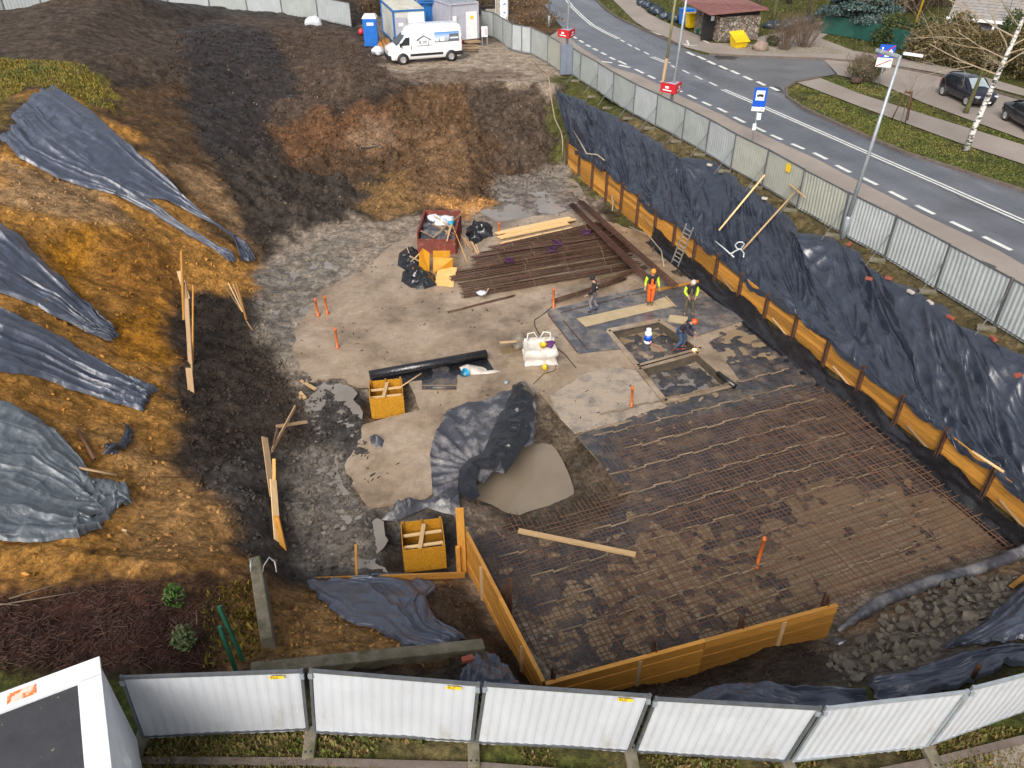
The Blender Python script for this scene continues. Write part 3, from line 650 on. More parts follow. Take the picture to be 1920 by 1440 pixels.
for px,w_ in (([(1500,190),(1560,222),(1630,262),(1700,292)],.05),([(1640,300),(1720,330),(1830,385),(1930,425)],.04),([(1180,60),(1230,85),(1290,110),(1340,125)],.05)):
    pts=[P(u+2*math.sin(i*2.1),v+1.5*math.sin(i*3.3),0) for i,(u,v) in enumerate([(lerp(px[j][0],px[j+1][0],k/8),lerp(px[j][1],px[j+1][1],k/8)) for j in range(3) for k in range(8)])]
    mb=MB()
    for i in range(len(pts)-1):
        d=(pts[i+1]-pts[i]).normalized(); n=Vector((-d.y,d.x,0))*w_/2; mb.quad((*(pts[i]+n)[:2],.0155),(*(pts[i]-n)[:2],.0155),(*(pts[i+1]-n)[:2],.0155),(*(pts[i+1]+n)[:2],.0155))
    o=mb.build('road_crack',DKP); o['kind']='structure'
# grass
def grass(name,polys,n,h,cols,z0=0.0,seed=1,avoid=None,zf=None):
    r=np.random.default_rng(seed); V=[];Fs=[];cc=[]
    pts=[]
    for poly in polys:
        xs=[p[0] for p in poly]; ys=[p[1] for p in poly]; A=(max(xs)-min(xs))*(max(ys)-min(ys))
        k=int(n*A); x=r.uniform(min(xs),max(xs),k); y=r.uniform(min(ys),max(ys),k); m=inpoly(x,y,poly)&(fbm(x*.9,y*.9,3)>-.35); pts.append(np.stack([x[m],y[m]],-1))
    p=np.concatenate(pts); n=len(p); z=(hz(p[:,0],p[:,1]) if zf is None else np.full(n,zf))
    a=r.uniform(0,6.28,n); w=r.uniform(.02,.06,n); hh=h*r.uniform(.4,1.3,n); la=r.uniform(0,6.28,n); ll=hh*r.uniform(.2,.9,n)
    v=np.zeros((n,3,3)); v[:,0]=np.stack([p[:,0]-np.cos(a)*w,p[:,1]-np.sin(a)*w,z-.01],-1); v[:,1]=np.stack([p[:,0]+np.cos(a)*w,p[:,1]+np.sin(a)*w,z-.01],-1)
    v[:,2]=np.stack([p[:,0]+np.cos(la)*ll,p[:,1]+np.sin(la)*ll,z+hh],-1)
    me=bpy.data.meshes.new(name); me.vertices.add(3*n); me.vertices.foreach_set('co',v.ravel()); me.loops.add(3*n); me.loops.foreach_set('vertex_index',np.arange(3*n,dtype=np.int32)); me.polygons.add(n); me.polygons.foreach_set('loop_start',np.arange(0,3*n,3,dtype=np.int32)); me.polygons.foreach_set('loop_total',np.full(n,3,np.int32))
    at=me.attributes.new('Col','FLOAT_COLOR','POINT'); pick=fbm(p[:,0]*.5,p[:,1]*.5,3)*.5+.5+r.normal(0,.18,n); cs=np.array(cols); idx=np.clip(pick*len(cs),0,len(cs)-1).astype(int)
    c=cs[idx]*r.uniform(.7,1.3,(n,1)); c=np.repeat(np.concatenate([c,np.ones((n,1))],1),3,0); at.data.foreach_set('color',c.ravel().astype(np.float32)); me.update(calc_edges=True)
    me.materials.append(GRASSM); o=link(name,me); o['kind']='stuff'; return o
GRASSM,_t,_b=newmat('grass_blades'); _a=N(_t,'ShaderNodeAttribute',attribute_name='Col'); _t.links.new(_a.outputs['Color'],_b.inputs['Base Color']); _b.inputs['Roughness'].default_value=.7
GC=[(.050,.070,.010),(.085,.105,.014),(.13,.135,.022),(.17,.13,.045)]
GC2=[(.10,.10,.02),(.17,.12,.04),(.12,.12,.02),(.22,.15,.06)]
tag(grass('grass',[flat([(1474,168),(1492,156),(1613,202),(1813,275),(1920,310),(2100,370),(2100,400),(1920,352),(1700,284),(1600,242),(1510,201),(1476,182)]),
  flat([(1540,146),(1620,152),(1730,193),(1810,224),(1920,264),(2100,330),(2100,336),(1920,270),(1747,217),(1613,174)]),
  flat([(1383,92),(1400,84),(1500,76),(1560,88),(1590,98),(1575,101),(1400,100)])],200,.065,GC,seed=3),'short green grass of the road verges','grass')
tag(grass('park_grass',[flat([(1192,0),(1215,23),(1262,46),(1312,60),(1420,66),(1500,50),(1550,36),(1570,-20),(1400,-60),(1150,-60)]),flat([(1118,-10),(1150,2),(1190,42),(1208,52),(1160,32)]),flat([(1545,75),(1600,92),(1760,116),(1900,155),(1900,130),(1700,70),(1560,60)])],90,.12,[(.04,.05,.01),(.08,.08,.02),(.07,.09,.015),(.13,.10,.03)],seed=5),'dull grass under the trees across the road','grass')
vp=[(wall_x(y)+3.75+.3*fbm(y,3,2),y) for y in np.arange(11,50,.5)]; vq=[(x+.95,y) for x,y in vp[::-1]]
tag(grass('verge_grass',[vp+vq],420,.09,GC2,seed=8),'mossy grass strip between plastic sheet and street fence','grass')
tag(grass('near_grass',[[(-6.9,6.9),(12,6.9),(12,8.4),(-6.9,8.3)],[(-3.9,8.3),(3,8.4),(.5,9.6),(-3,9.9)]],900,.08,GC2+[(.09,.12,.015)],seed=9),'yellow and green grass along the near fence','grass')
tag(grass('hill_grass',[zone_xy([(0,112),(110,115),(160,122),(215,175),(215,215),(150,185),(60,160),(0,190)]),zone_xy([(380,1110),(480,1080),(500,1240),(380,1255)])],240,.12,[(.14,.12,.015),(.22,.16,.02),(.10,.11,.02)],seed=10),'yellowish grass on the brow of the slope','grass')
# soil clods and small stones lying on all the diggings
def clods(name,pxs,n,s0,s1,mat,seed,label,cat,kind='stuff'):
    r=random.Random(seed); poly=zone_xy(pxs); xs=[p[0] for p in poly];ys=[p[1] for p in poly]; mb=MB(); k=0
    while k<n:
        x=r.uniform(min(xs),max(xs)); y=r.uniform(min(ys),max(ys))
        if not inpoly(np.array([x]),np.array([y]),poly)[0]: continue
        k+=1; z=float(hz(x,y)); s=s0+(s1-s0)*r.random()**3; b=len(mb.v); q=Euler((r.uniform(0,6),r.uniform(0,6),r.uniform(0,6))).to_matrix()
        sx,sy,sz=s*r.uniform(.6,1.3),s*r.uniform(.6,1.2),s*r.uniform(.35,.8)
        for p in [(1,0,0),(0,1,0),(-1,0,0),(0,-1,0),(0,0,1),(0,0,-1)]:
            d=q@Vector((p[0]*sx,p[1]*sy,p[2]*sz))*r.uniform(.75,1.2); mb.v.append((x+d.x,y+d.y,z+d.z+s*.2))
        for f in [(0,1,4),(1,2,4),(2,3,4),(3,0,4),(1,0,5),(2,1,5),(3,2,5),(0,3,5)]: mb.face([b+i for i in f])
    own=mat in (STN,)
    o=mb.build(name,mat if own else CLODM)
    if not own:
        co=np.array(mb.v); c=np.stack([bil(CR[:,:,q],co[:,0],co[:,1]) for q in range(3)]+[np.ones(len(co))],-1); rv=np.repeat(np.random.default_rng(seed).uniform(.65,1.35,len(co)//6),6); c[:,:3]*=rv[:,None]
        at=o.data.attributes.new('Col','FLOAT_COLOR','POINT'); at.data.foreach_set('color',c.ravel().astype(np.float32))
    return tag(o,label,cat,None,kind)
CLODM,_t,_b=newmat('soil_clod'); _a=N(_t,'ShaderNodeAttribute',attribute_name='Col'); _t.links.new(_a.outputs['Color'],_b.inputs['Base Color']); _b.inputs['Roughness'].default_value=.9; _b.inputs['Specular IOR Level'].default_value=.15
CLD=M('dark_clods',(.042,.031,.024),(.026,.020,.016),3,.9,1.0,.5,30,spec=.15); CLO=M('ochre_clods',(.42,.21,.06),(.26,.13,.04),3,.85,.95,.5,30); CLB=M('brown_clods',(.16,.10,.06),(.09,.055,.03),3,.8,.95,.5,30); STN=M('pale_stones',(.26,.20,.15),(.14,.11,.08),3,.75,.9,.3,30)
clods('dark_soil_clods',[(330,540),(480,540),(545,700),(560,760),(500,830),(500,1070),(440,1030),(370,920),(330,740)],2600,.03,.12,CLD,1,'dark soil clods strewn along the foot of the slope','soil clods')
clods('mound_clods',[(330,60),(640,60),(760,160),(760,390),(600,430),(470,470),(400,300),(300,150)],4200,.04,.17,CLD,2,'dark clods on the steep bank below the van','soil clods')
clods('ramp_clods',[(520,240),(760,165),(1040,170),(1040,330),(900,395),(780,395),(560,310)],4200,.03,.17,CLB,3,'brown clods on the haul ramp','soil clods')
clods('ochre_soil_clods',[(0,300),(215,260),(440,430),(470,500),(330,560),(330,900),(440,1040),(0,1080)],1700,.025,.11,CLO,4,'ochre clods on the sandy slope','soil clods')
clods('stones',[(420,120),(760,165),(1040,170),(1000,330),(640,380),(430,420)],260,.04,.12,STN,5,'pale stones on the dark bank','stones')
clods('pit_mud_clods',[(480,640),(600,720),(690,800),(700,1060),(540,1080),(525,830)],1600,.03,.13,CLD,6,'wet mud clods beside the slab','soil clods')
clods('near_clods',[(500,1110),(860,1090),(930,1230),(1100,1300),(1560,1200),(1500,1300),(900,1320),(520,1245)],2200,.02,.09,CLB,7,'brown clods in the near bank','soil clods')
# ================================================================ PIT FLOOR
def screed():
    m,t,b=newmat('wet_screed'); vec=coords(t); f=noise(t,vec,.42,7,.62,.4); g=noise(t,vec,2.6,7,.7); h=noise(t,vec,22,5,.7)
    r=ramp(t,f,[(.34,(.17,.122,.08)),(.49,(.30,.222,.15)),(.70,(.41,.32,.24))]); r2=ramp(t,g,[(.3,.72),(.55,1.02),(.72,1.12)]); r3=ramp(t,h,[(.25,.8),(.6,1.05)])
    x=N(t,'ShaderNodeMix',data_type='RGBA',blend_type='MULTIPLY'); x.inputs[0].default_value=1; t.links.new(r.outputs[0],x.inputs[6]); t.links.new(r2.outputs[0],x.inputs[7])
    y=N(t,'ShaderNodeMix',data_type='RGBA',blend_type='MULTIPLY'); y.inputs[0].default_value=1; t.links.new(x.outputs[2],y.inputs[6]); t.links.new(r3.outputs[0],y.inputs[7])
    sp=noise(t,vec,7,6,.75); rs=ramp(t,sp,[(.66,0.0),(.73,.8)]); z=N(t,'ShaderNodeMix',data_type='RGBA'); t.links.new(rs.outputs[0],z.inputs[0]); t.links.new(y.outputs[2],z.inputs[6]); z.inputs[7].default_value=(.09,.065,.045,1)
    t.links.new(z.outputs[2],b.inputs['Base Color']); rr=ramp(t,f,[(.45,.05),(.55,.14),(.66,.40)]); t.links.new(rr.outputs[0],b.inputs['Roughness']); b.inputs['Specular IOR Level'].default_value=.5
    bn=bump(t,b,g,.35,.03); return m
SCREED=screed()
def water(name,c,rough=.06):
    m,t,b=newmat(name); vec=coords(t); r=ramp(t,noise(t,vec,.8,4),[(.3,c),(.7,tuple(q*.85 for q in c))]); t.links.new(r.outputs[0],b.inputs['Base Color']); b.inputs['Roughness'].default_value=rough
    b.inputs['Specular IOR Level'].default_value=.6; bump(t,b,noise(t,vec,3,2),.03,.02); return m
TANW=water('muddy_water',(.27,.20,.125)); GREYW=water('grey_puddle_water',(.20,.18,.165),.04)
S_Z=-3.66
SLAB=[(548,625),(605,545),(680,505),(740,455),(780,440),(930,415),(1090,395),(1215,440),(1300,520),(1405,602),(1330,640),(1390,716),(1250,762),(1180,790),(1080,815),(1010,735),(960,737),(840,768),(808,848),(812,925),(800,935),(688,950),(645,885),(672,810),(700,790),(788,768),(765,715),(678,722),(640,710),(560,712)]
hol=[flat(REC1,S_Z),flat(REC2,S_Z)]
def ragged(px,z):
    o=[]
    for (u,v) in densify(px,9):
        p=P(u,v,z); k=.32 if (u<700 and v<900) or v<470 else .05; o.append((p.x+k*float(fbm(p.x*1.7,p.y*1.7,4)),p.y+k*float(fbm(p.x*1.7+9,p.y*1.7+4,4))))
    return o
slab=struct('concrete_floor',fillpoly('concrete_floor',ragged(SLAB,S_Z),SCREED,lambda x,y:S_Z+.012*fbm(x*.7,y*.7,3),.3,hol,thick=.1))
# recess linings and pit-floor water
for i,(rc,zb) in enumerate(((REC1,-4.08),(REC2,-4.13))):
    w=[P(u,v,S_Z) for u,v in rc]; mb=MB()
    for k in range(4):
        a,b2=w[k],w[(k+1)%4]; mb.beam((a.x,a.y,-3.87),(b2.x,b2.y,-3.87),.14,.40)
    lp=MB()
    for k in range(4):
        a,b2=w[k],w[(k+1)%4]; lp.beam((a.x,a.y,S_Z+.035),(b2.x,b2.y,S_Z+.035),.22,.05)
    o=lp.build('recess_lip',SCREED); o['kind']='structure'
    o=mb.build('recess_rim',M('shade_darkened_wet_rim',(.11,.085,.06),(.06,.048,.036),3,.4,.7,.3,20)); o['kind']='structure'  # wet concrete, colour darkened further for the shadow inside the recess
    px=[(p.x,p.y) for p in w]
    o=link('recess_floor',fillpoly('recess_floor',px,FOILM,lambda x,y:zb+.07*ridge(x*1.6,y*1.6,3)+.04*fbm(x*4,y*4,2),.09)); o['kind']='structure'
    o=link('recess_puddle',fillpoly('recess_puddle',px,TANW if i==0 else GREYW,zb+.035)); o['kind']='structure'
def chaikin(p,n=2):
    for _ in range(n): p=[q for i in range(len(p)) for q in ((lerp(p[i][0],p[(i+1)%len(p)][0],.25),lerp(p[i][1],p[(i+1)%len(p)][1],.25)),(lerp(p[i][0],p[(i+1)%len(p)][0],.75),lerp(p[i][1],p[(i+1)%len(p)][1],.75)))]
    return p
def puddle(px,z,mat,name='puddle',sm=2):
    px=chaikin(px,sm)
    o=link(name,fillpoly(name,flat(densify(px,4),z),mat,z)); o['kind']='structure'; return o
# big reinforcement field: wrinkled membrane with muddy water standing in the hollows
A_=Vector((.93,.367,0)).normalized(); B_=Vector((-.367,.93,0)).normalized()
FIELD=[(1022,1262),(1580,1130),(1780,1075),(1915,1028),(1600,742),(1500,690),(1410,598),(1322,636),(1386,714),(1250,758),(1180,786),(1080,818),(1178,930),(1100,1010),(1000,1010),(885,990),(868,985),(875,1010)]
fw=flat(FIELD,-3.7)
_nb=P(1017,1279,-2.15);_nc=P(1571,1136,-2.15);_la=P(866,985,-2.15)
fw[0]=(_nb.x+.06,_nb.y+.08); fw[1]=(_nc.x+.15,_nc.y+.02)
def memz(x,y):
    u=x*A_.x+y*A_.y; v=x*B_.x+y*B_.y; far_=np.clip((v-19)/8,0,1)
    lift=.075*np.clip((v-12.8)/3,0,1)*np.clip((22-v)/2,.2,1)
    return -3.712+.085*(ridge(u*1.3+.8*fbm(x,y,2),v*2.9,3)-.60)+.06*fbm(x*3.2,y*3.2,3)+.05*fbm(x*.4,y*.4,2)+lift
struct('membrane_floor',fillpoly('membrane_floor',fw,FOILM,memz,.085))
o=link('standing_water',fillpoly('standing_water',fw,TANW,-3.697)); o['kind']='structure'
puddle([(880,935),(905,893),(975,838),(1030,828),(1050,852),(1074,905),(1078,938),(1000,955),(960,972),(895,985)],-4.42,water('sump_water_surface',(.25,.20,.145),.03),'sump_water',1)
o=link('muddy_puddles',fillpoly('muddy_puddles',flat([(925,335),(1050,318),(1085,345),(1110,395),(1090,410),(930,415),(900,398)],ZF),M('silty_water',(.27,.24,.21),(.20,.175,.15),.6,.06,.10,spec=.6),ZF+.012)); o['kind']='structure'
def _rg(px,z): return [(p.x+.45*float(fbm(p.x*1.3,p.y*1.3,4)),p.y+.45*float(fbm(p.x*1.3+9,p.y*1.3,4))) for p in (P(u,v,z) for u,v in densify(px,8))]
o=link('muddy_puddles',fillpoly('muddy_puddles',_rg([(490,520),(560,440),(700,412),(740,455),(680,505),(605,545),(548,625),(562,712),(662,722),(676,800),(665,815),(640,885),(684,955),(708,985),(728,1080),(600,1085),(545,1075),(530,860),(560,760),(520,640)],ZF),bpy.data.materials['silty_water'],ZF-.015)); o['kind']='structure'
puddle([(655,250),(690,236),(730,262),(700,278),(660,274)],-2.22,GREYW)
# ================================================================ FENCES
def fence_panel(bl,br,tl,tr,mat,fmat,label,group,ribs=16,amp=.011,frame=.045,sticker=None,brace=None,name='site_fence',n_=None,rep=False):
    bl,br,tl,tr=map(Vector,(bl,br,tl,tr)); c=(bl+br)/2; 
    root=empty(name,c,0,label,'fence',group)
    L=[p-c for p in (bl,br,tl,tr)]; bl,br,tl,tr=L; nrm=(br-bl).cross(tl-bl).normalized()
    f=MB(); g=frame
    f.beam(bl,tl+(tl-bl).normalized()*.05,g,g); f.beam(br,tr+(tr-br).normalized()*.05,g,g); up=(tl-bl).normalized()
    f.beam(tl+nrm*.003,tr+nrm*.003,g*.95,g*1.3); f.beam(bl+up*.12,br+up*.12,g*.95,g)
    f.build('frame',fmat,root)
    nx=ribs*4+1; prof=[0,0,1,1]; V=[];Fs=[]; dents=random.random()*50
    ys=[0,.25,.5,.75,1]
    X=[];Z_=[]
    for j,t in enumerate(ys):
        for i in range(nx):
            s=.012+.976*i/(nx-1); a=bl.lerp(br,s)+up*.06; b=tl.lerp(tr,s)-up*.02; k=prof[i%4]*amp+.025*float(fbm(s*3+dents,t*2+dents,2))
            V.append(tuple(a.lerp(b,t)+nrm*k))
    for j in range(len(ys)-1):
        for i in range(nx-1): a=j*nx+i; Fs.append((a,a+1,a+nx+1,a+nx))
    me=bpy.data.meshes.new('sheet'); me.from_pydata(V,[],Fs); me.materials.append(mat); me.update(); link('corrugated_sheet',me,root)
    if sticker:
        p=tl.lerp(tr,.86)-up*.09+nrm*(.05*n_); d=(tr-tl).normalized(); mb=MB(); mb.prism([(-.13,-.04),(.13,-.04),(.13,.04),(-.13,.04)],p,d,up,nrm*n_,.004); s=mb.build('sticker',YELS,root)
        if sticker is not True: text(sticker,.08,BLK,s,p+nrm*(.006*n_)-d*.11-up*.027,d,up)
    if n_:
        for q in (tr,tl): MB().box(q-up*.12+nrm*(.03*n_),(.07,.05,.10)).build('clamp',STEEL,root)
    if brace:
        mb=MB(); q=br.lerp(tr,.62); w=br+Vector(brace); mb.tube([q,w],.02,6); mb.build('brace',fmat,root)
    return root
def text(s,size,mat,parent,pos,xd,yd,name='lettering',center=False):
    cu=bpy.data.curves.new('t','FONT'); cu.body=s; cu.size=size; cu.extrude=.002
    if center: cu.align_x='CENTER'
    o=bpy.data.objects.new('t',cu); COL.objects.link(o); dg=bpy.context.evaluated_depsgraph_get(); me=bpy.data.meshes.new_from_object(o.evaluated_get(dg)); bpy.data.objects.remove(o)
    xd=Vector(xd).normalized(); yd=Vector(yd); yd=(yd-xd*yd.dot(xd)).normalized(); zd=xd.cross(yd); m=Matrix((xd,yd,zd)).transposed().to_4x4(); m.translation=Vector(pos); me.transform(m); me.materials.clear(); me.materials.append(mat)
    return link(name,me,parent)
# near white fence
NF=[((270,1387),(578,1372),(228,1270),(566,1258),'TLC','white corrugated fence panel next to the white box building, yellow sticker at its top right'),
    ((590,1378),(885,1395),(582,1257),(897,1283),'TLC','white corrugated fence panel in front of the loose plastic sheet on the near bank'),
    ((893,1397),(1177,1412),(910,1283),(1218,1305),'TLC','white corrugated fence panel below the corner where both formwork walls meet'),
    ((1190,1413),(1470,1432),(1230,1310),(1537,1328),None,'white corrugated fence panel in front of the middle of the near formwork wall'),
    ((1483,1432),(1733,1403),(1550,1328),(1813,1297),None,'white corrugated fence panel in front of the heap of broken concrete'),
    ((1743,1400),(1985,1312),(1825,1290),(2090,1222),None,'white corrugated fence panel cut by the right edge, beside the near footpath')]
for i,(bl,br,tl,tr,st,lab) in enumerate(NF):
    fence_panel(P(*bl,.05),P(*br,.05),P(*tl,1.97),P(*tr,1.97),SHEETW,DSTEEL if i<4 else STEEL,lab,'white fence panels along the near side',sticker=st,n_=1,frame=.05)
FEET=[((268,1393),'left end of the white fence'),((584,1386),'below the gap right of the first white panel'),((888,1402),'below the gap between second and third white panels'),((1182,1420),'below the gap right of the third white panel'),((1477,1440),'below the bend of the white fence'),((1738,1410),'on the kerb at the right part of the white fence')]
ft=empty('ballast_block',(0,0,0),0,'x','concrete block','concrete feet of the near fence')
mb=MB(); mb.box((0,-.12,.075),(.22,.62,.15)); blk=mb.build('block',CONCM,ft,bev=.02)
for hxy in ((-.05,-.33),(.05,-.33),(-.05,.1),(.05,.1)): MB().lathe((hxy[0],hxy[1],.150),[(.022,0),(.022,.004)],10).build('socket',BLACKP,ft)
for (px,txt) in FEET:
    p=P(*px,0); place(ft,'mossy concrete foot with holes, '+txt,(p.x,p.y,.0),random.uniform(-.1,.1))
# street fence (its face towards the pit)
SF=[(1070,140),(1087,153),(1119,173),(1148,193),(1187,217),(1228,238),(1278,265),(1322,290),(1369,320),(1428,352),(1493,393),(1573,440),(1657,487),(1752,545),(1863,613),(1990,692)]
mats=[SHEETG,SHEETG,SHEETL,SHEETG,SHEETL,SHEETG,SHEETG,SHEETL,SHEETY,SHEETY,SHEETY,SHEETL,SHEETL,SHEETL,SHEETL]
spots=['right of the gate by the red triangular box','second after the red triangular box','opposite the bus bay line','just before the wooden pole','right behind the wooden pole','at the foot of the pole with the lower red box','right after the lower red box','pale, left of the cream panels','cream, left of the bus stop sign','cream, carrying the small orange sticker','cream, where the first prop leans','ribbed, left of the leaning street lamp','ribbed, right of the leaning street lamp','ribbed, second after the leaning street lamp','ribbed, cut by the right edge']
sfp=[P(u,v,0) for u,v in SF]
for i in range(len(SF)-1):
    a,b=sfp[i],sfp[i+1]; d=(b-a).normalized(); n=Vector((d.y,-d.x,0))  # towards street?
    pit=Vector((-1,-.35,0)).normalized(); hgt=1.85
    lean=Vector((random.uniform(-.03,.03),random.uniform(-.03,.03),0))
    r=fence_panel(a+d*.03+Vector((0,0,.04)),b-d*.03+Vector((0,0,.04)),a+d*.03+Vector((0,0,hgt))+lean,b-d*.03+Vector((0,0,hgt))+lean,mats[i],DSTEEL,'corrugated street fence panel '+spots[i],'fence panels between the pit and the street',ribs=14 if i>7 else 12,amp=.02 if i>9 else .008,brace=tuple(pit*1.0+Vector((0,-.3,0)) ) )
    if i==9:
        s=MB(); c=(a+b)/2; off=a.lerp(b,.62)-c; nn=Vector((d.y,-d.x,0)); nn=-nn if nn.dot(pit)<0 else nn
        s.prism([(-.17,-.2),(.17,-.2),(.2,.1),(0,.22),(-.2,.1)],off+nn*.06+Vector((0,0,1.55)),d,(0,0,1),nn,.006); s.build('sticker',YELS,r)
fb=empty('ballast_block',(0,0,0),0,'x','concrete block','concrete feet of the street fence'); MB().box((0,0,.07),(.6,.24,.14)).build('block',CONCM,fb,bev=.02)
for i in range(1,len(SF)-1):
    p=sfp[i]; place(fb,'mossy fence foot right of the street panel '+spots[i-1].replace('right ','').replace('the pole with ',''),(p.x-.3,p.y-.1,float(hz(p.x-.3,p.y-.1))),-.35+random.uniform(-.2,.2))
# back fences
def line_fence(pts,h,mat,labf,group,ribs=10):
    for i in range(len(pts)-1):
        a=P(*pts[i],0);b=P(*pts[i+1],0); d=(b-a).normalized()*.03
        m=mat[i%len(mat)]
        fence_panel(a+d+Vector((0,0,.03)),b-d+Vector((0,0,.03)),a+d+Vector((0,0,h)),b-d+Vector((0,0,h)),m,DSTEEL,labf[i],group,ribs=ribs,amp=.012)
BF=[(-60,30),(10,22),(80,16),(150,12),(240,8),(317,13),(395,21),(465,25),(530,30),(597,38),(660,52)]
line_fence(BF,2.0,[SHEETG,SHEETL,SHEETG,SHEETL],['grey back fence panel cut by the left edge','grey back fence panel in the top left corner above the soil mound']+['grey back fence panel hidden partly by the mound top, %s'%s for s in ('left','middle','right')]+['pale back fence panel right of the bush','white back fence panel above the dark bank','white back fence panel, third right of the bush','pale back fence panel left of the white bag','grey back fence panel with the white bag before it'],'fence panels behind the mound')
MF=[(903,67),(925,72),(943,84),(960,96),(978,100),(995,103),(1026,120),(1050,137)]
line_fence(MF,2.0,[SHEETG,SHEETG,SHEETG,SHEETL,SHEETL,SHEETG,SHEETY],['grey fence panel beside the grey cabin','grey fence panel behind the electric cabinet','grey fence panel, second right of the electric cabinet','grey fence panel where the yard fence bends','pale fence panel at the yard, left of the plain grey one','grey fence panel left of the blue-grey gate post','cream gate panel with an orange notice by the red triangular box'],'fence panels around the yard')
# ================================================================ TIMBER SHORING and its sheets
def wall_pt(s):  # s metres along foot line
    acc=0
    for i in range(len(WALL)-1):
        a=Vector(WALL[i]);b=Vector(WALL[i+1]);L=(b-a).length
        if s<=acc+L or i==len(WALL)-2: 
            d=(b-a)/L; return a+d*(s-acc), d
        acc+=L
WLEN=sum((Vector(WALL[i+1])-Vector(WALL[i])).length for i in range(len(WALL)-1))
root=empty('timber_shoring_wall',(0,0,0),0,'long orange plank shoring wall with brown posts along the street side of the pit','retaining wall')
bay=1.95; s=.3; k=0
while s<WLEN-.5:
    p,d=wall_pt(s); q,_=wall_pt(min(s+bay,WLEN)); nrm=Vector((d.y,-d.x))  # toward pit: 
    if nrm.x>0: nrm=-nrm
    mb=MB(); deep=8 if s<11.5 else 5
    for j in range(deep):
        zc=-2.12-.2*j; o_=random.uniform(-.012,.012); e=random.uniform(-.08,.05)
        mb.beam((p.x+nrm.x*(.05+o_),p.y+nrm.y*(.05+o_),zc),(q.x+nrm.x*(.05+o_)+d.x*e,q.y+nrm.y*(.05+o_)+d.y*e,zc+random.uniform(-.01,.01)),.05,.184)
    mb.build('planking',WOODO,root)
    mb=MB(); x,y=p.x+nrm.x*.14,p.y+nrm.y*.14; top=-1.85+random.uniform(-.1,.1)
    for oo in (-.05,.05): mb.box((x+d.x*oo,y+d.y*oo,(top-3.8)/2),(.02,.14,top+3.8),Matrix.Rotation(math.atan2(d.y,d.x),3,'Z'))
    mb.box((x,y,(top-3.8)/2),(.1,.012,top+3.8),Matrix.Rotation(math.atan2(d.y,d.x),3,'Z')); mb.build('post',RUSTB,root)
    if k%2==1 and s>9:
        mb=MB(); a=p+d*.5+nrm*.12; b2=p+d*1.6+nrm*.14; mb.beam((a.x,a.y,-2.78),(b2.x,b2.y,-3.0),.05,.06); mb.build('loose_batten',WOODP,root)
    s+=bay; k+=1
# black skirt
ns=260; ss=np.linspace(12.0,WLEN-.2,ns); tt=np.linspace(0,1,14); X=np.zeros((14,ns));Y=X.copy();Z=X.copy()
for i,s in enumerate(ss):
    p,d=wall_pt(s); nrm=Vector((d.y,-d.x)); nrm=-nrm if nrm.x>0 else nrm
    topz=-2.95+.16*math.sin(s*2*math.pi/3.9)+.10*float(fbm(s*1.1,2,3))
    for j,t in enumerate(tt):
        out_=.16+.28*t**1.6+.07*float(fbm(s*1.4,t*3,3))+.05*float(ridge(s*1.1,t*1.5,2)); z=topz+(-3.66-topz)*min(1,t*1.12)
        if t>.9: out_+=.14*(t-.9)*10
        X[j,i]=p.x+nrm.x*out_; Y[j,i]=p.y+nrm.y*out_; Z[j,i]=max(z,-3.66)+ (.02 if t>.9 else 0)
tag(link('membrane_skirt',grid_mesh('membrane_skirt',X,Y,Z,FOILB)),'black waterproofing membrane hanging below the orange planks along the street side','plastic sheet')
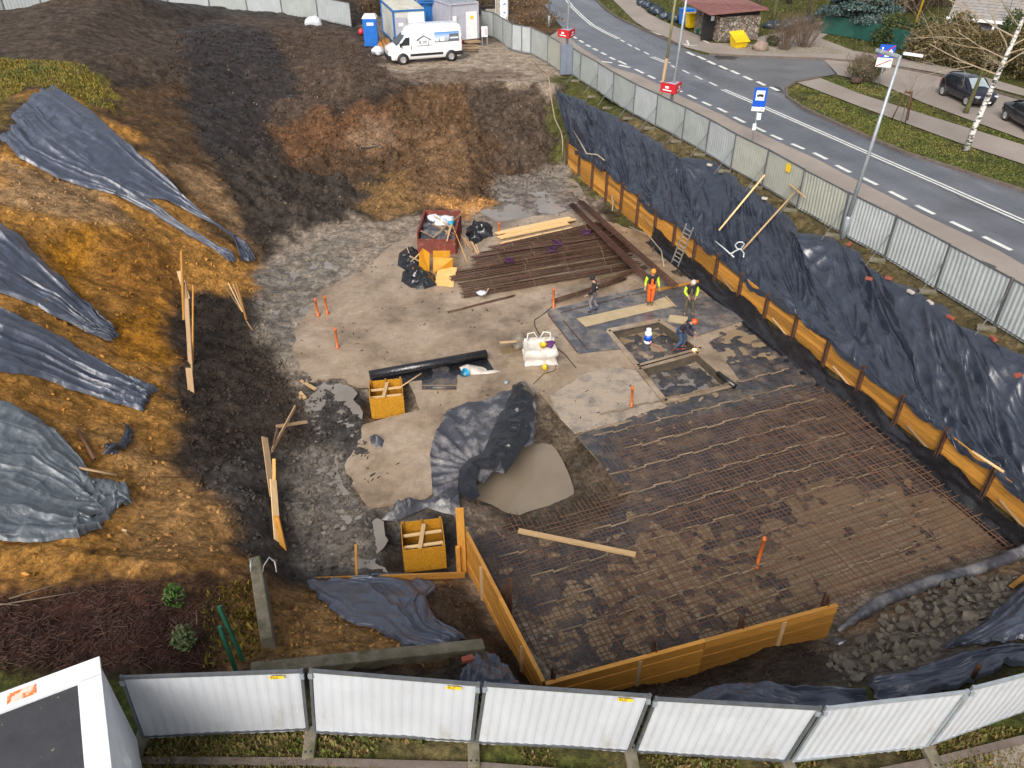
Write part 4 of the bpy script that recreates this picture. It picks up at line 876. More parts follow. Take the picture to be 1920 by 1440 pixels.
# blue-grey sheet over the bank
def bigtarp():
    ns,nt_=900,110; up=[(1035,163),(1075,182),(1113,200),(1173,230),(1240,273),(1280,296),(1330,300),(1373,333),(1430,370),(1467,400),(1493,437),(1567,447),(1613,480),(1657,523),(1713,547),(1787,597),(1823,627),(1863,640),(1920,667),(2050,760),(2200,860)]
    U=[P(u,v,0) for u,v in up]; ul=[0]
    for i in range(1,len(U)): ul.append(ul[-1]+(U[i]-U[i-1]).length)
    ul=np.array(ul)/ul[-1]
    sN=np.linspace(0,1,ns); ux=np.interp(sN,ul,[p.x for p in U]); uy=np.interp(sN,ul,[p.y for p in U])
    L0=1.6
    X=np.zeros((nt_,ns));Y=X.copy();Z=X.copy(); T=np.linspace(0,1.22,nt_)
    lw=[wall_pt(lerp(L0,WLEN-.05,s)) for s in sN]; wxs=np.array([p[0].x for p in lw]); wys=np.array([p[0].y for p in lw]); nx=np.array([-abs(p[1].y) for p in lw]); ny=np.array([ (p[1].x*-1 if p[1].y>0 else p[1].x)*1 for p in lw]); ny=-np.abs(ny)
    S_=sN*40
    Tg,Sg=np.meshgrid(T,S_,indexing='ij'); tc=np.minimum(Tg,1)
    scal=np.clip(np.abs(np.sin(math.pi*(sN*(WLEN-.05-L0)+L0-.3)/1.95)),0,1)     # sag between posts
    X=ux[None]*(1-tc)+(wxs+nx*.16)[None]*tc; Y=uy[None]*(1-tc)+(wys+ny*.16)[None]*tc
    Z=bil(HB,X,Y)+.06
    zt=-1.80-.0*scal
    Zl=(0.03)*(1-tc)+(zt)[None]*tc-.22*np.sin(math.pi*tc)**1*.0
    Zs=np.interp(tc.ravel(),[0,.12,.35,.75,1],[0.05,0.02,-.66,-1.58,-1.92]).reshape(tc.shape)
    Z=Zs
    # folds: ridges running down the slope, wandering, plus fans from pinch points
    warp=fbm(Sg*.22,Tg*1.6,3)*1.5+fbm(Sg*.7,Tg*3,2)*.35
    q=Sg+warp+Tg*.8*np.sin(Sg*.35)
    env=np.clip(Tg*4,0.25,1)
    am=.5+.9*vnoise(Sg*.3+4,Tg*2)
    r1=ridge(q*.55,Tg*.5,2); h=(r1-.6)*.40+fbm(Sg*.42+2,Tg*1.5,3)*.50
    def pleat(p): return 1-np.abs(np.sin(p))**.75
    sm=np.clip(vnoise(Sg*.28+80,Tg*1.3)*2.4-.55,.12,1.1)
    h+=.19*am*sm*(pleat(q*3.1+2.2*fbm(Sg*.8,Tg*1.6,2))-.4)*(.35+vnoise(Sg*.5+30,Tg*2.5))
    h+=.035*sm*(pleat(q*11+3*fbm(Sg*1.4,Tg*2,2))-.4)*np.clip(vnoise(Sg*.6+60,Tg*3)*2-.7,0,1)
    rr=np.random.default_rng(4); best=np.full(Sg.shape,9.0); fans=np.zeros(Sg.shape)
    anch=[(i*2.35+rr.uniform(-.5,.5),rr.uniform(-.01,.06),1.0) for i in range(18)]+[(i*3.6+rr.uniform(-.8,.8),rr.uniform(.82,.99),.9) for i in range(12)]+[(rr.uniform(0,40),rr.uniform(.3,.6),.5) for i in range(7)]
    for s0,t0,st in anch:
        ds=Sg-s0; dt=(Tg-t0)*4.3; rad=np.hypot(ds,dt)+1e-3; an=np.arctan2(ds,dt); nn=rr.integers(6,11)
        fan=(pleat(an*nn+1.6*fbm(rad*.5+s0,an*1.2,2))-.45)*np.minimum(rad*.22,.19)*np.exp(-(rad/2.6)**2)*st*(.6+.8*vnoise(an*2+s0,rad*.2))
        fans+=fan; h+=.12*st*np.exp(-(rad/.55)**2)
    h+=fans
    h+=.015*(ridge(Sg*1.6+Tg*3,Tg*6+fbm(Sg,Tg*3,2),3)-.6)
    flap=np.clip((Tg-1)/.22,0,1); hang=(.0+.20*(scal**.8)[None]+.10*fbm(Sg*.6,3+Sg*0,2))*flap
    Z=Z+h*env*np.where(Tg<1,1,.55)-hang; nxx=(nx*.0)[None]
    X=X+(nx)[None]*(.05*flap+.10*h*flap); Y=Y+(ny)[None]*(.05*flap)
    # keep from diving through the bank
    G=np.maximum(bil(HB,X,Y),bil(HG,X,Y)); inb=Tg<.93; Z=np.where(inb,np.maximum(Z,G+.03),Z); 
    Z=np.where(Tg<.05,.03+.05*fbm(Sg*2,Tg*9,2)+0*Z,Z)
    edge=.35*fbm(S_*1.1,S_*0+1,3)[None]*np.clip(1-Tg*5,0,1); X=X+edge; 
    # open triangular gap at the far end where bare soil shows
    return grid_mesh('slope_sheet',X,Y,Z,FOIL)
tag(link('slope_sheet',bigtarp()),'long crumpled slate blue plastic sheet covering the whole bank below the street fence','plastic sheet')
# lower the soil below the sheet is done by the height field (soil sits under the sheet)
# ---- hanging sheets on the left slope
def tarp(name,label,E1,E2,ns,nt_,folds,amp,seed,mat=FOILL,off=.20,curl=.8,ragged=.25,cat='plastic sheet',big=.12,cross=.02,stretch=1.0):
    rr=np.random.default_rng(seed); sd_=seed*13.7
    def res(px,n):
        x,y,z=raycast([p[0] for p in px],[p[1] for p in px]); l=np.r_[0,np.cumsum(np.hypot(np.diff(x),np.diff(y)))]; l/=l[-1]; s=np.linspace(0,1,n); return np.interp(s,l,x),np.interp(s,l,y)
    x1,y1=res(E1,ns); x2,y2=res(E2,ns); S_=np.linspace(0,1,ns)[None]; T=np.linspace(0,1,nt_)[:,None]
    wid=float(np.mean(np.hypot(x1-x2,y1-y2))); ln=float(np.sum(np.hypot(np.diff((x1+x2)/2),np.diff((y1+y2)/2))))
    Ts=T+.03*fbm(S_*3+sd_,T*5,2)*np.sin(math.pi*T)
    X=x1[None]*(1-Ts)+x2[None]*Ts; Y=y1[None]*(1-Ts)+y2[None]*Ts
    q=T*folds+fbm(S_*2.2*stretch+sd_,T*3+sd_,3)*1.1; 
    h=amp*((ridge(q,S_*.8*stretch+sd_,2)-.55)*1.0+(pleat(q*2.6+fbm(S_*1.5+sd_,T*2,2))-.45)*1.25*(.4+vnoise(T*3+sd_,S_*1.5))+(pleat(q*7.1)-.45)*.45*np.clip(vnoise(T*4+sd_+5,S_*2)*2-.5,0,1))
    h=h+big*fbm(S_*3*stretch+sd_,T*2.2+sd_,3)
    crum=np.clip((S_-.82)/.18,0,1)*curl+np.clip((.06-S_)/.06,0,1)*.3
    h=h+crum*(.16*(ridge(X*3.1+sd_,Y*3.1,3)-.5)+.07*fbm(X*7,Y*7,2))+cross*(ridge(X*2+sd_,Y*2,3)-.5)*2
    ed=np.minimum(np.minimum(T,1-T)*nt_/5,1)*np.minimum(np.minimum(S_,1-S_)*ns/4,1)
    X=X+ragged*fbm(T*6+sd_,S_*8,3)*(crum>0.01)*crum+.10*fbm(S_*14,T*0+sd_,3)*(np.abs(T-.5)>.46); Y=Y+ragged*fbm(T*6+sd_+9,S_*8,3)*crum+.10*fbm(S_*14+5,T*0+sd_,3)*(np.abs(T-.5)>.46)
    g=np.maximum(hz(X,Y),bil(HBs,X,Y)); Z=g+off*np.minimum(ed+.35,1)+np.maximum(h,-off*.7)*np.minimum(ed+.25,1)
    me=grid_mesh(name,X,Y,Z,mat); o=link(name,me); return tag(o,label,cat)
HBs=blur(HB,14)
tarp('slope_sheet','longest slate blue plastic sheet, lower lobe, from the left edge down to the dark toe',[(0,262),(40,300),(110,340),(240,378),(330,430),(400,470),(436,495)],[(70,205),(120,262),(200,322),(265,372),(320,408),(385,452),(446,488)],420,80,3.5,.14,1,big=.12)
tarp('slope_sheet','longest slate blue plastic sheet, upper lobe, hanging from the grassy brow',[(20,222),(100,285),(190,338),(270,375),(340,392),(400,422),(440,452),(455,494)],[(100,160),(150,195),(200,235),(260,290),(330,355),(400,420),(462,462),(480,492)],420,80,3.5,.14,21,big=.12)
tarp('slope_sheet','dark blue sheet on the ochre slope, second from the top, ending in a crumpled tip',[(-120,470),(-20,545),(60,575),(120,605),(165,630),(205,645)],[(-120,360),(0,418),(50,455),(100,510),(150,565),(190,600),(222,625)],360,90,5,.13,2)
tarp('slope_sheet','plastic sheet on the ochre slope, third from the top, with a torn crumpled lower end',[(-160,660),(0,698),(80,715),(150,740),(220,762),(268,775)],[(-160,540),(0,583),(80,620),(160,662),(230,705),(296,738)],360,90,5,.12,3)
tarp('slope_sheet','wide weathered grey blue plastic sheet lying flat on the lower ochre slope',[(-200,1040),(-60,1020),(30,1020),(100,1018),(150,1010),(190,990)],[(-200,720),(-60,735),(20,762),(80,790),(130,835),(165,880),(185,915)],300,200,6,.08,4,mat=FOILG,big=.10,cross=.05,curl=1.0,ragged=.5)
tarp('torn_sheet','torn grey strip of plastic hanging off the wide weathered sheet',[(150,895),(180,900),(215,905),(240,920)],[(140,985),(180,990),(205,975),(232,945)],90,60,3,.08,5,mat=FOILG,curl=1.5)
tarp('torn_sheet','small dark scrap of plastic on the ochre slope above the wide sheet',[(232,798),(238,815),(225,835),(200,845)],[(248,805),(252,822),(240,842),(212,852)],60,30,2,.06,6,mat=FOIL,curl=1.2)
tarp('bank_sheet','blue plastic sheet draped on the sandy bank in front of the low plank edge',[(572,1100),(600,1125),(640,1160),(700,1185),(760,1215),(815,1232)],[(700,1085),(790,1088),(822,1100),(800,1125),(815,1165),(870,1200)],220,120,4,.10,7,curl=.3)
tarp('bank_sheet','dark blue plastic sheet bulging beside the corner of the formwork behind the white fence',[(862,1285),(880,1250),(910,1225),(935,1240)],[(870,1310),(930,1305),(960,1300),(975,1290)],90,80,3,.10,8,curl=.1,big=.3,off=.25)
tarp('bank_sheet','blue plastic sheet along the top of the near white fence right of the formwork corner',[(1285,1312),(1340,1295),(1400,1288),(1480,1300),(1560,1290),(1620,1305)],[(1290,1335),(1350,1335),(1420,1338),(1500,1338),(1580,1330),(1635,1320)],220,50,2,.10,9,big=.3,off=.15,curl=.2)
tarp('bank_sheet','slate blue plastic sheet spread over the rubble bank near the right edge, lower layer',[(1625,1285),(1700,1262),(1780,1235),(1860,1215),(1960,1205)],[(1640,1312),(1720,1310),(1800,1290),(1880,1250),(1990,1240)],220,80,3,.10,10,big=.2,curl=.3)
tarp('bank_sheet','dark plastic sheet at the right edge above the rubble heap, upper layer',[(1760,1222),(1800,1200),(1850,1165),(1900,1120),(1960,1080)],[(1790,1215),(1840,1210),(1890,1205),(1940,1195),(2000,1190)],200,90,3,.10,11,big=.25,curl=.2)
# ---- formwork walls round the reinforcement field
def form_wall(p0,p1,z0,z1,label,post_px,boards=6,lean=0):
    root=empty('formwork_wall',(0,0,0),0,label,'formwork wall'); d=(p1-p0); L=d.length; d.normalize(); n=Vector((-d.y,d.x,0))
    if n.y<0 and abs(d.x)>abs(d.y): n=-n
    h=(z1-z0)/boards; half=L*.52
    for (a,b) in ((0,half),(half,L)):
        mb=MB()
        for j in range(boards):
            z=z0+h*(j+.5); w=random.uniform(-.016,.016); mb.beam(p0+d*(a+.01)+n*w+Vector((0,0,z)),p0+d*(b-.01)+n*w+Vector((0,0,z+random.uniform(-.006,.006))),.035,h*.935)
        mb.beam(p0+d*a+n*.025+Vector((0,0,z1+.01)),p0+d*b+n*.025+Vector((0,0,z1+.01)),.10,.03); mb.build('planking',WOODO,root)
    for t in post_px:
        mb=MB(); c=p0+d*(L*t)+n*.12; mb.beam(c+Vector((0,0,z0)),c+Vector((0,0,z1+.28)),.03,.16); c2=c+n*.12; mb.beam(c2+Vector((0,0,z0)),c2+Vector((0,0,z1+.28)),.03,.16); mb.beam(c+n*.06+Vector((0,0,z0)),c+n*.06+Vector((0,0,z1+.28)),.12,.02); mb.build('post',RUSTB,root)
    for t in (.3,.8):
        mb=MB(); c=p0+d*(L*t)-n*.04; mb.beam(c+Vector((0,0,z0)),c+Vector((0,0,z1-.02)),.10,.025); mb.build('batten',WOODP,root)
    return root
LA=P(866,985,-2.15); LB=P(1017,1279,-2.15); NB=P(1024,1284,-2.15); NC=P(1571,1136,-2.15)
for p in (LA,LB,NB,NC): p.z=0
form_wall(LA,LB,-3.75,-2.15,'orange plank formwork wall running towards the camera on the left side of the rebar field',[])
form_wall(NB,NC,-3.8,-2.15,'orange plank formwork wall along the near side of the rebar field',[.03,.36,.66,.97])
mb=MB(); a=P(868,1075,-3.7); mb.beam(a,a+Vector((0,0,2.6)),.22,.05,(0,1,0)); mb.beam(a+Vector((-.1,-.1,0)),a+Vector((-.1,-.1,1.2)),.12,.1); tag(mb.build('upright_board',WOODO),'tall orange board standing upright at the far end of the left formwork wall','board')
mb=MB(); a=P(955,1165,-3.7); mb.beam(a,a+Vector((.02,.03,1.7)),.13,.03,(0,1,0)); mb.beam(a+Vector((-.14,-.05,0)),a+Vector((-.14,-.05,1.55)),.12,.03,(0,1,0)); tag(mb.build('steel_post',RUSTB),'rust brown steel post standing inside the left formwork wall','steel post')
mb=MB(); mb.beam(P(590,1088,-3.55),P(872,1078,-3.55),.05,.22); tag(mb.build('edge_board',WOODO),'low orange plank edge between the muddy pit and the near bank','board')
mb=MB(); mb.beam(P(972,995,-3.25),P(1192,1040,-3.25),.17,.06); tag(mb.build('plank',WOODL),'single pale plank lying across the rebar field','plank')
# ---- membrane roll along the near right edge of the field
pts=[G3(u,v)+Vector((0,0,.16)) for u,v in [(1568,1192),(1610,1160),(1660,1130),(1740,1100),(1820,1078),(1880,1055),(1960,1020),(2040,985)]]
pp=[]
for i in range(len(pts)-1):
    for k in range(6): pp.append(pts[i].lerp(pts[i+1],k/6)+Vector((0,0,.05*float(fbm(i+k/6.,.3,2)))))
tag(MB().tube(pp,[.05+.13*min(1,i/9)+.02*math.sin(i*2.1) for i in range(len(pp))],12).build('membrane_roll',FOILC,None,True),'crumpled dark membrane rolled along the near right edge of the rebar field','plastic roll')
# ================================================================ REINFORCEMENT MAT
def clipline(p,d,poly):
    ts=[]; n=len(poly)
    for i in range(n):
        a=poly[i];b=poly[(i+1)%n]; ex,ey=b[0]-a[0],b[1]-a[1]; den=d[0]*ey-d[1]*ex
        if abs(den)<1e-9: continue
        t=((a[0]-p[0])*ey-(a[1]-p[1])*ex)/den; s=((a[0]-p[0])*d[1]-(a[1]-p[1])*d[0])/den
        if 0<=s<1: ts.append(t)
    ts.sort(); return [(ts[i],ts[i+1]) for i in range(0,len(ts)-1,2)]
RA=flat([(1024,1255),(1575,1128),(1780,1066),(1898,1024),(1770,915),(1600,752),(1520,722),(1150,826),(1182,895),(1100,955),(1000,990),(905,970),(885,998),(890,1050)],-3.6)      # full lattice
RBp=flat([(1024,1255),(1575,1128),(1780,1066),(1898,1024),(1770,915),(1600,752),(1560,735),(1140,812),(1120,870),(1105,915),(1085,950),(1010,975),(930,975),(875,930),(880,990)],-3.6)
root=empty('reinforcement_mat',(0,0,0),0,'wide rusty steel reinforcement mat laid over the muddy membrane','reinforcement mat')
bars=[]
RA[0]=(_nb.x+.2,_nb.y+.2); RA[1]=(_nc.x+.1,_nc.y+.2); RBp[0]=RA[0]; RBp[1]=RA[1]
def lay(dirv,perp,poly,step,z,r,jit,ext=0):
    ks=[p[0]*perp.x+p[1]*perp.y for p in poly]; k=min(ks)+.05
    while k<max(ks):
        o=perp*(k+random.uniform(-.02,.02))
        for a,b in clipline((o.x,o.y),(dirv.x,dirv.y),poly):
            if b-a<.5: continue
            a-=random.uniform(0,ext); b+=random.uniform(-.1,jit); n=max(3,int((b-a)/1.1)); pts=[]
            ph=random.random()*50; sk=random.uniform(-.015,.015)
            for i in range(n+1):
                t=lerp(a,b,i/n); q=o+dirv*t+perp*(.035*float(fbm(t*.35+ph,k,2))+sk*(i/n-.5)); pts.append((q.x,q.y,z+.05*float(fbm(q.x*.35,q.y*.35,2))+.012*float(fbm(t+ph,k,2))))
            bars.append((sum((Vector(p)-Vector((0,0,CH))).length for p in pts)/len(pts),pts,r))
        k+=step*random.uniform(.9,1.1)
lay(A_,B_,RA,.16,-3.575,.0125,.15)
lay(B_,A_,RBp,.155,-3.555,.0125,.35,.3)
lay(A_,B_,flat([(1120,1235),(1575,1128),(1898,1024),(1770,915),(1600,752),(1450,775),(1250,960),(1130,1100)],-3.5),.31,-3.46,.016,.3)
lay(B_,A_,flat([(1120,1235),(1575,1128),(1898,1024),(1770,915),(1600,752),(1450,775),(1250,960),(1130,1100)],-3.5),.30,-3.43,.016,.3)
bars.sort(key=lambda b:b[0])
REB=M('rebar_steel',(.135,.066,.036),(.080,.042,.026),3,.6,.8,.1,30,extra=((.22,.10,.05),1.3,.55,.75))
for d_,pts,r in bars[:100]: MB().tube(pts,r,4,False).build('bar',REB,root)
mb=MB()
for d_,pts,r in bars[100:]: mb.tube(pts,r,4,False)
o=mb.build('bar',REB,root); o['kind']='stuff'
# wavy spacer strips between the layers
SPC=M('pale_spacer_strip',(.30,.22,.14),(.12,.085,.055),1.3,.7)
spr=flat([(1030,1235),(1540,1120),(1850,1010),(1720,890),(1590,752),(1480,690),(1080,790),(1140,860),(1100,1010),(905,990)],-3.5)
k0=min(p[0]*B_.x+p[1]*B_.y for p in spr)+.6; kk=k0
while kk<max(p[0]*B_.x+p[1]*B_.y for p in spr):
    o=B_*kk
    for a,b in clipline((o.x,o.y),(A_.x,A_.y),spr):
        if b-a<1: continue
        a+=random.uniform(0,1.2); b-=random.uniform(0,1.5)
        mb=MB(); t=a; side=1
        while t<b-.15:
            L=random.uniform(.55,.8); L=min(L,b-t+.01); s=side*.05; p=o+A_*t+B_*(s+.05*float(fbm(t*.3,kk,2))); q=o+A_*(t+L)+B_*(s*.4+.05*float(fbm(t*.3+.2,kk,2)))
            mb.beam((p.x,p.y,-3.50),(q.x,q.y,-3.50),.028,.04); t+=L-.04; side=-side
        mb.build('spacer_strip',SPC,root)
    kk+=1.02
# ================================================================ PIT OBJECTS
def barrel_bundle(name,p0,p1,label,nb=16,w=.34,h=.2,mat=RUSTB,r=.016,group='bundles of reinforcement bars',ties=4,sag=0):
    p0=Vector(p0);p1=Vector(p1); d=(p1-p0); L=d.length; d.normalize(); side=Vector((-d.y,d.x,0)).normalized()
    c=(p0+p1)/2; root=empty(name,c,0,label,'steel bars',group); mb=MB(); rd=random.Random(int(p0.x*100)+int(p0.y*10))
    for i in range(nb):
        a=rd.uniform(0,math.pi); rr=math.sqrt(rd.random()); ox=math.cos(a)*rr*w/2; oz=math.sin(a)*rr*h+.02; e0=rd.uniform(-.25,.1); e1=rd.uniform(-.1,.3); ph=rd.random()*9
        pts=[p0-c+d*(e0+(L+e1-e0)*t)+side*(ox+.05*math.sin(t*5+ph)*.6)+Vector((0,0,oz+sag*math.sin(t*math.pi))) for t in (0,.2,.4,.6,.8,1)]
        mb.tube(pts,r*rd.uniform(.9,1.4),5)
    mb.build('bars',mat,root,True)
    for k in range(ties):
        t=(k+.7)/(ties+.4); q=p0-c+d*(L*t); m2=MB(); pts=[q+side*(math.cos(a)*(w/2+.02))+Vector((0,0,max(0,math.sin(a))*(h+.03)+.01)) for a in np.linspace(-.1,math.pi+.1,9)]; m2.tube(pts,.009,4); m2.build('tie',SPC,root)
    return root
zb=-3.6
rows=[((872,556),(1190,500),'lowest of the long bar bundles, with a white rag on it'),((866,541),(1178,487),'second lowest long bar bundle beside the pale board'),((853,527),(1176,472),'long bar bundle whose left end touches the pale board'),((862,516),(1170,462),'long bar bundle starting by the yellow panels'),
 ((893,500),(1160,455),'long bar bundle in the middle, set back to the right'),((888,488),(1152,447),'dark long bar bundle in the middle of the stack'),((905,480),(1140,440),'long bar bundle with purple straps across it'),((925,470),(1130,432),'long bar bundle below the pale new boards'),((950,464),(1122,424),'uppermost long bar bundle right below the pale new boards')]
for k,(a,b,t) in enumerate(rows): barrel_bundle('bar_bundle',P(*a,zb),P(*b,zb),'brown rusty '+t,nb=22,w=.44,h=.26)
for (a,b) in (((880,549),(1185,494)),((860,534),(1175,480)),((880,508),(1165,458)),((900,486),(1147,443)),((930,466),(1128,428))):
    mb=MB(); 
for a,b,t in (((1040,568),(1168,525),'short rusty bar bundle left of the man with the grey backpack patch'),((1130,530),(1205,505),'short rusty bar bundle behind the orange clad worker')):
    barrel_bundle('bar_bundle',P(*a,zb),P(*b,zb),t,nb=12,w=.3,h=.15,ties=2)
for a,b,t in (((1072,385),(1212,522),'red brown bar bundle lying crosswise on the stack, left one of two'),((1088,379),(1262,534),'red brown bar bundle lying crosswise on the stack, right one of two')):
    barrel_bundle('crosswise_bar_bundle',P(*a,-3.22),P(*b,-3.22),t,nb=20,w=.42,h=.08,mat=RUST,r=.018,group='crosswise bar bundles',ties=0)
barrel_bundle('thin_bar_bundle',P(845,585,S_Z+.01),P(960,556,S_Z+.01),'thin flat bundle of a few bars on the screed below the stack',nb=6,w=.18,h=.02,r=.012,ties=0,group=None)
# pale new boards
def board_stack(name,a,b,label,nw,nh,w=.16,h=.05,mat=WOODL,z=-3.6):
    p0=P(*a,z);p1=P(*b,z); d=(p1-p0).normalized(); s=Vector((-d.y,d.x,0)); root=empty(name,(p0+p1)/2,0,label,'timber stack','stacks of new boards'); c=(p0+p1)/2
    for j in range(nh):
        for i in range(nw-j):
            e=random.uniform(-.35,.35); o=s*((i-(nw-j)/2)*(w+.015)+random.uniform(-.03,.03))+Vector((0,0,h*(j+.5)*1.03)); MB().beam(p0-c+o+d*e,p1-c+o+d*e,w,h).build('board',mat,root)
board_stack('board_stack',(935,441),(1064,414),'upper stack of pale new boards left of the crosswise bars',5,4)
board_stack('board_stack',(950,458),(1080,430),'lower stack of pale new boards left of the crosswise bars',4,3)
# orange pipes and stakes
PIPES=[((1038,575),(1035,542),'orange pipe stub between the bar stack and the man in the dark jacket'),((597,592),(593,560),'orange pipe stub, left one of the close pair on the screed'),((614,588),(609,555),'orange pipe stub, right one of the close pair on the screed'),((633,652),(628,616),'orange pipe stub standing alone left on the screed'),((1184,763),(1186,727),'orange pipe stub in front of the recesses'),((1418,1064),(1427,1010),'tall orange pipe standing in the rebar field'),((935,440),(934,418),'orange pipe stub left of the pale new boards')]
for a,b,t in PIPES:
    p=P(*a,-3.66); q=None; best=None
    for hh in np.arange(.3,2.2,.02):
        Zc=p.y*cT+(CH-(p.z+hh))*sT; v=720-F*(p.y*sT-(CH-(p.z+hh))*cT)/Zc
        if v<=b[1]: best=hh; break
    best=best or 1.
    r=.05; root=empty('drain_pipe',p,0,t,'pipe','orange drain pipe stubs'); ln=Vector((random.uniform(-.04,.04),random.uniform(-.04,.04),0))
    n=14; mb=MB(); mb.lathe((0,0,0),[(.09,-.05),(.09,.06),(r,.08),(r,best-.12),(r*1.22,best-.11),(r*1.22,best),(r*.95,best),(r*.95,best-.15)],n); o=mb.build('pipe',PIPE,root,True); o.rotation_euler=(ln.y,ln.x,0)
# membranes lying on the slab (welded mats)
GREYM=plastic('grey_welded_membrane',(.055,.055,.062),.20,(.30,.25,.20),.46,.68,.3)
def mat_sheet(name,px,z,mat,label,cat='membrane',th=.012):
    return tag(link(name,fillpoly(name,flat(px,z),mat,lambda x,y:z+.012*fbm(x*1.2,y*1.2,3),.3,thick=th)),label,cat)
puddle([(1578,1150),(1700,1102),(1800,1072),(1905,1036),(1925,1046),(1830,1082),(1740,1110),(1610,1168)],ZF+.06,TANW)
mat_sheet('membrane_sheet',[(1024,583),(1115,560),(1250,530),(1290,532),(1398,600),(1300,632),(1248,602),(1140,624),(1170,654),(1134,657),(1084,663)],S_Z+.03,GREYM,'grey membrane sheets around the workers, wet and muddy')
for a,b in (((1051,586),(1180,553)),((1056,600),(1102,655)),((1028,590),(1082,660)),((1184,553),(1262,537))):
    mb=MB(); mb.beam(P(*a,S_Z+.055),P(*b,S_Z+.055),.04,.01); tag(mb.build('steel_strip',RUSTB),'thin dark strip lying on the grey membrane, '+('upper long one' if a==(1051,586) else 'left inner one' if a==(1056,600) else 'along its left edge' if a==(1028,590) else 'behind the orange clad worker'),'strip','dark strips on the membrane')
CARD=M('tan_board',(.46,.36,.22),(.38,.29,.17),1.5,.55,.7,.05)
mat_sheet('tan_mat',[(1081,597),(1222,566),(1240,578),(1098,612)],S_Z+.06,CARD,'long narrow tan mat laid on the grey membrane between the workers','mat',.02)
mat_sheet('tan_mat',[(1223,565),(1246,557),(1264,573),(1242,579)],S_Z+.065,CARD,'short square tan mat at the right end of the long one','mat',.02)
mat_sheet('tan_mat',[(1256,590),(1290,594),(1288,608),(1252,602)],S_Z+.06,CARD,'small tan mat piece beside the welding worker','mat',.02)
mb=MB(); mb.beam(P(1249,556,S_Z+.09),P(1267,575,S_Z+.09),.06,.03); tag(mb.build('batten',WOODP),'pale batten at the right end of the square tan mat','batten')
mb=MB(); mb.beam(P(1224,545,S_Z+.07),P(1316,526,S_Z+.07),.12,.08); tag(mb.build('beam',WOODO),'orange squared timber on the floor behind the hooded worker','timber')
mb=MB(); mb.tube([P(1346,700,S_Z+.12),P(1378,724,S_Z+.12)],.10,12); tag(mb.build('membrane_roll',FOILB,None,True),'short black membrane roll at the right edge of the lower recess','plastic roll')
# long membrane roll with a loose flap
p0=P(693,704,S_Z+.19);p1=P(912,664,S_Z+.19); d=(p1-p0).normalized(); s=Vector((d.y,-d.x,0)); c=(p0+p1)/2
root=empty('membrane_roll',c,0,'long black membrane roll on the screed behind the shuttering box','plastic roll')
mb=MB(); pr=[]; 
mb.tube([p0-c,p1-c],.19,20); mb.build('roll',FOILB,root,True)
mb=MB(); q0=p0-c+s*.55-Vector((0,0,.17)); q1=p1-c+s*.95-Vector((0,0,.17)); up=Vector((0,0,.012)); b=[p0-c+s*.1-Vector((0,0,.17)),p1-c+s*.1-Vector((0,0,.17)),q1,q0]
mb.v=[tuple(x) for x in b]+[tuple(x+up) for x in b]; mb.face([0,3,2,1]);mb.face([4,5,6,7])
for i in range(4): mb.face([i,(i+1)%4,(i+1)%4+4,i+4])
mb.build('flap',FOILB,root)
root=empty('membrane_offcut',P(825,710,S_Z),0,'dark membrane offcut with a rolled muddy edge below the long black roll','plastic sheet'); c=Vector(root.location)
o=link('sheet',fillpoly('sheet',[(x-c.x,y-c.y) for x,y in flat([(791,702),(838,682),(855,679),(857,716),(855,722),(791,722)],S_Z)],FOILM,lambda x,y:.03+.05*fbm(x*1.5,y*1.5,2),.15,thick=.012),root)
MB().tube([P(791,727,S_Z+.07)-c,P(855,727,S_Z+.07)-c],.07,12).build('rolled_edge',FOILM,root,True)
def crumple(name,px,z,h,mat,label,seed,cat='plastic sheet',step=.05,freq=2.0,fall=.25,group=None):
    poly=flat(densify(px,3),z); arr=np.array(poly); cx,cy=arr.mean(0); sd_=seed*7.3
    def zf(x,y):
        d=np.full(x.shape,9.0); n=len(poly)
        for i in range(n):
            a=np.array(poly[i]);b=np.array(poly[(i+1)%n]); e=b-a; t=np.clip(((x-a[0])*e[0]+(y-a[1])*e[1])/(e@e),0,1); d=np.minimum(d,np.hypot(x-a[0]-e[0]*t,y-a[1]-e[1]*t))
        k=np.clip(d/fall,0,1); return z+.01+h*k*(.25+.9*ridge(x*freq+sd_+fbm(x*2,y*2,2)*.5,y*freq*1.1,3)**2+.5*fbm(x*freq*.6+sd_,y*freq*.6,2))
    return tag(link(name,fillpoly(name,poly,mat,zf,step)),label,cat,group)
crumple('geotextile',[(857,690),(875,683),(905,688),(940,697),(918,701),(868,704)],S_Z,.18,plastic('pale_fleece',(.42,.38,.33),.8,(.30,.22,.15),.5,.8),'pale muddy fleece beside the blue bucket',3,'fabric')
crumple('crumpled_sheet',[(870,430),(900,420),(925,428),(928,445),(905,455),(885,468),(872,450)],ZF+.02,.65,FOILB,'heap of crumpled black plastic right of the skip',4,freq=1.7,fall=.5)
crumple('crumpled_sheet',[(748,475),(765,462),(785,470),(795,500),(790,515),(765,510),(745,498)],ZF+.08,.6,FOILB,'crumpled black plastic heap left of the yellow panels, upper one',5,freq=1.7,fall=.5)
crumple('crumpled_sheet',[(755,510),(790,500),(815,515),(820,535),(795,543),(770,540),(752,528)],ZF+.08,.5,FOILB,'crumpled black plastic heap left of the pale board, lower one',6,freq=1.9,fall=.4)
crumple('crumpled_sheet',[(692,820),(705,814),(720,826),(716,840),(698,836)],S_Z,.3,FOILC,'small crumpled scrap of dark plastic alone on the screed',7,freq=3,fall=.2,step=.035)
